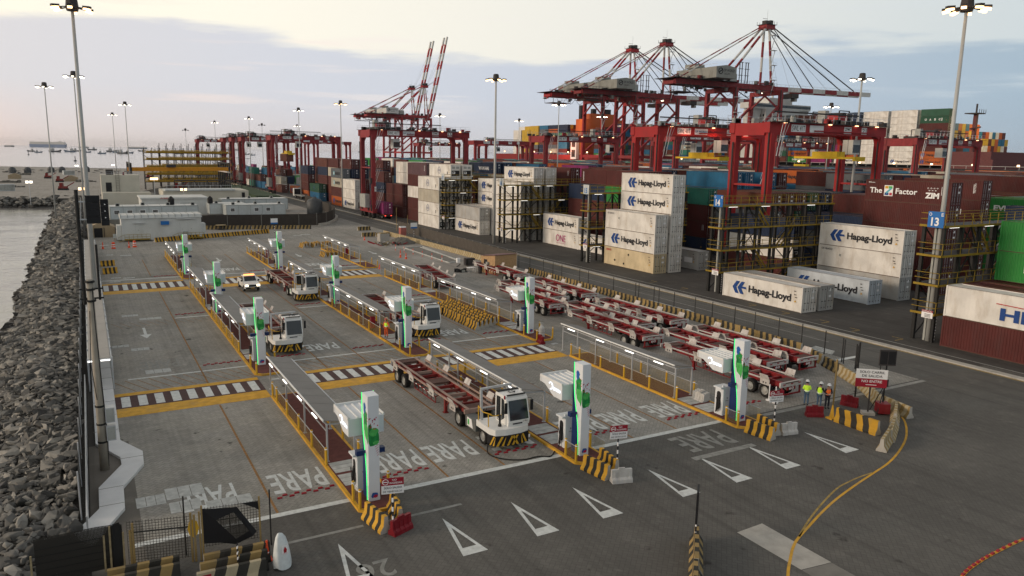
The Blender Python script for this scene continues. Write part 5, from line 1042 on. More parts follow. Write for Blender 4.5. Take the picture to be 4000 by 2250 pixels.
b = thing('office_building', 'cream single-storey hall with blue glazed canopy under the steel frame', 'building', (20, 244, 0)); m = MB(); m.b6(0, 24, 0, 16, 0, 4.6, 'wall_cream'); m.build('wall', b); m = MB(); m.b6(.5, 20, -.5, 7, 4.6, 5.0, 'cabin_blue'); [m.bar((1+i*3, -.5, 5), (1+i*3, -.5, 6.2), .08, 'steel_galv') for i in range(7)]; m.bar((1, -.5, 6.2), (19, -.5, 6.2), .08, 'steel_galv'); m.build('canopy', b)
m = MB(); m.b6(22, 22.9, -.1, 0, 2, 4, 'black'); m.build('window', b)
# black steel frame with yellow bridge crane
g = thing('steel_frame', 'black steel column hall with a long yellow overhead crane beam', 'steel frame', (13.6, 276, 0))
for i in range(7):
    for x, y0 in ((0, 0), (33, 18)):
        m = MB(); m.bar((x, y0+i*4.2, 0), (x, y0+i*4.2, 11.6), .42, 'black', .7); m.build('column', g)
for x, y0 in ((0, 0), (33, 18)):
    m = MB(); m.bar((x, y0-.5, 11.8), (x, y0+26, 11.8), .4, 'black', .5); m.bar((x, y0-.5, 8.6), (x, y0+26, 8.6), .5, 'black' if x == 0 else 'flap_white', .5); m.build('longitudinal_beam', g)
m = MB(); m.bar((-.3, 14, 9.7), (33.3, 22, 9.7), .7, 'crane_orange', 1.3); mat('crane_orange', (.62, .26, .02), .5, var=.1); m.build('bridge_beam', g); m = MB(); m.b6(12, 15, 16, 18, 10.4, 11.3, 'dark_steel'); m.build('hoist', g)
m = MB()
for i in range(5): m.bar((14+i*4, -6, 6.6), (14+i*4, 4, 6.6), .2, 'dark_steel'); m.bar((14+i*4, -6, 6.6), (16+i*4, -1, 4.2), .15, 'dark_steel')
m.bar((12, -6, 6.6), (33, -6, 6.6), .3, 'dark_steel'); m.bar((12, -6, 0), (12, -6, 6.6), .25, 'dark_steel'); m.bar((33, -6, 0), (33, -6, 6.6), .25, 'dark_steel'); m.bar((22, -6, 0), (22, -6, 6.6), .25, 'dark_steel'); m.build('lower_canopy', g)
# yellow reefer-rack like gantries under construction behind
for gi, (gx, gy, gh) in enumerate(((22, 345, 17), (30, 372, 19))):
    g = thing('storage_rack', ['yellow railed multi-level steel rack behind the black steel hall, nearer one', 'yellow railed multi-level steel rack behind the black steel hall, farther one'][gi], 'rack', (gx, gy, 0))
    m = MB()
    for i in range(11): m.bar((i*3, 0, 0), (i*3, 0, gh), .25, 'dark_steel'); m.bar((i*3, 5, 0), (i*3, 5, gh-1), .25, 'dark_steel')
    for i in range(0, 10, 3): m.bar((i*3, 0, 3), (i*3+6, 0, 9), .14, 'dark_steel'); m.bar((i*3+6, 0, 9), (i*3, 0, 14), .14, 'dark_steel')
    m.build('frame', g)
    for z in (3.2, 6.2, 9.2, 12.2, 15.0):
        m = MB(); m.b6(0, 30, 0, 5, z-.25, z-.02, 'dark_steel'); [m.bar((0, -.1, z+q_), (30, -.1, z+q_), .13, 'yellow') for q_ in (.05, .5, 1.05)]; m.b6(1, 29, .3, 4, z, z+.7, 'yellow_rail'); [m.bar((i*1.5, -.1, z), (i*1.5, -.1, z+1.05), .1, 'yellow') for i in range(21)]; m.build('deck', g)
# tan tent, water tank, dark screened fence
t = thing('tan_tent', 'low tan canvas tent beside the covered walkway before the cabins', 'tent', (-.2, 163.5, 0)); mat('canvas_tan', (.33, .26, .17), .85, var=.15)
m = MB(); m.prism([(0, 0), (0, 1.9), (2.4, 2.9), (4.8, 1.9), (4.8, 0)], 'y', .3, 6, 'canvas_tan'); m.b6(1.2, 2.6, .2, .32, 0, 1.8, 'black'); m.build('canopy', t); m = MB(); [m.bar((x, .2, 0), (x, .2, 1.9), .1, 'steel_black') for x in (0, 2.9, 4.8)]; m.build('pole', t)
for i, (x, y, k, lb) in enumerate(((4.3, 158.5, 'cabin_blue', 'light blue plastic chair before the tan tent'), (5.0, 158.2, 'txt_white', 'white plastic chair before the tan tent'))):
    t = thing('plastic_chair', lb, 'chair', (x, y, 0)); m = MB(); m.b6(-.3, .3, -.3, .3, .42, .47, k); m.build('seat', t); m = MB(); m.b6(-.3, .3, .27, .32, .47, 1.1, k); m.build('backrest', t)
    for a in (-.26, .26):
        for c_ in (-.26, .26): q_ = MB(); q_.bar((a, c_, 0), (a, c_, .42), .05, k); q_.build('leg', t)
f3 = thing('screened_fence', 'dark brown screened fence curving round the cabin compound', 'fence', (22, 176, 0)); mat('screen_dark', (.05, .043, .038), .9, var=.15)
PF = [(-2.5, 0), (5, 0), (12, -1.5), (20, -2.6), (24, -3), (27, 0), (31, 8), (34, 17), (35.6, 27), (38, 48), (41, 75)]
for i, (a, c_) in enumerate(zip(PF, PF[1:])):
    m = MB(); m.bar((*a, 1.5), (*c_, 1.5), .06, 'screen_dark', 2.6); m.build('screen_panel', f3); m = MB(); m.bar((*a, 0), (*a, 3), .12, 'concrete_dark'); m.build('post', f3)
m = MB()
for a, c_ in zip(PF[4:], PF[5:]): m.bar((a[0]+.5, a[1]-.3, .3), (c_[0]+.5, c_[1]-.3, .3), .5, 'concrete', .6)
m.build('base', f3)
t = thing('water_tank', 'large dark grey water tank at the bend of the screened fence', 'tank', (53.5, 203, 0)); m = MB(); m.lathe([(1.9, 0), (2.05, .2), (2.05, 3.5), (1.7, 4.1), (.6, 4.5), (.5, 4.8)], 'tank_grey', n=20); mat('tank_grey', (.07, .075, .08), .5); m.build('body', t, smooth=True)
for i, (x, y, z, lb) in enumerate(((16.3, 181, 4.85, 'black water tank on the cabin roof behind the switch room'), (27.8, 207, 3.3, 'black water tank on the cabins behind the screened fence'), (44.5, 300, 0, 'navy bin-shaped tank beside the road beyond the cabins'))):
    t = thing('roof_tank', lb, 'tank', (x, y, z)); m = MB(); m.lathe([(.6, 0), (.65, .1), (.65, 1.3), (.4, 1.6), (.2, 1.75)], 'black', n=14); m.build('body', t); m = MB(); m.lathe([(.22, 1.75), (.22, 1.85)], 'dark_steel', n=10); m.build('lid', t)
# green hedge-like screened bank and low walls beyond
m = MB(); mat('green_screen', (.06, .09, .05), .9, var=.3); m.prism([(49, 255), (56, 255), (58, 330), (52, 345), (48, 300)], 'z', 0, 2.2, 'green_screen'); tag(m.build('green_screen'), 'dark green netted enclosure beside the road beyond the cabins', 'enclosure')
jrow('plain', [(62.5, 300), (63.5, 420)], 6, lambda n: f'pale block, {od(n)} from the near end, lining the far road verge', 'pale blocks lining the far road')
# site lights, tents, piles on the sand
def floodlight(x, y, h, lb, k='lamp_white', r=.35):
    t = thing('floodlight', lb, 'light', (x, y, 0)); m = MB(); m.tube((0, 0, 0), (0, 0, h), .09, 'steel_galv', 6); m.build('pole', t)
    for s2 in (-1, 1): m = MB(); m.b6(s2*.5-r, s2*.5+r, -.15, .1, h-.2, h+.4, k); m.build('lamp', t)
floodlight(-14, 262, 6.5, 'bright twin white floodlight on the sand behind the rock arm'); floodlight(17.5, 240, 8.2, 'bright warm floodlight in front of the black steel hall', 'lamp_warm', .5); floodlight(-.5, 205, 7.2, 'warm floodlight right beside the tallest left mast', 'lamp_warm', .3); floodlight(-3, 500, 6, 'small bright floodlight far out on the sand'); floodlight(16, 520, 6, 'small white floodlight far right on the sand'); floodlight(24.3, 232, 5.5, 'small warm light over the cream hall', 'lamp_warm', .3)
rr = random.Random(12)
for i in range(16):
    x = rr.uniform(-75, 45); y = rr.uniform(300, 560); k = rr.choice(['tan tent-like shelter', 'blue and grey container store', 'red site machine', 'low grey block pile'])
    t = thing('site_store', f'{k}, {od(i+1)} of the scattered stores on the sand flat', 'store', (x, y, 0), rr.uniform(-.3, .3), 'scattered stores on the sand flat'); m = MB(); s2 = rr.uniform(2, 4)
    kk = {'tan': 'canvas_tan', 'blu': 'cabin_blue', 'red': 'chassis_red', 'low': 'rubble'}[k[:3]]
    if k[:3] == 'tan': m.prism([(0, 0), (0, 1.8), (s2, 2.9), (2*s2, 1.8), (2*s2, 0)], 'y', 0, 5, kk)
    elif k[:3] == 'low': [m.b6(j*1.5, j*1.5+1.3, rr.uniform(-1, 1), 1.4+rr.uniform(0, 1), 0, rr.uniform(.5, 1.3), kk) for j in range(6)]
    elif k[:3] == 'red': m.b6(0, 3, 0, 1.8, .6, 1.5, kk); m.b6(.4, 1.5, .1, 1.7, 1.5, 2.8, kk); m.b6(-.2, 3.2, -.1, .3, 0, .7, 'black'); m.b6(-.2, 3.2, 1.5, 1.9, 0, .7, 'black'); m.bar((3, .9, 1.5), (5.5, .9, 3), .3, kk)
    else: m.b6(0, 6, 0, 2.4, 0, 2.5, kk); m.b6(.1, 5.9, -.03, 0, .2, 2.3, 'grey_box')
    m.build('body', t)
for i, (x, y) in enumerate(((-38, 560), (-30, 560), (-18, 575), (-12, 577), (2, 590))):
    t = thing('storage_tank', f'dark round tank, {od(i+1)} from the left on the far sand edge', 'tank', (x, y, 0), group='dark tanks on the far sand edge'); m = MB(); m.lathe([(2, 0), (2, 2.3), (1.6, 3.2), (.6, 3.8)], 'tank_grey', n=14); m.build('body', t)
o = MB()
for i in range(150):
    x = rr.uniform(-110, 62); y = rr.uniform(560, 640) if i % 2 else rr.uniform(296, 306)+max(0, x)*.2; s2 = rr.uniform(.5, 2.2); vs, fs, k = random.choice(tpl); o.add([Matrix.Translation((x, y, .1)) @ Matrix.Scale(s2, 4) @ v for v in vs], fs, k)
o = o.build('rocks'); o['kind'] = 'stuff'; tag(o, 'loose dark rocks strewn along both edges of the sand flat', 'rocks')
for i, (x, y, z) in enumerate(((25, 172, 0),)):
    m = MB(); m.lathe([(1.2, .1), (1.2, .2)], 'dark_steel', (x, y), 12); m.lathe([(.3, 0), (.3, .9)], 'dark_steel', (x, y), 8); m.lathe([(1.1, .9), (1.1, 1.0)], 'wood_pale', (x, y), 14); tag(m.build('cable_drum'), 'dark cable drum lying in front of the weathered barriers', 'cable drum')
# ================= LIGHT MASTS =================
def mast(x, y, lb, h=30.7, k='lamp_white', n=6, r=.2, lr=.42, on=True):
    t = thing('light_mast', lb, 'light mast', (x, y, 0)); m = MB(); m.tube((0, 0, 0), (0, 0, h), r, 'mast_steel', 10, r*.5); m.build('pole', t, smooth=True)
    m = MB(); m.lathe([(.5, h-.3), (.6, h), (.5, h+.9), (.3, h+1.0)], 'dark_steel', n=10); m.build('head_ring', t)
    for i in range(n):
        a = 2*math.pi*i/n+.4; c, s2 = math.cos(a), math.sin(a); m = MB(); m.bar((.4*c, .4*s2, h+.1), (1.5*c, 1.5*s2, h-.1), .1, 'dark_steel'); m.bar((1.25*c, 1.25*s2, h+.08), (1.95*c, 1.95*s2, h+.02), .42, 'dark_steel', .2)
        m.bar((1.3*c, 1.3*s2, h-.1), (1.9*c, 1.9*s2, h-.22), .36, k if on else 'glass_dark', .22); m.build('lamp', t)
mat('mast_steel', (.42, .43, .42), .5, .2, var=.12, vs=.6, dirt=(.25, .22, .18), dirtamt=.4)
mast(.2, 90.3, 'tallest-looking mast with warm lamps cut by the top edge above the covered walkway', k='lamp_warm', r=.3)
mast(-.3, 176.5, 'mast with lamps half way up the picture directly behind the tallest left mast', k='lamp_white')
mast(-6.5, 212, 'left-most light mast standing on the sand by the rock arm'); mast(12.7, 376, 'light mast with white lamps, left of a pair rising from the steel hall', k='lamp_white'); mast(13.4, 282, 'light mast with white lamps, right of a pair rising from the steel hall')
mast(62.7, 435, 'light mast above the left edge of the far gantry cranes'); mast(67, 363, 'light mast above the middle of the far gantry cranes'); mast(67, 272, 'light mast with small white lamps over the far gantry cranes, left of the orange-lit one')
mast(67.4, 223.6, 'orange-lit mast left of the raised-boom cranes', k='lamp_warm'); mast(68.3, 128.2, 'tall orange-lit mast in the middle of the picture', k='lamp_warm', r=.3); mast(110, 451, 'white-lit mast between the near gantry crane numbered 15 and the far ones'); mast(119, 268, 'white-lit mast in front of the raised-boom cranes')
mast(161, 281, 'slim white-lit mast right of the central mast'); mast(116, 180.5, 'white-lit mast in front of the left lowered-boom crane'); mast(163, 225, 'white-lit mast before the orange funnel block'); mast(117, 86.8, 'white-lit mast over the gantry crane numbered 21', r=.28); mast(172, 136, 'white-lit mast head just above the gantry crane roof, beyond number 21')
mast(70.2, 42.1, 'tall mast with five lit lamps at the right, passing the numbered 13 rack', k='lamp_warm', r=.27, n=8)
mast(52, 470, 'unlit slim mast left of the far gantry cranes', h=27, on=False); mast(86, 430, 'unlit slim mast rising behind the far gantry cranes', h=30, on=False)
# ================= REEFER RACKS =================
def rack(x0, x1, y, num, lb, sign=True, yw=1.9, nlev=4):
    t = thing('reefer_rack', lb, 'rack', (x0, y, 0)); W_ = x1-x0; n = max(1, round(W_/2.9)); m = MB(); zt = 2.8*nlev
    for i in range(n+1):
        for yy in (0, yw): m.bar((W_*i/n, yy, 0), (W_*i/n, yy, zt), .3, 'steel_black')
    for i in range(0, n, 2):
        for l in range(nlev): m.bar((W_*i/n, yw, 2.8*l+.2), (W_*(i+1)/n, yw, 2.8*l+2.6), .1, 'steel_black') if (i+l) % 2 == 0 else m.bar((W_*(i+1)/n, yw, 2.8*l+.2), (W_*i/n, yw, 2.8*l+2.6), .1, 'steel_black')
    for i in range(1, n, 3):
        for l in range(nlev): m.bar((W_*i/n, 0, 2.8*l+.2), (W_*(i+.5)/n, 0, 2.8*l+2.6), .1, 'steel_black'); m.bar((W_*(i+.5)/n, 0, 2.8*l+2.6), (W_*(i+1)/n, 0, 2.8*l+.2), .1, 'steel_black')
    m.build('frame', t)
    for l in range(1, nlev+1):
        z = 2.8*l; m = MB(); m.b6(-.35, W_+.2, -.25, yw+.25, z-.1, z, 'dark_steel'); m.b6(-.4, W_+.25, -.3, -.25, z-.18, z+.03, 'yellow_rail'); m.b6(-.4, -.35, -.3, yw+.3, z-.18, z+.03, 'yellow_rail'); m.build('deck', t)
        m = MB()
        for q in (.55, 1.1): m.bar((-.35, -.25, z+q), (W_+.2, -.25, z+q), .05, 'yellow_rail'); m.bar((-.35, yw+.25, z+q), (W_+.2, yw+.25, z+q), .05, 'yellow_rail'); m.bar((-.35, -.25, z+q), (-.35, yw+.25, z+q), .05, 'yellow_rail')
        for i in range(2*n+1): m.bar((-.3+W_*i/(2*n), -.25, z), (-.3+W_*i/(2*n), -.25, z+1.1), .05, 'yellow_rail')
        m.build('railing', t)
        if n > 1:
            m = MB(); a = W_*.42+(l % 2)*2.4; b_ = a+(2.6 if l % 2 else -2.6)
            for s2 in (.3, .95): m.bar((a, s2, z-2.8), (b_, s2, z), .09, 'yellow_rail', .2)
            for s2 in (.25, 1.0): m.bar((a, s2, z-1.9), (b_, s2, z+.9), .05, 'yellow_rail')
            for q in range(9): f = q/9+.05; m.bar((a+(b_-a)*f, .3, z-2.8+2.8*f), (a+(b_-a)*f, .95, z-2.8+2.8*f), .2, 'dark_steel', .04)
            m.build('stair', t)
        for i in range(0, n): 
            if ((i+l) % 3 == 1 and num not in ('13', '14')) or (l == nlev and i in (0, 2, 5)): m = MB(); m.bar((W_*(i+.25)/n, -.1, z-.2), (W_*(i+.75)/n, -.1, z-.2), .1, 'tube_on', .06); m.build('light_tube', t)
    m = MB(); m.bar((.35, yw/2, 0), (.35, yw/2, zt+.4), .2, 'grey_box') ; m.build('conduit', t)
    m = MB(); m.b6(-.42, -.38, -.1, 1.0, 2.35, 3.1, 'sign_white'); m.b6(-.43, -.42, -.1, 1.0, 2.9, 3.1, 'sign_red'); m.text('CUIDADO', (-.45, .95, 2.93), (0, -1, 0), (0, 0, 1), .95, .13, 'txt_white'); [m.b6(-.43, -.425, .1, .7, 2.45+i*.12, 2.5+i*.12, 'txt_black') for i in range(3)]; m.build('warning_sign', t)
    m = MB()
    for i in range(8): m.b6(.11, .26, -.14, -.12, .2+i*.3, .35+i*.3, 'txt_white')
    m.build('reflective_stripe', t)
    if sign:
        m = MB(); blue = num in ('13', '14'); m.b6(-.46, -.42, -.15, 1.4, 11.0, 12.5, 'sign_blue' if blue else 'cabin_blue'); m.build('sign_panel', t)
        m = MB(); m.text(num, (-.48, 1.05, 11.15), (0, -1, 0), (0, 0, 1), .75, .8, 'txt_white' if blue else 'sign_blue', .03); m.text('O', (-.48, 1.3, 12.08), (0, -1, 0), (0, 0, 1), .26, .3, 'txt_white'); m.text('E', (-.48, .12, 12.08), (0, -1, 0), (0, 0, 1), .22, .3, 'txt_white'); m.build('lettering', t)
rack(69.9, 90.2, 41.6, '13', 'black and yellow reefer rack with the blue 13 board, nearest on the right')
rack(69.9, 90.2, 69.8, '14', 'black and yellow reefer rack with the blue 14 board')
rack(70.1, 90.2, 99.1, '15', 'black and yellow reefer rack just left of the five-high white stack')
rack(70.1, 90.2, 127.4, '16', 'black and yellow reefer rack behind the two-high stack with pink lettering')
rack(70.3, 90.2, 155.1, '17', 'black and yellow reefer rack beside the four-high white reefers')
rack(75.0, 93, 184, '18', 'black and yellow reefer rack beside the gantry crane numbered 15')
# ================= CONTAINERS =================
CC = {'maroon': (.09, .022, .02), 'brown': (.125, .04, .028), 'navy': (.015, .028, .065), 'slate': (.11, .125, .14), 'blue': (.02, .13, .25), 'cream': (.42, .39, .32), 'white': (.68, .66, .62), 'orange': (.42, .1, .02), 'green': (.03, .22, .045), 'forest': (.02, .085, .05), 'teal': (.04, .2, .15), 'magenta': (.22, .025, .12), 'grey': (.4, .4, .39), 'beige': (.58, .48, .31), 'pale': (.5, .55, .6), 'plum': (.12, .065, .075), 'yellow': (.5, .32, .03)}
for k, c in CC.items(): mat('paint_'+k, c, .55, var=.2, vs=.5, dirt=tuple(q*.55+.03 for q in c) if k not in ('white', 'beige', 'grey', 'cream') else (.33, .25, .16), dirtamt=.55, ds=.7)
mat('rust_rim', (.085, .055, .04), .85); mat('door_dark', (.06, .05, .05), .7); mat('txt_hapag', (.012, .055, .22), .5, var=0); mat('txt_magenta', (.42, .02, .16), .5, var=0); mat('txt_teal', (.1, .4, .5), .5, var=0)
CL, CW, CH = 12.19, 2.44, 2.896
def body_mesh(kind):
    m = MB(); P = 'paint_maroon'; d = .035 if kind != 'd' else .05; x0, x1, y0, y1 = 0, CW, 0, CL; n = 46 if kind == 'd' else 34
    m.b6(x0+.06, x1-.06, y0+.06, y1-.02, .14, CH-.09, P)
    for a in (x0, x1-.1):
        for b in (y0, y1-.14): m.b6(a, a+.1, b, b+.14, 0, CH, P)
    m.b6(x0+.1, x1-.1, y0, y0+.06, 0, .16, P); m.b6(x0+.1, x1-.1, y0, y0+.06, CH-.12, CH, P); m.b6(x0+.1, x1-.1, y1-.06, y1, 0, .16, P); m.b6(x0+.1, x1-.1, y1-.06, y1, CH-.12, CH, P)
    for a in (x0+.005, x1-.065): m.b6(a, a+.06, y0+.14, y1-.14, .05, .15, P); m.b6(a-.003, a+.063, y0+.1, y1-.1, .0, .05, 'rust_rim'); m.b6(a, a+.06, y0+.14, y1-.14, CH-.1, CH-.03, P); m.b6(a-.003, a+.063, y0+.1, y1-.1, CH-.03, CH-.004, 'rust_rim')
    # corrugated sides
    w = (CL-.28)/n
    for a, sg in ((x0+.06, -1), (x1-.06, 1)):
        vs = []; 
        for i in range(n):
            y = .14+i*w
            for f, q in ((0, 0), (.22, 1), (.5, 1), (.72, 0)): vs.append((a+sg*(.004+d*q*(.9 if kind == 'd' else .25)), y+w*f))
        vs.append((a+sg*.004, CL-.14)); o = [(p, z) for p in vs for z in (.15, CH-.1)]
        m.add([(p[0], p[1], z) for p, z in o], [(2*i, 2*i+2, 2*i+3, 2*i+1) for i in range(len(vs)-1)], P)
    for i in range(0, 24 if kind == 'd' else 0): m.b6(.1, CW-.1, .2+i*.5, .42+i*.5, CH-.09, CH-.06, P)
    o = m.build('body'); me = o.data; COL.objects.unlink(o); bpy.data.objects.remove(o); return me
def door_mesh(kind):
    m = MB(); P = 'paint_maroon'
    if kind == 'u':   # reefer machinery
        m.b6(.1, CW-.1, .02, .08, .16, CH-.12, P); m.b6(.2, CW-.2, -.005, .02, 1.75, 2.6, P); m.b6(.35, 1.1, -.012, -.004, 1.95, 2.45, 'grey_box'); m.b6(1.35, 2.1, -.012, -.004, 1.95, 2.45, 'grey_box')
        m.b6(.25, CW-.25, -.002, .02, .35, 1.55, 'black'); m.lathe([(.02, 0), (.02, .01)], 'black', n=4); m.b6(.45, 1.1, -.02, 0, .8, 1.3, 'txt_white'); m.b6(.55, .9, -.025, -.02, .95, 1.2, 'black'); m.b6(1.2, 2.1, -.015, 0, .4, .7, 'dark_steel')
    else:
        for a, b in ((.1, CW/2-.01), (CW/2+.01, CW-.1)):
            m.b6(a, b, .03, .06, .16, CH-.12, P); m.b6(a+.08, b-.08, .02, .03, .3, 1.0, P); m.b6(a+.08, b-.08, .02, .03, 1.15, 1.9, P); m.b6(a+.08, b-.08, .02, .03, 2.05, 2.65, P)
            for f in (.28, .72): x = a+(b-a)*f; m.bar((x, .0, .1), (x, .0, CH-.1), .035, 'steel_galv' if kind == 'd' else 'cabin_trim'); m.b6(x-.06, x+.2, -.02, .0, 1.05, 1.12, 'dark_steel'); m.b6(x-.06, x+.06, -.025, 0, .3, .42, 'door_dark'); m.b6(x-.06, x+.06, -.025, 0, 2.4, 2.5, 'door_dark')
        m.b6(CW/2-.02, CW/2+.02, .01, .05, .16, CH-.12, 'door_dark'); m.b6(1.5, 1.95, .005, .012, 1.5, 1.75, 'txt_white'); m.b6(1.5, 1.9, .005, .012, 2.2, 2.5, 'txt_white')
    o = m.build('door'); me = o.data; COL.objects.unlink(o); bpy.data.objects.remove(o); return me
BM = {k: body_mesh(k) for k in 'dr'}; BM['u'] = BM['r']; DM = {k: door_mesh(k) for k in 'dru'}
LGM = {}
def logo_mesh(lg):
    if lg in LGM: return LGM[lg]
    m = MB(); X = -.014; xd, zd = (0, -1, 0), (0, 0, 1)
    def T(s, y, z, w, h, k, b=.012): m.text(s, (X, y, z), xd, zd, w, h, k, b)
    def Q(pts, k): m.quad([(X, y, z) for y, z in pts], k)
    if lg == 'hapag':
        for dy in (0, .8): Q([(10.55-dy, 1.42), (10.05-dy, .68), (9.5-dy, .68), (9.95-dy, 1.42), (9.4-dy, 2.2), (9.95-dy, 2.2)], 'txt_hapag')
        Q([(9.2, 1.62), (9.1, 1.36), (8.3, 1.36), (8.4, 1.62)], 'txt_hapag'); T('Hapag-Lloyd', 7.95, .82, 6.4, 1.12, 'txt_black', .032)
    elif lg == 'one': T('ONE', 7.4, .85, 3.3, 1.3, 'txt_magenta', .0); T('OCEAN NETWORK EXPRESS', 7.3, .5, 3.1, .14, 'txt_magenta')
    elif lg == 'hmm': T('HMM', 7.2, .55, 5.4, 1.1, 'txt_hapag', .04); m.bar((X, 7.6, 1.98), (X, 5.2, 1.9), .03, 'red', .07); m.bar((X, 5.2, 1.9), (X, 4.6, 1.65), .03, 'red', .07); m.bar((X, 4.6, 1.65), (X, 4.2, 1.9), .03, 'red', .07); m.bar((X, 4.2, 1.9), (X, 2, 1.85), .03, 'red', .07)
    elif lg == 'maersk': T('MAERSK', 7.6, .9, 5.4, .95, 'txt_black', .03); Q([(9.4, .8), (8.3, .8), (8.3, 2.0), (9.4, 2.0)], 'txt_teal'); m.text('*', (X-.01, 9.2, .95), xd, zd, .7, .9, 'txt_white', .02)
    elif lg == 'cosco':
        r = [(6.4+.75*math.cos(a*.5236), 1.5+.75*math.sin(a*.5236)) for a in range(13)]; [m.bar((X, *p), (X, *q), .02, 'txt_hapag', .06) for p, q in zip(r, r[1:])]; T('COSCO', 7.0, 1.3, 1.2, .4, 'txt_hapag'); Q([(1.9, .6), (1.6, .6), (1.6, 1.3), (1.9, 1.3)], 'txt_black')
    elif lg == 'evergreen': T('EVERGREEN', 9.6, 1.0, 7.6, .85, 'txt_white', .04)
    elif lg == 'zfactor':
        T('The', 11.5, 1.1, 1.9, .75, 'txt_white', .02); Q([(9.3, .75), (8.0, .75), (8.0, 2.2), (9.3, 2.2)], 'txt_white'); X2 = X-.005
        for (a, b, c_, d_, k) in ((9.2, 8.7, 1.75, 2.1, 'yellow'), (8.65, 8.1, 1.75, 2.1, 'art_green2'), (9.2, 8.6, .85, 1.2, 'txt_hapag'), (8.5, 8.1, .85, 1.2, 'art_red')): m.quad([(X2, a, c_), (X2, b, c_), (X2, b, d_), (X2, a, d_)], k)
        m.bar((X2, 9.0, 1.15), (X2, 8.25, 1.8), .02, 'txt_teal', .25); T('Factor', 7.6, 1.1, 3.1, .75, 'txt_white', .02); T('ZIM', 3.4, .75, 1.9, .75, 'txt_white', .05)
        for i in range(7): m.text('*', (X, 3.2-.42*(i % 4)-(.2 if i > 3 else 0), 1.9-.3*(i > 3)), xd, zd, .26, .26, 'txt_white', .04)
        T('ZIM.com', 11.8, 2.45, 1.0, .16, 'txt_white'); [m.b6(X, X+.005, y, y+.06, 1.2, 2.3, 'txt_white') for y in (1.2, .8, .55)]
    elif lg == 'zim':
        T('ZIM', 4.6, .7, 1.9, .8, 'txt_white', .05); [m.text('*', (X, 4.4-.42*(i % 4)-(.2 if i > 3 else 0), 1.9-.3*(i > 3)), xd, zd, .26, .26, 'txt_white', .04) for i in range(7)]
    elif lg == 'seaco': T('GE SEACO', 11.7, 2.3, 1.7, .24, 'txt_black'); Q([(8.9, 1.6), (8.6, 1.6), (8.6, 1.9), (8.9, 1.9)], 'grey_box')
    elif lg == 'seacor': T('seaco', 11.7, 2.25, 1.3, .3, 'red'); [Q([(y, z), (y-.2, z+.2), (y-.4, z), (y-.2, z-.2)], 'steel_black') for y, z in ((6.2, 2.1), (9.6, .9), (7.3, .6))]
    elif lg == 'textainer': T('Textainer', 11.9, .6, .5, .2, 'txt_white') if False else m.text('textainer', (X, 11.2, .5), (0, 0, 1), (0, 1, 0), 1.9, .4, 'txt_white'); [m.b6(X, X+.005, y, y+.05, 1.3, 2.3, 'txt_white') for y in (.9, .6)]
    elif lg == 'triton': m.text('TRITON', (X, .9, 1.0), (0, 0, 1), (0, 1, 0), 1.4, .25, 'txt_white'); [m.b6(X, X+.005, 1.2, 1.26, 1.0, 2.3, 'txt_white')]
    elif lg == 'cma': T('CMA CGM', 9.2, .8, 6.6, 1.0, 'txt_white', .03)
    elif lg == 'wanhai': T('WAN HAI', 9, .9, 6.2, .95, 'txt_white', .02)
    elif lg == 'apl': T('APL', 4, .6, 2.6, 1.0, 'txt_white', .04); Q([(4.2, 1.8), (1.6, 1.8), (1.2, 2.2), (3, 2.2)], 'red')
    elif lg == 'uasc': [m.text(c_, (X, 10.2-i*2.0, 1.1), xd, zd, .8, .85, 'txt_white', .03) for i, c_ in enumerate('UASC')]; Q([(3.0, .9), (2.7, .9), (2.7, 2.1), (3.0, 2.1)], 'txt_white')
    elif lg == 'c': T('C', 4.3, 1.0, .8, .9, 'txt_black', .03); Q([(3, 1), (1.2, 1), (1.2, 1.8), (3, 1.8)], 'txt_white')
    if lg not in ('zfactor', 'textainer', 'triton', 'zim', ''):
        [Q([(y, z), (y-.28, z), (y-.28, z+.1), (y, z+.1)], 'dark_steel') for y, z in ((1.2, 2.3), (1.15, 1.9), (1.0, 1.6))]; Q([(1.1, 1.1), (.95, 1.35), (.8, 1.1)], 'yellow')
    if not m.v: return None
    o = m.build('logo'); me = o.data; COL.objects.unlink(o); bpy.data.objects.remove(o); LGM[lg] = me; return me
LGT = {'hapag': 'with blue arrow logo', 'one': 'with pink lettering', 'hmm': 'with huge navy letters', 'maersk': 'with dark lettering', 'cosco': 'with round blue emblem', 'evergreen': 'with white capitals', 'zfactor': 'with white slogan', 'zim': 'with white stars', 'seaco': '', 'seacor': 'with small red lettering', 'cma': 'with white lettering', 'wanhai': 'with white lettering', 'apl': 'with red-white mark', 'uasc': 'with spaced letters', 'c': 'with black C'}
ROWN = {'k': 'roadside block', 'm': 'second block', 'n': 'third block', 'p': 'fourth block', 'q': 'fifth block', 's': 'sixth block', 'x': 'near ship', 'y': 'near ship aft', 'z': 'far ship'}
BAYN = {}
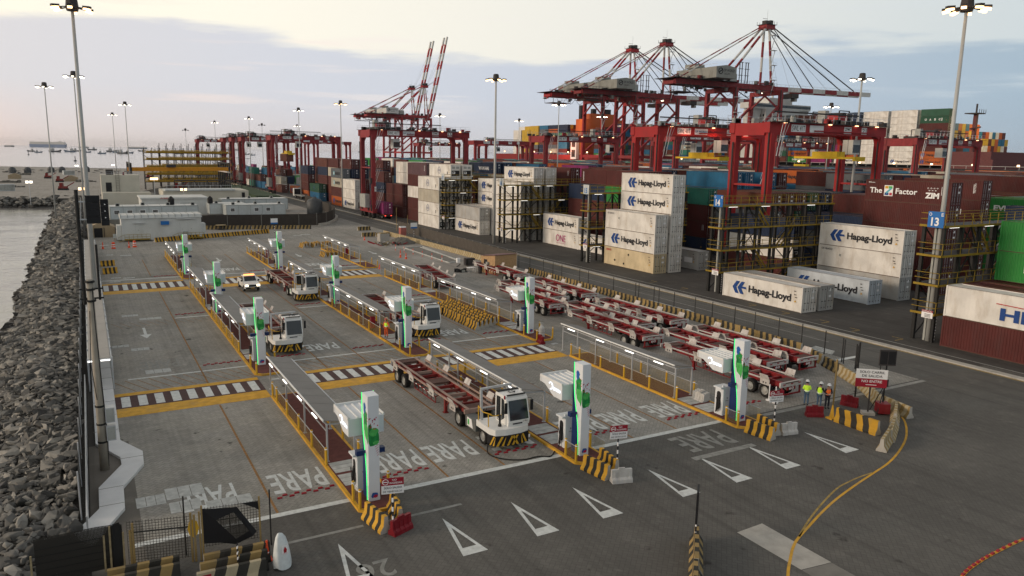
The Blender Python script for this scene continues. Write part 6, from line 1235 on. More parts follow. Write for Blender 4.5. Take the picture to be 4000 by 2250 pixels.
TH = """69.45,28.3,0.00,maroon,d,,k0,0,1,2704
69.45,28.3,2.90,white,r,hmm,k0,0,2,3319
72.35,28.3,2.90,maroon,d,,k1,0,2,355
75.25,28.3,2.90,maroon,d,,k2,0,2,230
77.30,28.3,5.79,green,d,evergreen,k3,0,3,1668
77.30,28.3,8.69,green,d,evergreen,k3,0,4,1962
81.05,28.3,8.69,green,d,,k4,0,4,106
69.45,56.5,0.00,white,r,hapag,k0,2,1,2498
72.35,56.5,0.00,grey,r,,k1,2,1,751
81.05,56.5,0.00,pale,r,hapag,k4,2,1,1734
86.85,56.5,0.00,grey,r,,k6,2,1,911
86.85,56.5,2.90,white,r,seaco,k6,2,2,2044
86.85,56.5,5.79,white,r,hapag,k6,2,3,2224
86.85,73.0,0.00,maroon,d,,k6,3,1,1045
86.85,73.0,2.90,white,u,,k6,3,2,1409
86.85,73.0,5.79,navy,d,,k6,3,3,1532
72.35,85.7,0.00,beige,r,seacor,k1,4,1,1115
72.35,85.7,2.90,white,r,hapag,k1,4,2,1129
72.35,85.7,5.79,white,r,seaco,k1,4,3,1236
75.25,85.7,0.00,white,r,,k2,4,1,271
75.25,85.7,2.90,white,r,,k2,4,2,275
75.25,85.7,5.79,white,r,,k2,4,3,292
75.25,85.7,8.69,white,r,hapag,k2,4,4,1154
75.25,85.7,11.58,white,r,hapag,k2,4,5,1197
81.05,85.7,0.00,grey,r,c,k4,4,1,560
78.15,101.8,0.00,white,r,hapag,k3,5,1,462
83.95,101.8,5.79,maroon,d,,k5,5,3,110
83.95,101.8,8.69,green,d,,k5,5,4,241
83.95,101.8,11.58,maroon,d,,k5,5,5,316
78.15,114.0,0.00,white,r,one,k3,6,1,508
78.15,114.0,2.90,white,r,hapag,k3,6,2,740
83.95,114.0,2.90,maroon,d,,k5,6,2,266
83.95,114.0,5.79,maroon,d,,k5,6,3,526
83.95,114.0,8.69,navy,d,,k5,6,4,556
86.85,114.0,11.58,maroon,d,textainer,k6,6,5,368
75.25,130.2,0.00,white,r,,k2,7,1,523
75.25,130.2,2.90,white,r,,k2,7,2,529
75.25,130.2,5.79,white,r,,k2,7,3,535
75.25,130.2,8.69,white,r,,k2,7,4,563
78.15,130.2,0.00,white,r,,k3,7,1,168
78.15,130.2,2.90,white,r,,k3,7,2,170
78.15,130.2,5.79,white,r,,k3,7,3,170
78.15,130.2,8.69,white,r,,k3,7,4,175
78.15,130.2,11.58,white,r,hapag,k3,7,5,558
81.05,130.2,5.79,white,r,,k4,7,3,164
81.05,130.2,8.69,white,r,,k4,7,4,169
81.05,130.2,11.58,white,r,,k4,7,5,182
86.85,130.2,2.90,maroon,d,,k6,7,2,52
86.85,130.2,5.79,navy,d,,k6,7,3,169
86.85,130.2,8.69,maroon,d,,k6,7,4,180
86.85,130.2,11.58,maroon,d,textainer,k6,7,5,340
72.35,142.4,0.00,white,r,hapag,k1,8,1,440
72.35,142.4,2.90,grey,r,,k1,8,2,487
75.25,142.4,2.90,white,r,,k2,8,2,65
78.15,142.4,5.79,white,r,hapag,k3,8,3,171
78.15,142.4,8.69,white,r,hapag,k3,8,4,194
69.45,157.0,0.00,white,u,,k0,9,1,362
69.45,157.0,2.90,white,u,cosco,k0,9,2,365
69.45,157.0,5.79,cream,u,,k0,9,3,370
69.45,157.0,8.69,white,u,cosco,k0,9,4,391
72.35,157.0,0.00,white,u,,k1,9,1,76
72.35,157.0,2.90,white,u,,k1,9,2,80
72.35,157.0,5.79,white,u,,k1,9,3,143
72.35,157.0,8.69,white,u,,k1,9,4,145
72.35,157.0,11.58,white,u,cosco,k1,9,5,384
75.25,157.0,5.79,white,u,,k2,9,3,138
75.25,157.0,8.69,white,u,,k2,9,4,140
75.25,157.0,11.58,white,u,,k2,9,5,149
83.95,157.0,5.79,brown,d,,k5,9,3,64
83.95,157.0,8.69,maroon,d,,k5,9,4,101
72.35,171.0,0.00,maroon,d,,k1,10,1,112
72.35,171.0,2.90,maroon,d,,k1,10,2,112
72.35,171.0,5.79,white,r,,k1,10,3,114
72.35,171.0,8.69,maroon,d,,k1,10,4,120
72.35,171.0,11.58,plum,d,triton,k1,10,5,253
72.35,187.0,0.00,maroon,d,,k1,11,1,222
72.35,187.0,2.90,maroon,d,,k1,11,2,226
72.35,187.0,5.79,maroon,d,,k1,11,3,240
75.25,187.0,8.69,white,u,,k2,11,4,119
75.25,187.0,11.58,white,u,,k2,11,5,130
72.35,201.0,0.00,brown,d,,k1,12,1,160
72.35,201.0,2.90,maroon,d,,k1,12,2,163
72.35,201.0,5.79,navy,d,,k1,12,3,166
72.35,201.0,8.69,maroon,d,,k1,12,4,237
69.45,217.8,0.00,white,r,hapag,k0,13,1,188
69.45,217.8,2.90,white,r,,k0,13,2,189
69.45,217.8,5.79,white,r,,k0,13,3,202
72.35,217.8,0.00,white,r,,k1,13,1,60
72.35,217.8,2.90,maroon,d,,k1,13,2,61
72.35,217.8,5.79,maroon,d,,k1,13,3,73
78.15,217.8,11.58,maroon,d,,k3,13,5,200
69.45,230.2,0.00,orange,d,hapag,k0,14,1,100
69.45,230.2,2.90,maroon,d,,k0,14,2,101
69.45,230.2,5.79,cream,d,maersk,k0,14,3,99
69.45,230.2,8.69,slate,d,maersk,k0,14,4,175
72.35,230.2,8.69,navy,d,,k1,14,4,83
72.35,230.2,11.58,maroon,d,textainer,k1,14,5,178
75.25,230.2,8.69,navy,d,,k2,14,4,81
75.25,230.2,11.58,navy,d,,k2,14,5,80
72.35,244.0,11.58,maroon,d,,k1,15,5,104
69.45,257.0,0.00,blue,d,cosco,k0,16,1,132
69.45,257.0,2.90,forest,d,cosco,k0,16,2,144
72.35,257.0,5.79,maroon,d,,k1,16,3,84
72.35,257.0,8.69,navy,d,,k1,16,4,79
72.35,257.0,11.58,brown,d,,k1,16,5,86
69.45,271.0,0.00,orange,d,hapag,k0,17,1,74
69.45,271.0,2.90,maroon,d,,k0,17,2,77
69.45,271.0,5.79,maroon,d,,k0,17,3,121
69.45,271.0,8.69,navy,d,,k0,17,4,122
72.35,299.0,0.00,orange,d,hapag,k1,19,1,64
69.45,313.0,0.00,brown,d,textainer,k0,20,1,93
72.35,327.0,2.90,cream,d,,k1,21,2,85
75.25,327.0,2.90,navy,d,,k2,21,2,50
69.45,341.0,0.00,blue,d,apl,k0,22,1,79
75.25,341.0,5.79,brown,d,,k2,22,3,77
69.45,355.0,2.90,brown,d,,k0,23,2,73
72.35,355.0,5.79,blue,d,,k1,23,3,71
69.45,369.0,5.79,teal,d,,k0,24,3,66
69.45,411.0,0.00,maroon,d,,k0,27,1,52
104.70,42.4,8.69,navy,d,cma,m3,1,4,790
110.50,42.4,8.69,brown,d,textainer,m5,1,4,89
96.00,56.8,0.00,maroon,d,,m0,2,1,793
96.00,56.8,2.90,maroon,d,,m0,2,2,841
96.00,56.8,5.79,maroon,d,,m0,2,3,1103
96.00,56.8,8.69,maroon,d,,m0,2,4,1998
96.00,56.8,11.58,maroon,d,zfactor,m0,2,5,2070
113.40,62.6,0.00,maroon,d,,m6,2,1,525
113.40,62.6,2.90,maroon,d,,m6,2,2,534
113.40,62.6,5.79,maroon,d,,m6,2,3,539
113.40,62.6,8.69,maroon,d,zim,m6,2,4,548
113.40,62.6,11.58,maroon,d,triton,m6,2,5,739
101.80,71.2,0.00,navy,d,cma,m2,3,1,237
101.80,71.2,2.90,slate,d,,m2,3,2,239
101.80,71.2,5.79,navy,d,,m2,3,3,629
104.70,71.2,5.79,navy,d,,m3,3,3,56
107.60,71.2,8.69,maroon,d,,m4,3,4,582
96.00,85.6,0.00,navy,d,,m0,4,1,241
96.00,85.6,2.90,maroon,d,,m0,4,2,242
96.00,85.6,5.79,slate,d,,m0,4,3,447
96.00,85.6,8.69,brown,d,,m0,4,4,1142
98.90,85.6,5.79,maroon,d,,m1,4,3,73
98.90,85.6,8.69,maroon,d,,m1,4,4,259
101.80,85.6,5.79,forest,d,,m2,4,3,89
101.80,85.6,8.69,maroon,d,,m2,4,4,252
104.70,85.6,8.69,forest,d,,m3,4,4,244
107.60,85.6,8.69,navy,d,,m4,4,4,237
110.50,85.6,8.69,slate,d,,m5,4,4,78
113.40,85.6,8.69,navy,d,,m6,4,4,54
96.00,100.0,0.00,navy,d,seaco,m0,5,1,369
96.00,100.0,2.90,maroon,d,textainer,m0,5,2,484
96.00,100.0,5.79,maroon,d,,m0,5,3,492
96.00,100.0,8.69,teal,d,,m0,5,4,517
101.80,100.0,8.69,blue,d,,m2,5,4,54
101.80,100.0,11.58,blue,d,,m2,5,5,864
104.70,100.0,11.58,blue,d,,m3,5,5,192
110.50,100.0,11.58,blue,d,,m5,5,5,361
113.40,100.0,11.58,maroon,d,,m6,5,5,177
98.90,114.4,11.58,navy,d,cma,m1,6,5,91
101.80,114.4,11.58,brown,d,,m2,6,5,60
98.90,128.8,11.58,maroon,d,,m1,7,5,63
110.50,157.6,11.58,magenta,d,one,m5,9,5,95
104.70,172.0,11.58,blue,d,,m3,10,5,81
96.00,186.4,8.69,blue,d,,m0,11,4,53
98.90,186.4,11.58,navy,d,wanhai,m1,11,5,277
101.80,186.4,11.58,navy,d,wanhai,m2,11,5,53
124.00,56.8,0.00,green,d,evergreen,n0,2,1,233
124.00,56.8,2.90,green,d,evergreen,n0,2,2,240
124.00,56.8,5.79,green,d,evergreen,n0,2,3,248
124.00,56.8,8.69,green,d,evergreen,n0,2,4,608
126.90,56.8,8.69,green,d,evergreen,n1,2,4,67
129.80,56.8,8.69,green,d,evergreen,n2,2,4,53
141.40,71.2,8.69,brown,d,,n6,3,4,71
124.00,85.6,8.69,navy,d,,n0,4,4,90
124.00,85.6,11.58,slate,d,maersk,n0,4,5,724
126.90,85.6,11.58,maroon,d,,n1,4,5,63
141.40,85.6,11.58,cream,d,,n6,4,5,123
132.70,100.0,8.69,slate,d,maersk,n3,5,4,113
132.70,100.0,11.58,maroon,d,,n3,5,5,424
124.00,114.4,11.58,white,d,hapag,n0,6,5,54
141.40,114.4,11.58,orange,d,hapag,n6,6,5,169
141.40,128.8,11.58,brown,d,,n6,7,5,56
124.00,186.4,11.58,orange,d,hapag,n0,11,5,64
152.00,71.2,8.69,brown,d,,p0,3,4,125
152.00,71.2,11.58,maroon,d,,p0,3,5,1104
154.90,71.2,11.58,navy,d,,p1,3,5,143
157.80,71.2,11.58,cream,d,maersk,p2,3,5,123
157.80,85.6,11.58,maroon,d,,p2,4,5,204
152.00,100.0,11.58,blue,d,,p0,5,5,51
157.80,114.4,11.58,slate,d,,p2,6,5,51
157.80,128.8,11.58,maroon,d,,p2,7,5,54
154.90,157.6,11.58,white,d,hapag,p1,9,5,54
152.00,172.0,11.58,blue,d,apl,p0,10,5,53
180.00,85.6,11.58,maroon,d,,q0,4,5,60
185.80,100.0,11.58,slate,d,,q2,5,5,63
180.00,114.4,11.58,blue,d,,q0,6,5,107
208.00,100.0,11.58,brown,d,textainer,s0,5,5,65
222.50,100.0,11.58,brown,d,,s5,5,5,85
222.50,128.8,11.58,maroon,d,textainer,s5,7,5,52
310.00,188.0,15.20,orange,d,hapag,x0,0,1,212
310.00,188.0,18.10,orange,d,hapag,x0,0,2,211
310.00,188.0,20.99,maroon,d,,x0,0,3,213
310.00,188.0,23.89,maroon,d,,x0,0,4,212
310.00,188.0,26.78,maroon,d,,x0,0,5,215
310.00,188.0,29.68,maroon,d,,x0,0,6,219
310.00,188.0,32.58,forest,d,uasc,x0,0,7,140
310.00,201.6,15.20,white,r,hapag,x0,1,1,189
310.00,201.6,18.10,white,r,,x0,1,2,188
310.00,201.6,20.99,white,r,,x0,1,3,191
310.00,201.6,23.89,white,r,,x0,1,4,192
310.00,201.6,26.78,white,r,,x0,1,5,190
310.00,201.6,29.68,white,r,,x0,1,6,194
310.00,201.6,32.58,white,r,,x0,1,7,194
310.00,201.6,35.47,white,r,,x0,1,8,177
310.00,215.2,15.20,white,r,,x0,2,1,169
310.00,215.2,18.10,white,r,,x0,2,2,173
310.00,215.2,20.99,white,r,,x0,2,3,170
310.00,215.2,23.89,white,r,,x0,2,4,170
310.00,215.2,26.78,white,r,,x0,2,5,174
310.00,215.2,29.68,white,r,,x0,2,6,173
310.00,215.2,32.58,white,r,,x0,2,7,174
310.00,215.2,35.47,white,r,,x0,2,8,172
310.00,228.8,15.20,white,r,hapag,x0,3,1,156
310.00,228.8,18.10,orange,d,hapag,x0,3,2,153
310.00,228.8,20.99,magenta,d,one,x0,3,3,154
310.00,228.8,23.89,maroon,d,,x0,3,4,154
310.00,228.8,26.78,navy,d,,x0,3,5,159
310.00,228.8,29.68,navy,d,,x0,3,6,154
310.00,228.8,32.58,navy,d,,x0,3,7,158
310.00,228.8,35.47,navy,d,,x0,3,8,158
310.00,242.4,15.20,magenta,d,one,x0,4,1,138
310.00,242.4,18.10,magenta,d,one,x0,4,2,140
310.00,242.4,20.99,navy,d,,x0,4,3,141
310.00,242.4,23.89,maroon,d,,x0,4,4,139
310.00,242.4,26.78,maroon,d,,x0,4,5,143
310.00,242.4,29.68,maroon,d,,x0,4,6,142
310.00,242.4,32.58,maroon,d,,x0,4,7,142
310.00,242.4,35.47,maroon,d,,x0,4,8,144
310.00,256.0,15.20,green,d,evergreen,x0,5,1,124
310.00,256.0,18.10,orange,d,hapag,x0,5,2,128
310.00,256.0,20.99,blue,d,apl,x0,5,3,128
310.00,256.0,23.89,maroon,d,,x0,5,4,129
310.00,256.0,26.78,navy,d,,x0,5,5,126
310.00,256.0,29.68,maroon,d,,x0,5,6,132
310.00,256.0,32.58,slate,d,maersk,x0,5,7,127
312.55,256.0,35.47,brown,d,,x1,5,8,105
310.00,269.6,15.20,brown,d,,x0,6,1,115
310.00,269.6,18.10,forest,d,,x0,6,2,115
310.00,269.6,20.99,slate,d,maersk,x0,6,3,116
310.00,269.6,23.89,navy,d,cma,x0,6,4,117
310.00,269.6,26.78,blue,d,apl,x0,6,5,114
310.00,269.6,29.68,forest,d,,x0,6,6,118
310.00,269.6,32.58,navy,d,wanhai,x0,6,7,119
310.00,269.6,35.47,slate,d,maersk,x0,6,8,126
310.00,322.0,15.20,white,r,hapag,y0,0,1,91
310.00,322.0,18.10,blue,d,,y0,0,2,90
310.00,322.0,20.99,brown,d,,y0,0,3,89
310.00,322.0,23.89,slate,d,,y0,0,4,91
310.00,322.0,26.78,green,d,evergreen,y0,0,5,91
310.00,322.0,29.68,blue,d,apl,y0,0,6,91
310.00,322.0,32.58,cream,d,,y0,0,7,91
310.00,335.6,15.20,blue,d,,y0,1,1,77
310.00,335.6,18.10,teal,d,,y0,1,2,77
310.00,335.6,20.99,cream,d,maersk,y0,1,3,76
310.00,335.6,23.89,navy,d,wanhai,y0,1,4,79
310.00,335.6,26.78,brown,d,,y0,1,5,77
310.00,335.6,29.68,navy,d,cma,y0,1,6,80
312.55,335.6,32.58,brown,d,,y1,1,7,60
310.00,349.2,15.20,cream,d,,y0,2,1,72
310.00,349.2,18.10,brown,d,,y0,2,2,70
310.00,349.2,20.99,blue,d,apl,y0,2,3,72
310.00,349.2,23.89,teal,d,,y0,2,4,70
310.00,349.2,26.78,cream,d,,y0,2,5,70
310.00,349.2,29.68,navy,d,wanhai,y0,2,6,74
315.10,349.2,32.58,green,d,evergreen,y2,2,7,50
310.00,362.8,15.20,magenta,d,one,y0,3,1,66
310.00,362.8,18.10,maroon,d,,y0,3,2,66
310.00,362.8,20.99,maroon,d,,y0,3,3,65
310.00,362.8,23.89,maroon,d,,y0,3,4,67
310.00,362.8,26.78,maroon,d,,y0,3,5,65
310.00,362.8,29.68,orange,d,hapag,y0,3,6,68
310.00,362.8,32.58,brown,d,,y0,3,7,75
310.00,376.4,15.20,slate,d,maersk,y0,4,1,60
310.00,376.4,18.10,blue,d,,y0,4,2,62
310.00,376.4,20.99,maroon,d,,y0,4,3,62
310.00,376.4,23.89,blue,d,apl,y0,4,4,61
310.00,376.4,26.78,brown,d,,y0,4,5,63
310.00,376.4,29.68,brown,d,,y0,4,6,60
310.00,376.4,32.58,navy,d,cma,y0,4,7,62
310.00,424.0,15.50,green,d,evergreen,z0,20,1,55
310.00,424.0,18.40,blue,d,,z0,20,2,55
310.00,424.0,21.29,maroon,d,,z0,20,3,55
310.00,424.0,24.19,slate,d,maersk,z0,20,4,55
310.00,424.0,27.08,brown,d,,z0,20,5,54
310.00,424.0,29.98,blue,d,,z0,20,6,58
310.00,424.0,32.88,maroon,d,,z0,20,7,54
325.30,424.0,35.77,navy,d,cma,z6,20,8,52"""
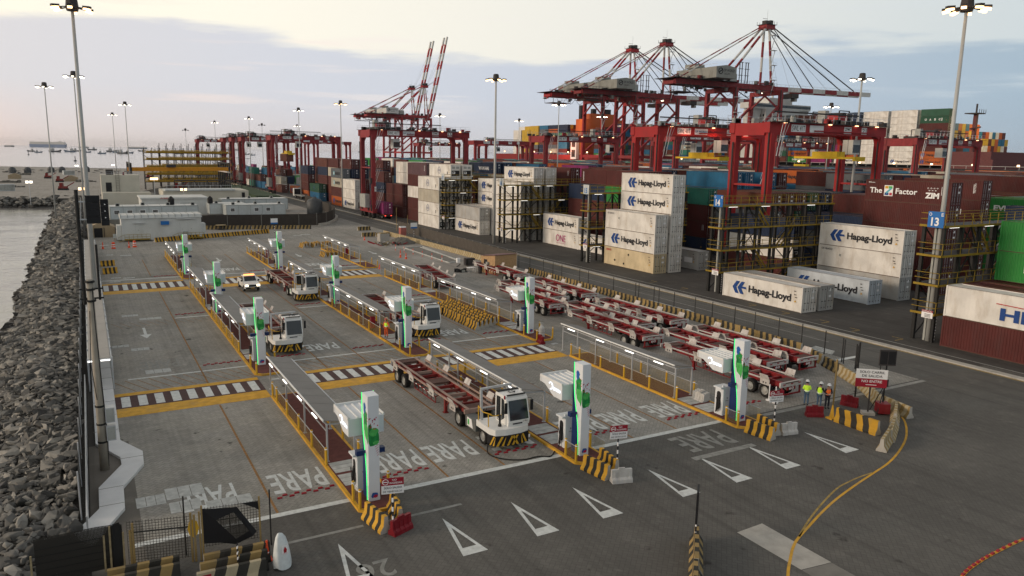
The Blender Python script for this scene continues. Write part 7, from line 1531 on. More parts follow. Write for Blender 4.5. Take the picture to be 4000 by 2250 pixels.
RS = """84.0,28,8.7,8
84.0,102,0.0,8
84.0,102,2.9,2
86.8,102,11.6,8
84.0,114,0.0,8
86.8,114,8.7,8
81.0,130,0.0,15
81.0,130,2.9,15
75.2,142,0.0,15
78.2,142,2.9,15
81.0,142,8.7,15
75.2,157,2.9,15
84.0,157,2.9,8
75.2,171,11.6,8
81.0,171,11.6,8
75.2,187,5.8,15
78.2,187,11.6,15
81.0,187,11.6,15
78.2,218,8.7,9
75.2,230,5.8,13
72.4,244,0.0,8
72.4,244,2.9,2
72.4,244,5.8,8
72.4,244,8.7,3
75.2,244,11.6,8
72.4,257,0.0,9
72.4,257,2.9,8
75.2,257,11.6,8
75.2,271,2.9,10
75.2,271,5.8,2
75.2,271,8.7,8
75.2,271,11.6,8
72.4,285,0.0,1
75.2,285,2.9,8
75.2,299,0.0,8
75.2,313,0.0,13
78.2,313,0.0,1
78.2,313,2.9,13
72.4,327,0.0,15
75.2,327,0.0,8
78.2,327,0.0,5
81.0,327,2.9,5
72.4,341,0.0,1
75.2,341,2.9,1
78.2,341,2.9,4
78.2,341,5.8,8
81.0,341,2.9,9
84.0,341,2.9,5
69.5,355,0.0,1
72.4,355,0.0,15
72.4,355,2.9,2
78.2,355,2.9,5
86.8,355,2.9,3
69.5,369,0.0,14
69.5,369,2.9,2
72.4,369,2.9,8
75.2,369,5.8,14
78.2,369,0.0,13
78.2,369,2.9,2
78.2,369,5.8,4
69.5,383,0.0,15
69.5,383,2.9,2
69.5,383,5.8,1
75.2,383,2.9,15
72.4,411,0.0,13
72.4,411,2.9,2
72.4,425,0.0,4
72.4,425,2.9,2
84.0,425,2.9,9
69.5,439,0.0,2
69.5,439,2.9,13
72.4,439,0.0,15
86.8,439,2.9,8
113.4,42,8.7,9
107.6,71,5.8,8
110.5,71,8.7,8
113.4,71,8.7,8
104.7,86,5.8,9
107.6,86,5.8,9
110.5,86,5.8,13
104.7,100,8.7,1
107.6,100,8.7,9
110.5,100,8.7,1
113.4,100,8.7,8
101.8,114,8.7,1
104.7,114,11.6,3
110.5,114,11.6,13
113.4,114,11.6,13
96.0,129,8.7,13
110.5,129,11.6,8
113.4,129,11.6,1
96.0,143,8.7,2
104.7,143,8.7,8
113.4,143,11.6,8
107.6,158,8.7,9
96.0,172,8.7,3
98.9,172,8.7,8
96.0,186,2.9,7
96.0,186,5.8,8
98.9,186,8.7,10
101.8,186,8.7,8
113.4,186,11.6,8
96.0,201,11.6,15
98.9,201,8.7,13
98.9,201,11.6,13
101.8,201,11.6,13
107.6,201,11.6,9
110.5,201,11.6,1
113.4,201,11.6,2
96.0,215,11.6,9
98.9,215,11.6,8
101.8,215,11.6,9
104.7,215,11.6,2
96.0,230,11.6,5
104.7,230,11.6,8
113.4,230,11.6,5
96.0,244,5.8,1
96.0,244,8.7,9
96.0,244,11.6,8
101.8,244,11.6,1
104.7,244,11.6,9
96.0,258,5.8,3
96.0,258,8.7,2
107.6,258,11.6,9
110.5,258,11.6,15
113.4,258,11.6,8
101.8,273,8.7,3
101.8,273,11.6,15
110.5,273,11.6,1
96.0,287,5.8,13
96.0,287,8.7,13
98.9,287,11.6,5
107.6,287,11.6,3
96.0,388,2.9,13
101.8,388,2.9,8
98.9,402,2.9,1
101.8,417,2.9,2
110.5,417,2.9,1
113.4,474,0.0,2
96.0,532,2.9,9
96.0,546,0.0,8
110.5,546,2.9,2
96.0,561,0.0,3
96.0,561,2.9,3
98.9,561,2.9,13
96.0,575,0.0,1
98.9,575,2.9,2
96.0,590,0.0,15
96.0,590,2.9,15
96.0,604,0.0,5
96.0,604,2.9,3
113.4,604,2.9,7
132.7,57,8.7,4
135.6,57,8.7,4
138.5,57,8.7,4
141.4,57,8.7,4
129.8,71,8.7,2
132.7,71,8.7,2
129.8,86,11.6,9
132.7,86,11.6,2
141.4,100,11.6,9
135.6,114,8.7,1
141.4,114,8.7,8
124.0,129,11.6,2
132.7,129,11.6,2
124.0,143,11.6,15
126.9,143,11.6,1
124.0,158,11.6,13
129.8,158,11.6,8
124.0,172,11.6,9
126.9,172,11.6,1
135.6,172,11.6,10
132.7,186,11.6,13
126.9,201,11.6,14
135.6,201,11.6,2
141.4,201,11.6,3
124.0,215,11.6,3
129.8,215,11.6,15
132.7,215,11.6,8
135.6,215,11.6,8
138.5,230,11.6,8
141.4,244,11.6,9
124.0,258,11.6,2
129.8,258,11.6,13
124.0,273,11.6,4
129.8,273,11.6,13
132.7,273,11.6,5
129.8,287,11.6,9
138.5,287,11.6,7
124.0,316,11.6,9
129.8,316,11.6,14
132.7,316,11.6,8
138.5,316,11.6,8
141.4,316,11.6,2
135.6,330,11.6,9
124.0,345,11.6,7
129.8,345,11.6,9
124.0,460,2.9,2
126.9,474,2.9,1
124.0,503,2.9,3
124.0,518,0.0,1
124.0,518,2.9,1
129.8,518,2.9,8
124.0,561,2.9,8
129.8,561,2.9,8
124.0,590,2.9,8
135.6,590,2.9,7
129.8,604,2.9,2
138.5,604,2.9,2
152.0,57,8.7,8
154.9,57,11.6,8
154.9,71,8.7,1
157.8,71,8.7,2
160.7,71,11.6,8
163.6,71,11.6,8
160.7,86,11.6,1
166.5,86,11.6,2
169.4,86,11.6,9
163.6,129,11.6,10
169.4,129,11.6,2
152.0,143,11.6,4
157.8,143,11.6,2
163.6,143,11.6,1
163.6,158,11.6,4
154.9,172,11.6,8
163.6,172,11.6,8
166.5,172,11.6,9
160.7,186,11.6,10
163.6,186,11.6,15
169.4,186,11.6,8
152.0,201,11.6,9
166.5,201,11.6,8
169.4,201,11.6,9
152.0,215,11.6,8
160.7,215,11.6,2
166.5,215,11.6,2
154.9,230,11.6,9
157.8,230,11.6,8
163.6,230,11.6,1
166.5,230,11.6,13
152.0,244,11.6,8
154.9,244,11.6,7
157.8,244,11.6,14
163.6,244,11.6,13
163.6,258,11.6,2
166.5,258,11.6,5
169.4,258,11.6,2
152.0,273,11.6,8
154.9,273,11.6,14
160.7,273,11.6,8
152.0,287,11.6,2
163.6,287,11.6,1
166.5,287,11.6,9
169.4,287,11.6,2
152.0,316,11.6,15
163.6,316,11.6,4
169.4,316,11.6,2
152.0,330,11.6,2
157.8,330,11.6,8
169.4,330,11.6,1
152.0,345,11.6,3
166.5,345,11.6,9
152.0,575,2.9,14
152.0,590,2.9,2
157.8,590,2.9,10
182.9,71,11.6,7
194.5,100,11.6,2
182.9,114,11.6,8
191.6,114,11.6,3
194.5,129,11.6,13
182.9,143,11.6,9
188.7,143,11.6,13
191.6,143,11.6,13
194.5,143,11.6,9
197.4,143,11.6,13
194.5,158,11.6,9
197.4,158,11.6,8
180.0,172,11.6,8
191.6,172,11.6,3
182.9,186,11.6,8
194.5,186,11.6,9
185.8,201,11.6,2
191.6,201,11.6,1
191.6,215,11.6,7
180.0,230,11.6,8
191.6,230,11.6,10
194.5,230,11.6,2
197.4,230,11.6,14
180.0,244,11.6,8
182.9,244,11.6,1
185.8,258,11.6,13
188.7,258,11.6,3
194.5,258,11.6,1
197.4,258,11.6,8
180.0,273,11.6,1
182.9,273,11.6,7
188.7,273,11.6,14
197.4,273,11.6,8
182.9,287,11.6,9
197.4,287,11.6,4
182.9,302,11.6,2
191.6,302,11.6,8
180.0,316,11.6,14
182.9,316,11.6,1
194.5,316,11.6,8
180.0,330,11.6,2
185.8,330,11.6,7
194.5,330,11.6,7
180.0,345,11.6,9
182.9,345,11.6,2
216.7,86,11.6,14
216.7,114,11.6,8
219.6,114,11.6,8
222.5,114,11.6,9
225.4,114,11.6,10
225.4,129,11.6,13
208.0,158,11.6,1
210.9,158,11.6,9
222.5,158,11.6,8
225.4,158,11.6,4
208.0,172,11.6,9
216.7,172,11.6,8
219.6,172,11.6,13
222.5,172,11.6,8
225.4,172,11.6,13
208.0,186,11.6,10
210.9,186,11.6,8
213.8,186,11.6,3
216.7,186,11.6,13
222.5,186,11.6,8
210.9,201,11.6,8
225.4,201,11.6,2
210.9,215,11.6,8
213.8,215,11.6,2
225.4,215,11.6,1
210.9,230,11.6,8
222.5,230,11.6,9
225.4,230,11.6,8
208.0,244,11.6,1
210.9,244,11.6,13
222.5,244,11.6,2
208.0,258,11.6,14
216.7,258,11.6,2
219.6,258,11.6,9
225.4,258,11.6,9
222.5,273,11.6,2
208.0,287,11.6,14
219.6,287,11.6,8
219.6,302,11.6,1
208.0,316,11.6,2
210.9,316,11.6,3
219.6,316,11.6,3
208.0,330,11.6,3
208.0,345,11.6,14
210.9,345,11.6,8
213.8,345,11.6,14
225.4,345,11.6,8
241.8,100,11.6,8
244.7,100,11.6,8
247.6,100,11.6,2
236.0,114,11.6,10
241.8,114,11.6,8
244.7,114,11.6,1
247.6,114,11.6,2
244.7,129,11.6,10
236.0,143,11.6,8
238.9,143,11.6,2
241.8,143,11.6,8
236.0,158,11.6,2
241.8,158,11.6,10
236.0,172,11.6,9
236.0,186,11.6,5
236.0,215,11.6,3
241.8,215,11.6,1
244.7,230,11.6,9
247.6,230,11.6,3
236.0,244,11.6,9
247.6,244,11.6,1
238.9,258,11.6,2
247.6,273,11.6,1
236.0,287,11.6,2
238.9,287,11.6,2
241.8,287,11.6,14
236.0,302,11.6,13
247.6,302,11.6,8
238.9,316,11.6,8
244.7,316,11.6,2
236.0,330,11.6,9
310.0,188,35.5,4
312.6,188,15.2,16
312.6,188,18.1,2
312.6,188,21.0,16
312.6,188,23.9,1
312.6,188,26.8,10
312.6,188,29.7,2
315.1,188,15.2,2
315.1,188,18.1,15
315.1,188,21.0,1
315.1,188,23.9,1
315.1,188,26.8,16
315.1,188,29.7,1
317.6,188,15.2,10
317.6,188,18.1,8
317.6,188,21.0,8
317.6,188,23.9,10
317.6,188,26.8,8
317.6,188,29.7,10
320.2,188,15.2,15
320.2,188,18.1,8
320.2,188,21.0,2
320.2,188,23.9,1
320.2,188,26.8,16
320.2,188,29.7,16
322.8,188,15.2,1
322.8,188,18.1,8
322.8,188,21.0,1
322.8,188,23.9,16
322.8,188,26.8,10
322.8,188,29.7,1
325.3,188,15.2,10
325.3,188,18.1,8
325.3,188,21.0,1
325.3,188,23.9,10
325.3,188,26.8,16
325.3,188,29.7,10
327.9,188,15.2,10
327.9,188,18.1,2
327.9,188,21.0,16
327.9,188,23.9,2
327.9,188,26.8,10
327.9,188,29.7,1
330.4,188,15.2,10
330.4,188,18.1,15
330.4,188,21.0,15
330.4,188,23.9,16
330.4,188,26.8,10
330.4,188,29.7,10
332.9,188,15.2,1
332.9,188,18.1,10
332.9,188,21.0,15
332.9,188,23.9,10
332.9,188,26.8,1
335.5,188,15.2,2
335.5,188,18.1,10
335.5,188,21.0,15
335.5,188,23.9,16
335.5,188,26.8,8
338.1,188,15.2,16
338.1,188,18.1,10
338.1,188,21.0,15
338.1,188,23.9,16
338.1,188,26.8,10
340.6,188,15.2,10
340.6,188,18.1,16
340.6,188,21.0,10
340.6,188,23.9,8
340.6,188,26.8,15
343.1,188,15.2,10
343.1,188,18.1,1
343.1,188,21.0,8
343.1,188,23.9,16
343.1,188,26.8,1
345.7,188,15.2,10
345.7,188,18.1,10
345.7,188,21.0,10
345.7,188,23.9,10
345.7,188,26.8,15
348.2,188,15.2,2
348.2,188,18.1,15
348.2,188,21.0,16
348.2,188,23.9,1
348.2,188,26.8,10
350.8,188,15.2,16
350.8,188,18.1,8
350.8,188,21.0,15
350.8,188,23.9,1
350.8,188,26.8,8
353.4,188,15.2,10
353.4,188,18.1,1
353.4,188,21.0,2
353.4,188,23.9,16
315.1,270,35.5,4
312.6,322,15.2,10
312.6,322,18.1,10
312.6,322,21.0,10
312.6,322,23.9,15
312.6,322,26.8,8
312.6,322,29.7,16
312.6,322,32.6,8
315.1,322,15.2,10
315.1,322,18.1,16
315.1,322,21.0,16
315.1,322,23.9,16
315.1,322,26.8,15
315.1,322,29.7,1
315.1,322,32.6,10
317.6,322,15.2,10
317.6,322,18.1,1
317.6,322,21.0,10
317.6,322,23.9,15
317.6,322,26.8,15
317.6,322,29.7,10
317.6,322,32.6,16
320.2,322,15.2,16
320.2,322,18.1,10
320.2,322,21.0,10
320.2,322,23.9,15
320.2,322,26.8,8
320.2,322,29.7,8
320.2,322,32.6,2
322.8,322,15.2,8
322.8,322,18.1,8
322.8,322,21.0,10
322.8,322,23.9,15
322.8,322,26.8,1
322.8,322,29.7,10
322.8,322,32.6,10
325.3,322,15.2,16
325.3,322,18.1,16
325.3,322,21.0,10
325.3,322,23.9,10
325.3,322,26.8,16
325.3,322,29.7,15
325.3,322,32.6,10
327.9,322,15.2,10
327.9,322,18.1,1
327.9,322,21.0,10
327.9,322,23.9,10
327.9,322,26.8,8
327.9,322,29.7,2
327.9,322,32.6,16
330.4,322,15.2,8
330.4,322,18.1,16
330.4,322,21.0,10
330.4,322,23.9,16
330.4,322,26.8,10
330.4,322,29.7,10
330.4,322,32.6,10
332.9,322,15.2,16
332.9,322,18.1,8
332.9,322,21.0,2
332.9,322,23.9,2
332.9,322,26.8,15
332.9,322,29.7,15
332.9,322,32.6,16
335.5,322,15.2,10
335.5,322,18.1,10
335.5,322,21.0,1
335.5,322,23.9,16
335.5,322,26.8,1
335.5,322,29.7,10
335.5,322,32.6,8
338.1,322,15.2,8
338.1,322,18.1,1
338.1,322,21.0,10
338.1,322,23.9,15
338.1,322,26.8,8
338.1,322,29.7,10
338.1,322,32.6,10
340.6,322,15.2,2
340.6,322,18.1,16
340.6,322,21.0,10
340.6,322,23.9,10
340.6,322,26.8,10
340.6,322,29.7,2
340.6,322,32.6,16
343.1,322,15.2,1
343.1,322,18.1,16
343.1,322,21.0,1
343.1,322,23.9,16
343.1,322,26.8,10
343.1,322,29.7,16
343.1,322,32.6,8
345.7,322,15.2,10
345.7,322,18.1,1
345.7,322,21.0,8
345.7,322,23.9,16
345.7,322,26.8,2
345.7,322,29.7,16
345.7,322,32.6,8
348.2,322,15.2,10
348.2,322,18.1,1
348.2,322,21.0,2
348.2,322,23.9,8
348.2,322,26.8,16
348.2,322,29.7,10
348.2,322,32.6,10
350.8,322,15.2,16
350.8,322,18.1,16
350.8,322,21.0,1
350.8,322,23.9,15
350.8,322,26.8,8
350.8,322,29.7,1
350.8,322,32.6,16
353.4,322,15.2,10
353.4,322,18.1,10
353.4,322,21.0,8
353.4,322,23.9,15
353.4,322,26.8,10
353.4,322,29.7,16
353.4,322,32.6,2
315.1,363,32.6,2
310.0,470,15.5,1
310.0,470,18.4,8
310.0,470,21.3,1
310.0,470,24.2,1
310.0,470,27.1,2
310.0,470,30.0,5
310.0,470,32.9,9
310.0,470,35.8,9
312.6,470,15.5,10
312.6,470,18.4,8
312.6,470,21.3,16
312.6,470,24.2,10
312.6,470,27.1,10
312.6,470,30.0,8
312.6,470,32.9,10
312.6,470,35.8,16
315.1,470,15.5,10
315.1,470,18.4,1
315.1,470,21.3,2
315.1,470,24.2,10
315.1,470,27.1,1
315.1,470,30.0,15
315.1,470,32.9,10
315.1,470,35.8,2
317.6,470,15.5,10
317.6,470,18.4,1
317.6,470,21.3,15
317.6,470,24.2,10
317.6,470,27.1,10
317.6,470,30.0,10
317.6,470,32.9,15
317.6,470,35.8,10
320.2,470,15.5,10
320.2,470,18.4,8
320.2,470,21.3,1
320.2,470,24.2,10
320.2,470,27.1,2
320.2,470,30.0,16
320.2,470,32.9,15
320.2,470,35.8,16
322.8,470,15.5,10
322.8,470,18.4,2
322.8,470,21.3,1
322.8,470,24.2,8
322.8,470,27.1,16
322.8,470,30.0,16
322.8,470,32.9,10
322.8,470,35.8,16
325.3,470,15.5,1
325.3,470,18.4,8
325.3,470,21.3,8
325.3,470,24.2,10
325.3,470,27.1,10
325.3,470,30.0,10
325.3,470,32.9,10
325.3,470,35.8,15
327.9,470,15.5,15
327.9,470,18.4,10
327.9,470,21.3,1
327.9,470,24.2,15
327.9,470,27.1,8
327.9,470,30.0,15
327.9,470,32.9,2
327.9,470,35.8,10
330.4,470,15.5,16
330.4,470,18.4,16
330.4,470,21.3,2
330.4,470,24.2,15
330.4,470,27.1,16
330.4,470,30.0,10
330.4,470,32.9,15
330.4,470,35.8,16
332.9,470,15.5,16
332.9,470,18.4,8
332.9,470,21.3,10
332.9,470,24.2,16
332.9,470,27.1,16
332.9,470,30.0,16
332.9,470,32.9,1
332.9,470,35.8,10
335.5,470,35.8,8
338.1,470,35.8,10
340.6,470,35.8,10
343.1,470,35.8,2
345.7,470,35.8,10
348.2,470,35.8,10
310.0,484,15.5,8
310.0,484,18.4,3
310.0,484,21.3,13
310.0,484,24.2,2
310.0,484,27.1,3
310.0,484,30.0,4
310.0,484,32.9,10
310.0,484,35.8,9
310.0,497,15.5,2
310.0,497,18.4,9
310.0,497,21.3,9
310.0,497,24.2,2
310.0,497,27.1,3
310.0,497,30.0,8
310.0,497,32.9,13
310.0,497,35.8,1
310.0,511,15.5,7
310.0,511,18.4,8
310.0,511,21.3,13
310.0,511,24.2,16
310.0,511,27.1,16
310.0,511,30.0,16
310.0,511,32.9,16
310.0,511,35.8,16
310.0,524,15.5,8
310.0,524,18.4,16
310.0,524,21.3,7
310.0,524,24.2,16
310.0,524,27.1,16
310.0,524,30.0,16
310.0,524,32.9,16
312.6,524,35.8,16
310.0,538,15.5,15
310.0,538,18.4,15
310.0,538,21.3,15
310.0,538,24.2,15
310.0,538,27.1,15
310.0,538,30.0,15
310.0,538,32.9,15
315.1,538,35.8,15
312.6,424,15.5,1
312.6,424,18.4,15
312.6,424,21.3,8
312.6,424,24.2,8
312.6,424,27.1,10
312.6,424,30.0,2
312.6,424,32.9,9
315.1,424,15.5,13
315.1,424,18.4,9
315.1,424,21.3,5
315.1,424,24.2,10
315.1,424,27.1,10
315.1,424,30.0,8
315.1,424,32.9,8
317.6,424,15.5,2
317.6,424,18.4,2
317.6,424,21.3,9
317.6,424,24.2,8
317.6,424,27.1,1
317.6,424,30.0,7
317.6,424,32.9,9
320.2,424,15.5,1
320.2,424,18.4,9
320.2,424,21.3,5
320.2,424,24.2,2
320.2,424,27.1,13
320.2,424,30.0,8
320.2,424,32.9,7
322.8,424,15.5,5
322.8,424,18.4,13
322.8,424,21.3,14
322.8,424,24.2,13
322.8,424,27.1,1
322.8,424,30.0,10
322.8,424,32.9,10
325.3,424,15.5,8
325.3,424,18.4,9
325.3,424,21.3,10
325.3,424,24.2,1
325.3,424,27.1,13
325.3,424,30.0,9
325.3,424,32.9,9
327.9,424,15.5,13
327.9,424,18.4,4
327.9,424,21.3,4
327.9,424,24.2,1
327.9,424,27.1,8
327.9,424,30.0,1
327.9,424,32.9,1
327.9,424,35.8,2
330.4,424,15.5,2
330.4,424,18.4,13
330.4,424,21.3,9
330.4,424,24.2,10
330.4,424,27.1,9
330.4,424,30.0,1
330.4,424,32.9,9
330.4,424,35.8,1
332.9,424,15.5,1
332.9,424,18.4,1
332.9,424,21.3,9
332.9,424,24.2,1
332.9,424,27.1,2
332.9,424,30.0,9
332.9,424,32.9,4
335.5,424,15.5,2
335.5,424,18.4,1
335.5,424,21.3,10
335.5,424,24.2,14
335.5,424,27.1,8
335.5,424,30.0,5
335.5,424,32.9,2
335.5,424,35.8,8
338.1,424,15.5,9
338.1,424,18.4,1
338.1,424,21.3,13
338.1,424,24.2,3
338.1,424,27.1,4
338.1,424,30.0,8
338.1,424,32.9,8
338.1,424,35.8,9
340.6,424,35.8,8
345.7,424,35.8,10
350.8,424,35.8,8
353.4,424,35.8,8"""
CN = ['beige', 'blue', 'brown', 'cream', 'forest', 'green', 'grey', 'magenta', 'maroon', 'navy', 'orange', 'pale', 'plum', 'slate', 'teal', 'white', 'yellow']
def slotmat(o, i, m): o.material_slots[i].link = 'OBJECT'; o.material_slots[i].material = m
def container(x, y, z, col, kind, lg, row, sk, lv, px):
    pm = MATS['paint_'+col]
    nm = {'slate': 'grey', 'forest': 'dark-green', 'pale': 'bluish-white'}.get(col, col)
    lb = f"{nm} container {LGT.get(lg,'')}, {od(lv)} up, {od(sk+1)} stack back, {od(int(row[1:])+1)} row, {ROWN[row[0]]}".replace(' ,', ',').replace('  ', ' ')
    if px > 70 or lg:
        t = thing('shipping_container', lb, 'container', (x, y, z)); b = bpy.data.objects.new('body', BM[kind]); COL.objects.link(b); b.parent = t; slotmat(b, 0, pm)
        d = bpy.data.objects.new('door' if kind != 'u' else 'cooling_unit', DM[kind]); COL.objects.link(d); d.parent = t; slotmat(d, 0, pm)
        me = logo_mesh(lg)
        if me: l = bpy.data.objects.new('logo', me); COL.objects.link(l); l.parent = t
    else:
        t = bpy.data.objects.new('shipping_container', BM[kind]); COL.objects.link(t); t.location = (x, y, z); slotmat(t, 0, pm); tag(t, lb, 'container')
    t['group'] = 'containers stacked in the '+ROWN[row[0]]
for ln in TH.split('\n'):
    a = ln.split(','); container(float(a[0]), float(a[1]), float(a[2]), a[3], a[4], a[5], a[6], int(a[7]), int(a[8]), int(a[9]))
m = MB()
for ln in RS.split('\n'):
    a = ln.split(','); x, y, z = map(float, a[:3]); m.b6(x, x+2.44, y+.05, y+12.15, z+.03, z+2.87, 'paint_'+CN[int(a[3])])
o = m.build('container_mass'); o['kind'] = 'stuff'; tag(o, 'the many small stacked containers in the distance of the yard and on the ships', 'containers')
# ================= YARD GANTRY CRANES =================
def rtg(x0, y0, num, lb, kc='crane_old', W_=26.2, D=8.2, trx=.08, detail=True, logo='DP WORLD', spread=None, lit=False):
    t = thing('gantry_crane', lb, 'gantry crane', (x0, y0, 0)); zt = 22.6
    for x in (0, W_):
        for y in (0, D):
            m = MB(); m.b6(x-.5, x+.5, y-.6, y+.6, 2.6, zt-1.6, kc); m.build('leg', t)
        m = MB(); m.b6(x-.55, x+.55, -1.2, D+1.2, 1.5, 2.6, kc); m.b6(x-.5, x+.5, .76, D-.76, 12.8, 13.1, kc); m.build('sill_beam', t)
        for y in (-.2, 2.0, D-2, D+.2):
            q = MB(); q.b6(x-.5, x+.5, y-.45, y+.45, 1.0, 1.5, 'dark_steel'); q.tube((x-.4, y, .75), (x+.4, y, .75), .75, 'rubber', 12); q.build('wheel', t)
    for y in (0, D): m = MB(); m.b6(-.9, W_+.9, y-.55, y+.55, zt-1.6, zt, kc); m.prism([(.6, zt-1.6), (1.7, zt-1.6), (.95, zt-1.95), (.6, zt-2.8)], 'y', y-.5, y+.5, kc); m.prism([(W_-.6, zt-1.6), (W_-1.7, zt-1.6), (W_-.95, zt-1.95), (W_-.6, zt-2.8)], 'y', y-.5, y+.5, kc); m.build('main_beam', t)
    for x in (-.3, W_+.3): m = MB(); m.b6(x-.5, x+.5, .56, D-.56, zt-2.0, zt-.1, kc); m.build('end_beam', t)
    if detail:
        m = MB()
        for y in (-.95, D+.95):
            m.b6(-1, W_+1, y-.4, y+.4, zt+.02, zt+.1, 'dark_steel'); [m.bar((-1, y, zt+q), (W_+1, y, zt+q), .05, 'steel_galv') for q in (.65, 1.2)]; [m.bar((-1+i*1.4, y, zt), (-1+i*1.4, y, zt+1.2), .05, 'steel_galv') for i in range(int(W_/1.4)+2)]
        m.bar((-1.2, -1.4, zt+1.5), (W_*.7, -1.4, zt+1.5), .22, 'dark_steel'); m.build('walkway', t)
        m = MB(); zl = [(2.6, -1.3), (7.5, -1.3), (7.6, 1.5), (12.8, -1.3), (12.9, 1.5), (17.5, -1.3), (22.6, -1.0)]
        for (a, ya), (b, yb) in zip(zl, zl[1:]):
            if b-a > .5:
                for s2 in (-.9, -1.5): m.bar((s2+1.6, ya, a), (s2+3.4 if b < 20 else s2+2.6, ya, b), .08, 'steel_galv'); m.bar((s2+1.6, ya, a+1), (s2+3.4, ya, b+1 if b < 20 else b), .04, 'steel_galv')
            m.b6(.6, 2.8, -1.7, -.8, b-.05, b+.02, 'dark_steel')
        m.build('stair', t)
        m = MB(); m.b6(-1.8, -.6, 1.2, 5.6, 2.8, 6.2, 'grey_box'); m.build('power_unit', t)
        m = MB(); rc_ = random.Random(int(x0+y0))
        for q in range(26): a = rc_.uniform(-1, W_); b = rc_.choice([-.9, D+.9, .2]); h = rc_.uniform(.2, .9); m.b6(a, a+rc_.uniform(.3, 1.3), b-.3, b+.3, zt+.1, zt+.1+h, rc_.choice(['dark_steel', kc, 'grey_box', 'dark_steel']))
        for x in (0, W_): m.bar((x-.7, -.3, 2.6), (x-.7, -.3, zt), .16, 'dark_steel'); m.bar((x-.8, D-.3, 6), (x-.8, D-.3, zt-3), .2, 'dark_steel'); m.b6(x-1, x-.5, -.8, .4, 9, 10.4, 'dark_steel')
        m.bar((9, -.75, zt-1.1), (W_-2, -.75, zt-1.1), .18, kc); [m.bar((-.9, y, 2), (-.9, y, 3.6), .3, 'dark_steel') for y in (-1, 1.5, D-1.5, D+1)]; m.build('equipment', t)
        m = MB(); tx = W_*trx
        m.b6(tx, tx+4.5, -.8, D+.8, zt+.12, zt+.7, 'dark_steel'); m.b6(tx+.6, tx+2.6, 1, 3.4, zt+.7, zt+1.7, kc); m.b6(tx+1, tx+2.0, D-3, D-1.5, zt+.7, zt+2.6, 'grey_box'); m.b6(tx+3, tx+4.2, 1.5, 3, zt+.7, zt+1.9, 'dark_steel'); [m.bar((tx+a2, b2, zt+.7), (tx+a2, b2, zt+2.4), .15, 'dark_steel') for a2 in (.4, 2.9) for b2 in (1, D-1)]; m.bar((tx+.4, 1, zt+2.4), (tx+2.9, 1, zt+2.4), .15, 'dark_steel'); m.bar((tx+.4, D-1, zt+2.4), (tx+2.9, D-1, zt+2.4), .15, 'dark_steel'); m.tube((tx+3, 2, zt+1.5), (tx+3, D-2, zt+1.5), .8, 'dark_steel', 10); [m.bar((tx+a, -.8, zt+.7), (tx+a, -.8, zt+1.9), .06, 'steel_galv') for a in (0, 1.5, 3, 4.5)]; m.bar((tx, -.8, zt+1.9), (tx+4.5, -.8, zt+1.9), .06, 'steel_galv'); m.build('trolley', t)
        m = MB(); m.b6(tx+4.6, tx+6.4, 1.0, 3.0, zt-4.6, zt-2.2, 'wall_white'); m.b6(tx+4.7, tx+6.45, .95, 3.05, zt-4.3, zt-3, 'glass_dark'); m.bar((tx+5.5, 2, zt-2.2), (tx+5.5, 2, zt), .3, kc); m.build('cab', t)
        if spread is not None:
            m = MB(); zs = spread; cx = tx+1.9
            for a in (-.9, .9):
                for b in (D/2-3, D/2+3): m.tube((cx+a, b, zs+.5), (cx+a, b, zt), .035, 'steel_black', 4)
            m.b6(cx-1.2, cx+1.2, D/2-6.1, D/2+6.1, zs, zs+.35, 'spreader_yellow'); m.b6(cx-1, cx+1, D/2-2.5, D/2+2.5, zs+.35, zs+1.2, 'spreader_yellow'); m.b6(cx-1.25, cx+1.25, D/2-6.2, D/2-5.7, zs-.3, zs+.4, 'spreader_yellow'); m.build('spreader', t)
    m = MB()
    for a, b in ((3.8, 7.0), (8.0, 11.2), (16.2, 18), (20.6, 21.9)): m = MB(); m.b6(a, b, -.6, -.55, zt-1.35, zt-.25, 'sign_white'); m.build('sign_panel', t)
    m = MB(); m.b6(.1, .55, -.8, -.755, 7, 8.2, 'sign_white'); m.build('sign_panel', t)
    m = MB(); m.text('SWL 41T', (3.95, -.62, zt-1.2), (1, 0, 0), (0, 0, 1), 2.9, .8, 'txt_black', .0)
    if num != '21': m.text(logo, (8.1, -.62, zt-1.0), (1, 0, 0), (0, 0, 1), 2.9, .42, 'txt_hapag')
    m.text('ZPMC', (16.35, -.62, zt-.85), (1, 0, 0), (0, 0, 1), 1.5, .45, 'txt_black'); m.text(num, (20.75, -.62, zt-1.15), (1, 0, 0), (0, 0, 1), 1.0, .75, 'txt_black', .0); m.text(num, (.15, -.81, 7.3), (1, 0, 0), (0, 0, 1), .35, .6, 'txt_black'); m.build('lettering', t)
    for x in ((2.2, 12.5, 19, W_-2) if detail else (5,)):
        m = MB(); m.b6(x-.2, x+.2, -.95, -.6, zt-.1, zt+.12, 'lamp_small' if not lit else 'lamp_small'); m.build('lamp', t)
    return t
mat('lamp_small', (1, 1, 1), emit=4, ecol=(1, .6, .3), var=0)
mat('crane_lit', (.33, .02, .022), .5, var=.15, vs=.4, dirt=(.16, .03, .025), dirtamt=.5, ds=.3)
rtg(64.6, 187.5, '15', 'red yard gantry crane numbered 15, straddling the truck lane', trx=.05)
rtg(92.3, 83.5, '21', 'bright red yard gantry crane numbered 21, the nearest one', kc='crane_lit', trx=.62, D=7.2, spread=17.2)
rtg(92.3, 109.5, '09', 'bright red floodlit yard gantry crane just left of number 21', kc='crane_lit', trx=.45, D=6.8, spread=16.8)
rtg(121, 195, '13', 'dull red yard gantry crane numbered 13 in front of the left ship cranes', trx=.75)
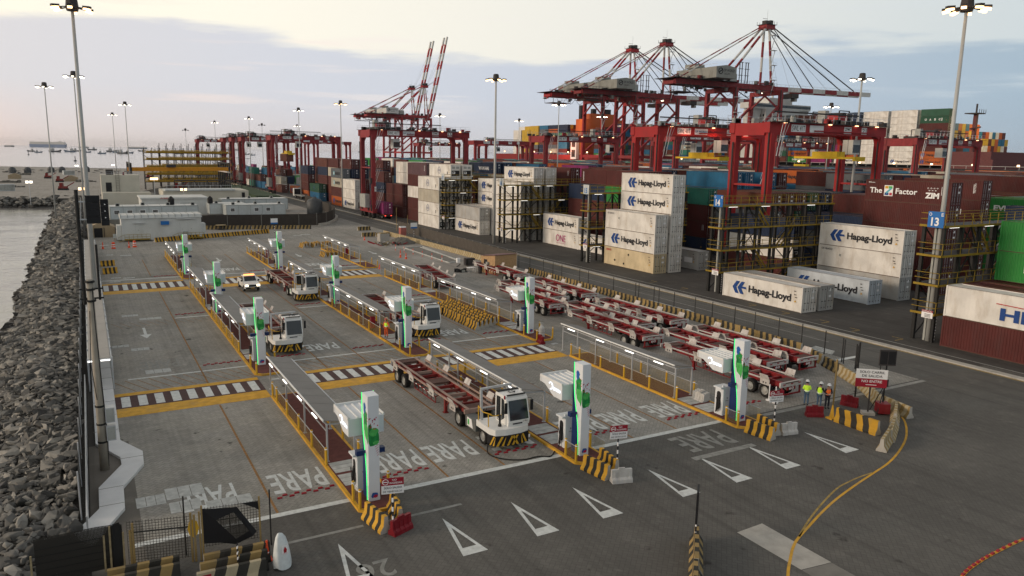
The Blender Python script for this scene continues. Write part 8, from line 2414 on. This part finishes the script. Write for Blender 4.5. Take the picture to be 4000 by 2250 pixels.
rtg(122, 138.5, '08', 'yard gantry crane half hidden behind the floodlit one', trx=.1); rtg(178.6, 115.5, '17', 'red yard gantry crane numbered 17 at the far right with zigzag stairs', trx=.3); rtg(207, 184, '03', 'yard gantry crane numbered 03 behind number 21', trx=.6, spread=14)
rtg(64.6, 304, '11', 'nearest of the clustered far gantry cranes, lifting a brown container', trx=.18, spread=15.5); rtg(64.6, 366, '10', 'far gantry crane, second in the left cluster'); rtg(64.6, 392, '12', 'far gantry crane, third in the left cluster'); rtg(64.6, 418, '14', 'far gantry crane, fourth in the left cluster'); rtg(64.6, 521, '16', 'lone left-most far gantry crane against the sea', trx=.02)
rtg(92.5, 400, '18', 'far gantry crane seen between the legs of the left cluster', detail=False); rtg(92.5, 440, '19', 'farther gantry crane seen between the legs of the left cluster', detail=False); rtg(121, 470, '20', 'small far gantry crane left of crane 15', detail=False)
rtg(178.6, 432, '22', 'small gantry crane seen through the span of crane 15'); rtg(178.6, 345, '23', 'gantry crane left of the central mast, right of crane 15'); rtg(150, 300, '24', 'gantry crane between crane 15 and crane 13', detail=False)
c_ = bpy.data.objects.new('shipping_container', BM['d']); COL.objects.link(c_); c_.location = (69.5, 302.2, 12.55); slotmat(c_, 0, MATS['paint_brown']); tag(c_, 'brown container hanging from the spreader of the nearest far gantry crane', 'container')
# warm work lights on the floodlit crane
for x, y, z, e in ((98, 107.8, 20.4, 160), (105, 107.8, 20.4, 160), (113, 107.8, 20.4, 160)):
    l = bpy.data.lights.new('work_lamp', 'POINT'); l.energy = e; l.color = (1, .35, .2); l.shadow_soft_size = .3; lo = bpy.data.objects.new('work_lamp', l); COL.objects.link(lo); lo.location = (x, y, z)
# container lorry by crane 15 and flatbed farther up the lane
t = thing('container_lorry', 'lorry with magenta container and red tail lights under crane 15', 'lorry', (66.2, 184.5, 0))
m = MB(); m.b6(.2, 2.2, 0, 12.4, .95, 1.3, 'chassis_red'); m.b6(.1, 2.3, -.1, 0, .7, 1.1, 'dark_steel'); m.build('chassis', t); b = bpy.data.objects.new('cargo_container', BM['d']); COL.objects.link(b); b.parent = t; b.location = (0, 0, 1.35); slotmat(b, 0, MATS['paint_magenta']); d = bpy.data.objects.new('cargo_door', DM['d']); COL.objects.link(d); d.parent = t; d.location = (0, 0, 1.35); slotmat(d, 0, MATS['paint_magenta'])
for x in (.3, 1.9): m = MB(); m.b6(x, x+.3, -.14, -.1, .85, 1.0, 'lamp_red'); m.build('tail_light', t)
for x, s2 in ((.3, -1), (2.1, 1)): wheel(t, x, 1.4, .5, .5, s2); wheel(t, x, 2.8, .5, .5, s2)
m = MB(); m.b6(0, 2.4, 13, 15, .6, 3.2, 'cab_white'); m.build('cab', t)
t = thing('flatbed_lorry', 'white-cabbed flatbed lorry waiting in the far truck lane', 'lorry', (66.3, 268, 0)); m = MB(); m.b6(0, 2.4, 0, 11, 1.0, 1.25, 'grey_box'); m.b6(.3, 2.1, 0, 12, .7, 1.0, 'black'); m.build('flatbed', t); m = MB(); m.b6(0, 2.4, 11.2, 13.2, .7, 3.4, 'cab_white'); m.b6(0, 2.4, 10.8, 11.1, 1.2, 3.2, 'black'); m.build('cab', t)
for x, s2 in ((.3, -1), (2.1, 1)): wheel(t, x, 1.6, .5, .5, s2); wheel(t, x, 9.8, .5, .4, s2)
# ================= QUAY CRANES =================
mat('house_grey', (.25, .255, .235), .7, var=.15, vs=.3, dirt=(.12, .11, .095), dirtamt=.7, ds=.25)
def banded(m, p, q, w, h=None, n=6, a='crane_old', b='crane_white', rnd_=False):
    p, q = Vector(p), Vector(q)
    for i in range(n):
        s, e = p.lerp(q, i/n), p.lerp(q, (i+1)/n); (m.tube(s, e, w/2, a if i % 2 == 0 else b, 8) if rnd_ else m.bar(s, e, w, a if i % 2 == 0 else b, h or w))
def sts(y0, y1, lb, up=False, kc='crane_old', D=30.5, X=272):
    t = thing('quay_crane', lb, 'quay crane', (X, y0, 0)); S_ = y1-y0; zg = 50; cy = S_/2; gy = (cy-3.6, cy+3.6)
    for x in (0, D):
        for y in (0, S_): m = MB(); m.bar((x, y, 2), (x, y+(cy-y)*.12, zg), 1.9, kc, 1.6); m.build('leg', t)
        m = MB(); m.b6(x-.9, x+.9, -4, S_+4, 2.0, 4.2, kc); m.b6(x-.7, x+.7, .5, S_-.5, 15.5, 17.2, kc); m.b6(x-.9, x+.9, 1, S_-1, zg-2.2, zg, kc); m.build('sill_beam', t)
        for y in (-2, 2, S_-2, S_+2): m = MB(); m.b6(x-.7, x+.7, y-1.6, y+1.6, 0, 1.9, 'crane_white'); m.build('bogie', t)
    for y in (0, S_):
        m = MB(); m.bar((0, y+.2, 16.4), (D, y+.2, 16.4), 1.2, kc, 1.6); m.bar((0, y, 17.5), (D, y+(cy-y)*.12, 43), 1.1, kc) ; m.build('brace', t)
    # girder and boom
    m = MB()
    for y in gy: m.b6(-33, D+1, y-.75, y+.75, zg, zg+2.5, kc)
    for x in (-33, -15, 0, 15, D): m.b6(x-.5, x+.5, gy[0], gy[1], zg+.1, zg+1.6, kc)
    m.b6(-33, D, gy[0]-2.2, gy[0]-.8, zg-.3, zg-.1, 'dark_steel'); [m.bar((-33+i*2.5, gy[0]-2.1, zg-.1), (-33+i*2.5, gy[0]-2.1, zg+1), .08, 'dark_steel') for i in range(26)]; m.bar((-33, gy[0]-2.1, zg+1), (D, gy[0]-2.1, zg+1), .08, 'dark_steel')
    m.build('girder', t)
    m = MB(); 
    for i in range(9):      # festoon cables
        a = -30+i*6.5; pts = [(a+6.5*q/6, gy[0]-1.5, zg-.4-3.4*(1-(2*q/6-1)**2)) for q in range(7)]; m.path(pts, .1, 'dark_steel', 4)
    m.b6(-32, -20, gy[0]-1, gy[1]+1, zg-3.4, zg-3.1, 'dark_steel'); [m.bar((x, y, zg-3.4), (x, y, zg), .12, 'dark_steel') for x in (-32, -26, -20) for y in (gy[0]-1, gy[1]+1)]; m.bar((-32, gy[0]-1, zg-2), (-20, gy[0]-1, zg-2), .1, 'steel_galv'); m.build('festoon', t)
    L = 74; hz = zg+1.2
    if up: a = R_(76.8); d = Vector((math.cos(a), 0, math.sin(a)))
    else: d = Vector((1, 0, .01))
    m = MB(); o = Vector((D+1.5, 0, hz))
    for y in gy: p = o+Vector((0, y, 0)); L2 = L+(6 if up else 0); banded(m, p, p+d*L2, 1.3, 2.2, 10 if up else 8, kc)
    for f in (.2, .45, .7, .98): p = o+d*(L*f); m.bar(p+Vector((0, gy[0], 0)), p+Vector((0, gy[1], 0)), .8, kc)
    m.build('boom', t)
    if not up:
        m = MB(); m.b6(D+14, D+19, gy[0]-.5, gy[1]+.5, zg-2.6, zg-.4, 'dark_steel'); m.b6(D+19.2, D+21, cy-1.5, cy+1, zg-4, zg-1.5, 'grey_box'); m.build('trolley', t)
        m = MB(); m.text('DP WORLD', (D+13, gy[0]-.72, zg+.5), (1, 0, 0), (0, 0, 1), 7.5, 1.5, 'txt_white', .02); m.build('boom_lettering', t)
        m = MB(); [m.bar((D+2+i*3, gy[0]-1, hz+1), (D+2+i*3, gy[0]-1, hz+2.1), .1, 'steel_galv') for i in range(25)]; m.bar((D+2, gy[0]-1, hz+2.1), (D+74, gy[0]-1, hz+2.8), .1, 'steel_galv'); m.build('boom_walkway', t)
        for x in (D+3, D-4, D+18): m = MB(); m.b6(x-.6, x+.6, cy-.6, cy+.6, zg-1.2, zg-.3, 'lamp_white'); m.build('lamp', t)
    za = 81; xa = D-3
    m = MB()
    for y in gy:
        banded(m, (D-1, y, zg+2.5), (xa, cy+(y-cy)*.45, za), 1.2, None, 4, kc, 'crane_white', True); banded(m, (-2, y, zg+2.5), (xa-1, cy+(y-cy)*.45, za), 1.2, None, 5, 'crane_white', kc, True)
    m.b6(xa-3, xa+3, cy-2.6, cy+2.6, za-1.5, za+.6, kc); m.b6(xa-3.6, xa+3.6, cy-3.2, cy+3.2, za+.6, za+.8, 'dark_steel'); [m.bar((xa+a2, b, za+.8), (xa+a2, b, za+2.2), .12, 'dark_steel') for a2 in (-3.5, -1.7, 0, 1.7, 3.5) for b in (cy-3.1, cy+3.1)]; m.b6(xa-2.4, xa-.6, cy-1.5, cy+1, za+.8, za+2.6, 'dark_steel'); m.b6(xa+.6, xa+2.6, cy-1.5, cy+1, za+.8, za+2.9, 'dark_steel'); m.tube((xa, cy, za+1), (xa, cy, za+8), .09, 'steel_galv', 4); m.bar((xa-3, cy, za+3.6), (xa, cy, za+3.6), .15, 'dark_steel'); m.build('apex_frame', t)
    m = MB()
    for y in gy:
        yy = cy+(y-cy)*.45; banded(m, (xa-2, yy, za), (-31, y, zg+2.5), .55, None, 9, kc, 'crane_white', True)
        if not up:
            m.tube((xa+2, yy, za), (D+30, y, zg+2.9), .22, 'dark_steel', 5); m.tube((xa+2, yy, za), (D+62, y, zg+3.2), .3, 'dark_steel', 5)
            for f in (12, 40, 52): m.tube((xa+2, yy, za+.5), (D+f, y, zg+2.6), .05, 'steel_galv', 3)
        else:
            p = o+d*(L*.5)+Vector((0, y, 0)); m.tube((xa+2, yy, za), p, .15, 'steel_galv', 4); p = o+d*(L*.9)+Vector((0, y, 0)); m.tube((xa+2, yy, za), p, .1, 'steel_galv', 4)
    m.build('stays', t)
    m = MB(); rc_ = random.Random(y0)
    for q in range(46): a = rc_.uniform(-34, D+2); b = rc_.choice([gy[0]-1.6, gy[1]+1.2, cy]); h = rc_.uniform(.5, 2.2); m.b6(a, a+rc_.uniform(.5, 2.2), b-.6, b+.6, zg+2.5 if q % 3 else zg-h-.1, zg+2.5+h if q % 3 else zg-.1, rc_.choice(['dark_steel', kc, 'house_grey', 'dark_steel']))
    for z in (2.9, 3.7): m.bar((-34, gy[0]-1, zg+z), (D+2, gy[0]-1, zg+z), .12, 'steel_galv')
    for q in range(36): m.bar((-34+q*1.9, gy[0]-1, zg+2.5), (-34+q*1.9, gy[0]-1, zg+3.7), .1, 'dark_steel')
    m.bar((0, gy[0]-1.2, zg-1), (D, gy[0]-1.2, zg-1), .5, kc)
    for x in (0, D):
        m.bar((x-1.1, 0, 5), (x-1.1, 0, zg), .35, 'dark_steel'); m.bar((x-.9, S_*.5, zg-2.2), (x-.9, 1, zg-9), .7, kc); m.bar((x-.9, S_*.5, zg-2.2), (x-.9, S_-1, zg-9), .7, kc)
    m.build('equipment', t)
    # stair tower on the front mast
    m = MB()
    for i in range(4): z = zg+5+i*7; x = D-1-(i+1)*.55; m.b6(x-1.6, x+1.4, gy[0]-2.6, gy[0]-.6, z, z+.25, 'steel_galv'); m.bar((x-1.5, gy[0]-2.5, z+1.2), (x+1.3, gy[0]-2.5, z+1.2), .1, 'steel_galv'); m.bar((x-1, gy[0]-1.5, z-6.8), (x+1, gy[0]-1.5, z), .25, 'steel_galv')
    for z in (10, 17, 24, 31, 38, 45): m.b6(-3, .9, -2.6, -.9, z, z+.2, 'steel_galv'); m.bar((-2.8, -2, z-6), (-.5, -2, z), .25, 'steel_galv')
    m.build('stair', t)
    m = MB(); m.prism([(-17.5, zg+3), (-5, zg+3), (-5, zg+7.9), (-11.2, zg+8.8), (-17.5, zg+7.9)], 'y', cy-14, cy+13, 'house_grey' if not up else 'crane_white'); [m.bar((x, cy-14, zg+9.1), (x, cy+13, zg+9.1), .1, 'steel_galv') for x in (-17.3, -5.2)]; m.build('machinery_house', t)
    m = MB(); m.text('DP WORLD', (-12.9, cy-14.06, zg+5.8), (1, 0, 0), (0, 0, 1), 6.6, 1.2, 'txt_black'); m.text('CALLAO', (-12.7, cy-14.06, zg+4.5), (1, 0, 0), (0, 0, 1), 3.6, .8, 'dark_steel'); r = [(-14.9+1.3*math.cos(q*.63), cy-14.08, zg+6.0+1.3*math.sin(q*.63)) for q in range(11)]; m.path(r, .2, 'txt_black', 4); m.bar((-15.8, cy-14.1, zg+5.5), (-14, cy-14.1, zg+6.6), .35, 'txt_black'); m.build('lettering', t)
    m = MB(); m.b6(-15, -9, cy+3, cy+10, zg+8.7, zg+10.6, 'house_grey'); m.build('roof_unit', t)
    m = MB(); m.b6(-.6, 3.6, cy-6, cy-2, zg+2.6, zg+6.4, 'grey_box'); [m.bar((-36+i*2, cy-7, zg+2.6), (-36+i*2, cy-7, zg+3.8), .1, 'dark_steel') for i in range(18)]; m.bar((-36, cy-7, zg+3.8), (-2, cy-7, zg+3.8), .1, 'dark_steel'); m.b6(-36, 4, cy-7.2, cy+7.2, zg+2.55, zg+2.75, 'dark_steel'); m.build('deck_equipment', t)
    for x, y in ((6, cy-5), (10, cy-5)):
        if not up: m = MB(); m.bar((x, y, zg+2.5), (x, y, zg+12), .3, 'dark_steel'); m.bar((x+1.6, y, zg+2.5), (x+1.6, y, zg+12), .3, 'dark_steel'); [m.b6(x-.5, x+2.1, y-.5, y+.5, z, z+.15, 'dark_steel') for z in (zg+6, zg+9, zg+12)]; m.build('deck_mast', t)
sts(268, 289, 'right-most red quay crane with lowered boom and grey machinery house'); sts(343, 363, 'middle of the three red quay cranes with lowered booms'); sts(374, 395, 'left one of the three quay cranes with lowered booms, brighter red', kc='crane_red')
sts(702, 722, 'nearer of two quay cranes with raised red and white booms', up=True, kc='crane_red'); sts(736, 755, 'farther of two quay cranes with raised red and white booms', up=True, kc='crane_red')
# ================= SHIPS =================
def hull(name, y0, y1, zk, k, x0=309, bw=46, ztop=13.5, lb='', cat='ship', band=None):
    t = thing(name, lb, cat, (x0, y0, 0)); L = y1-y0; m = MB()
    P = [(bw*.5, 0), (bw*.2, 6), (0, 22), (0, L-22), (bw*.15, L-5), (bw*.5, L), (bw*.85, L-5), (bw, L-22), (bw, 22), (bw*.8, 6)]
    m.prism(P, 'z', -3, ztop, k)
    if band: m.prism([(a*1.001, b) for a, b in P], 'z', -2.5, 1, band)
    m.build('hull', t); m = MB()
    for i in range(int(L/5)-8): m.bar((-.05, 22+i*5, ztop), (-.05, 22+i*5, ztop+1.2), .12, 'crane_white')
    m.bar((-.05, 22, ztop+1.2), (-.05, L-22, ztop+1.2), .12, 'crane_white'); m.build('deck_rail', t); return t
mat('hull_black', (.012, .013, .016), .5, var=.1); mat('hull_red', (.22, .02, .02), .6, var=.2, vs=.1); mat('deck_maroon', (.13, .045, .045), .7)
mat('funnel_orange', (.4, .1, .025), .6, var=.1, vs=.1)
s1 = hull('container_ship', 96, 412, -3, 'hull_black', lb='black-hulled container ship alongside the quay behind the right cranes', ztop=14.2)
m = MB(); m.text('RIO DE JANEIRO EXPRESS', (-.05, 128, 8.6), (0, -1, 0), (0, 0, 1), 36, 2.0, 'txt_white', .0); m.build('name_lettering', s1)
m = MB(); m.b6(2, 44, 74, 90, 14.2, 21, 'deck_maroon'); m.b6(0, 46, 72, 91, 14.2, 18, 'deck_maroon'); [m.b6(1, 45, 104.4+13.6*i, 105.2+13.6*i, 14.2, 31, 'dark_steel') for i in range(7)]; m.build('deck_house', s1)
m = MB(); m.bar((6, 84, 18), (6, 84, 36), 1.3, 'deck_maroon'); m.bar((3, 84, 30), (10, 84, 31), .6, 'deck_maroon'); m.b6(3, 9, 82, 87, 36, 36.4, 'dark_steel'); m.bar((6, 84, 36), (6, 84, 40), .5, 'dark_steel'); [m.bar((3+i*1.5, 82, 36.4), (3+i*1.5, 82, 37.8), .15, 'dark_steel') for i in range(5)]; m.build('foremast', s1)
m = MB(); m.b6(10, 36, 197, 213, 14.2, 43, 'wall_white'); m.b6(-1, 47, 199, 205, 43, 46, 'wall_white'); m.b6(-1.05, 47.05, 198.95, 199, 44, 45.4, 'glass_dark'); m.b6(14, 32, 199, 212, 46, 49, 'wall_white'); m.prism([(36, 43), (40, 30), (42, 30), (47, 43)], 'y', 200, 203, 'wall_white'); m.prism([(10, 43), (7, 32), (5, 32), (0, 43)], 'y', 200, 203, 'wall_white'); [m.b6(9.9, 10, 198+i*2.4, 199+i*2.4, z, z+1.2, 'black') for i in range(5) for z in (31, 35, 39)]; m.build('bridge', s1)
m = MB(); m.bar((23, 205, 49), (23, 205, 57), .8, 'crane_white'); m.bar((18, 205, 54), (28, 205, 54), .5, 'crane_white'); m.build('radar_mast', s1)
for i in range(14): m = MB(); m.b6(-.3, .1, 62+i*17, 62.8+i*17, 15.5, 16.1, 'lamp_small'); m.build('deck_lamp', s1)
for i in range(5): m = MB(); m.tube((-2.4, 96-96+20+i*6, 13), (-9, 10+i*9, 1), .12, 'crane_white', 4); m.build('mooring_line', s1)
s2_ = hull('container_ship', 420, 600, -3, 'hull_red', lb='red-hulled container ship with orange funnel block beyond the black-hulled one', ztop=17)
m = MB(); m.b6(0, 34, 26, 38, 17, 42, 'funnel_orange'); m.b6(13, 34, 38.2, 45, 17, 46.5, 'funnel_orange'); m.b6(5, 8, 39, 42, 42, 52, 'black'); m.b6(16, 19, 40, 43, 46.5, 50, 'black'); m.b6(26, 32, 40, 43, 46.5, 50, 'black'); m.build('funnel_block', s2_)
m = MB(); m.b6(-2.5, -.1, 33, 40, 14, 30, 'sign_white'); [m.b6(-2.6, -2.5, 34.3, 38.7, z, z+5, 'black') for z in (15.5, 22.5)]; m.build('ladder_tower', s2_)
for i in range(6): m = MB(); m.b6(-.5, 0, 22+i*24, 23+i*24, 18.5, 19.3, 'lamp_small'); m.build('deck_lamp', s2_)
for x, y, z, e, c_ in ((300, 470, 22, 9000, (1, .25, .12)), (302, 444, 40, 5000, (1, .45, .2)), (332, 178, 33, 5500, (1, .7, .25))):
    l = bpy.data.lights.new('work_lamp', 'POINT'); l.energy = e; l.color = c_; l.shadow_soft_size = 1; lo = bpy.data.objects.new('work_lamp', l); COL.objects.link(lo); lo.location = (x, y, z)
# ================= BOATS ON THE BAY =================
mat('boat_dark', (.045, .055, .07), .6); mat('boat_blue', (.06, .10, .16), .6); mat('boat_white', (.4, .41, .42), .6); mat('carrier_blue', (.10, .17, .32), .6, var=.05); mat('carrier_white', (.5, .49, .47), .6, var=.05)
WZ = -2.4
def boat(x, y, L, rz, lb, k, masts=2):
    t = thing('fishing_boat', lb, 'boat', (x, y, WZ), rz, 'fishing boats moored in the bay'); h = L*.09; m = MB()
    prof = [(-L/2, h*1.5), (-L/2+L*.05, 0), (L/2-L*.12, 0), (L/2, h*2.2), (L*.3, h*1.6), (0, h*1.25)]
    m.prism(prof, 'y', -L*.11, L*.11, k); m.build('hull', t)
    m = MB(); m.b6(-L*.3, -L*.08, -L*.08, L*.08, h*1.3, h*2.8, 'boat_white'); m.b6(-L*.27, -L*.14, -L*.07, L*.07, h*2.8, h*3.8, 'boat_white'); m.b6(-L*.28, -L*.1, -L*.081, L*.081, h*2.2, h*2.5, 'glass_dark'); m.build('wheelhouse', t)
    m = MB()
    for i in range(masts): xx = -L*.18+i*L*.4; m.bar((xx, 0, h*1.5), (xx, 0, h*(6.4-i)), L*.014, 'boat_dark'); m.bar((xx, 0, h*2), (xx+L*.2, 0, h*4.6), L*.01, 'boat_dark')
    m.build('rigging', t)
rr = random.Random(21)
KB = ['boat_dark', 'boat_blue', 'boat_dark', 'boat_blue']
kn = {'boat_dark': 'dark', 'boat_blue': 'blue-hulled'}
BL = [(110, 588, 26), (140, 592, 24), (205, 590, 38), (262, 590, 36), (290, 588, 30), (330, 592, 26), (350, 583, 30), (388, 597, 28), (430, 590, 40), (445, 593, 30), (470, 597, 42), (495, 595, 30), (545, 588, 26), (600, 590, 26), (635, 592, 26), (658, 590, 22), (690, 597, 36), (745, 594, 24), (775, 593, 20), (838, 597, 36), (862, 600, 34), (700, 588, 20), (955, 600, 22), (978, 603, 20)]
for i, (px, py, sz) in enumerate(BL):
    # bearing and distance of each boat, measured from the quay
    az = (px-2000)/2946.7; az = math.atan(az*.985); dist = 2946.7*.9/((py-(598+.0173*(px-2000)))*.051) if 0 else max(900, 19.6*2946.7/max(6, (py-(598.5+.0174*(px-2000))+2.0))/math.cos(az))
    c0, s0 = .4922, .8705; dx0 = math.sin(az); dy0 = math.cos(az)
    X_ = dist*(dy0*c0+dx0*s0); Y_ = dist*(dy0*s0-dx0*c0)
    k = KB[i % 4]; boat(X_, Y_, sz*dist/2946.7*1.02, math.atan2(-c0, s0)+rr.uniform(-.3, .3)+(math.pi if i % 3 == 0 else 0), f'{kn[k]} fishing boat moored in the bay, {od(i+1)} from the left', k, 1+i % 2)
def bigship(px, py, wpx, hpx, lb, ka, kb):
    az = math.atan((px-2000)/2946.7*.985); dist = 9000; X_ = dist*(math.cos(az)*.4922+math.sin(az)*.8705); Y_ = dist*(math.cos(az)*.8705-math.sin(az)*.4922)
    t = thing('cargo_ship', lb, 'ship', (X_, Y_, WZ), math.atan2(-.4922, .8705)); L = wpx*dist/2946.7; h = hpx*dist/2946.7; m = MB(); m.prism([(-L/2, 0), (L/2-L*.03, 0), (L/2, h*.55), (-L/2-L*.01, h*.55)], 'y', -16, 16, ka); m.build('hull', t); m = MB(); m.prism([(-L/2, h*.55), (L/2, h*.55), (L*.45, h), (-L*.49, h)], 'y', -15, 15, kb); m.b6(L*.3, L*.36, -12, 12, h, h*1.12, kb); m.build('superstructure', t)
bigship(181, 560, 118, 18, 'distant car carrier with blue hull and white upper decks on the horizon', 'carrier_blue', 'carrier_white'); bigship(530, 574, 62, 7, 'distant pale tanker on the horizon behind the boats', 'boat_blue', 'carrier_white'); bigship(28, 567, 26, 5, 'small distant ship at the left end of the horizon', 'boat_dark', 'boat_white'); bigship(318, 566, 30, 5, 'small pale distant ship beside the tallest mast', 'boat_blue', 'carrier_white'); bigship(905, 584, 60, 6, 'distant low ship seen past the far gantry cranes', 'boat_blue', 'carrier_white'); bigship(1400, 590, 14, 5, 'tiny dark ship on the horizon left of crane 15', 'boat_dark', 'boat_dark')
for i, (x, y) in enumerate(((-95, 1850), (-8, 1150))):
    t = thing('buoy', ['small dark channel buoy, the farther one', 'small dark channel buoy, the nearer one'][i], 'buoy', (x, y, WZ)); m = MB(); m.lathe([(1.6, 0), (1.8, 1), (.5, 1.4), (.4, 5), (.8, 5.6), (.1, 6.4)], 'boat_dark', n=8); m.build('body', t)
# thin sea haze over the whole bay
hm_ = bpy.data.materials.new('haze'); hm_.use_nodes = True; t = hm_.node_tree; t.nodes.clear(); pv = t.nodes.new('ShaderNodeVolumePrincipled'); pv.inputs['Color'].default_value = (.86, .86, .9, 1); pv.inputs['Density'].default_value = .00003; pv.inputs['Anisotropy'].default_value = .2
t.links.new(pv.outputs[0], t.nodes.new('ShaderNodeOutputMaterial').inputs['Volume']); MATS['haze'] = hm_
m = MB(); m.b6(-16000, 22000, -1500, 24000, -4.5, 142, 'haze'); o = m.build('haze'); o['kind'] = 'stuff'; tag(o, 'thin pale haze lying over the bay and port', 'haze')
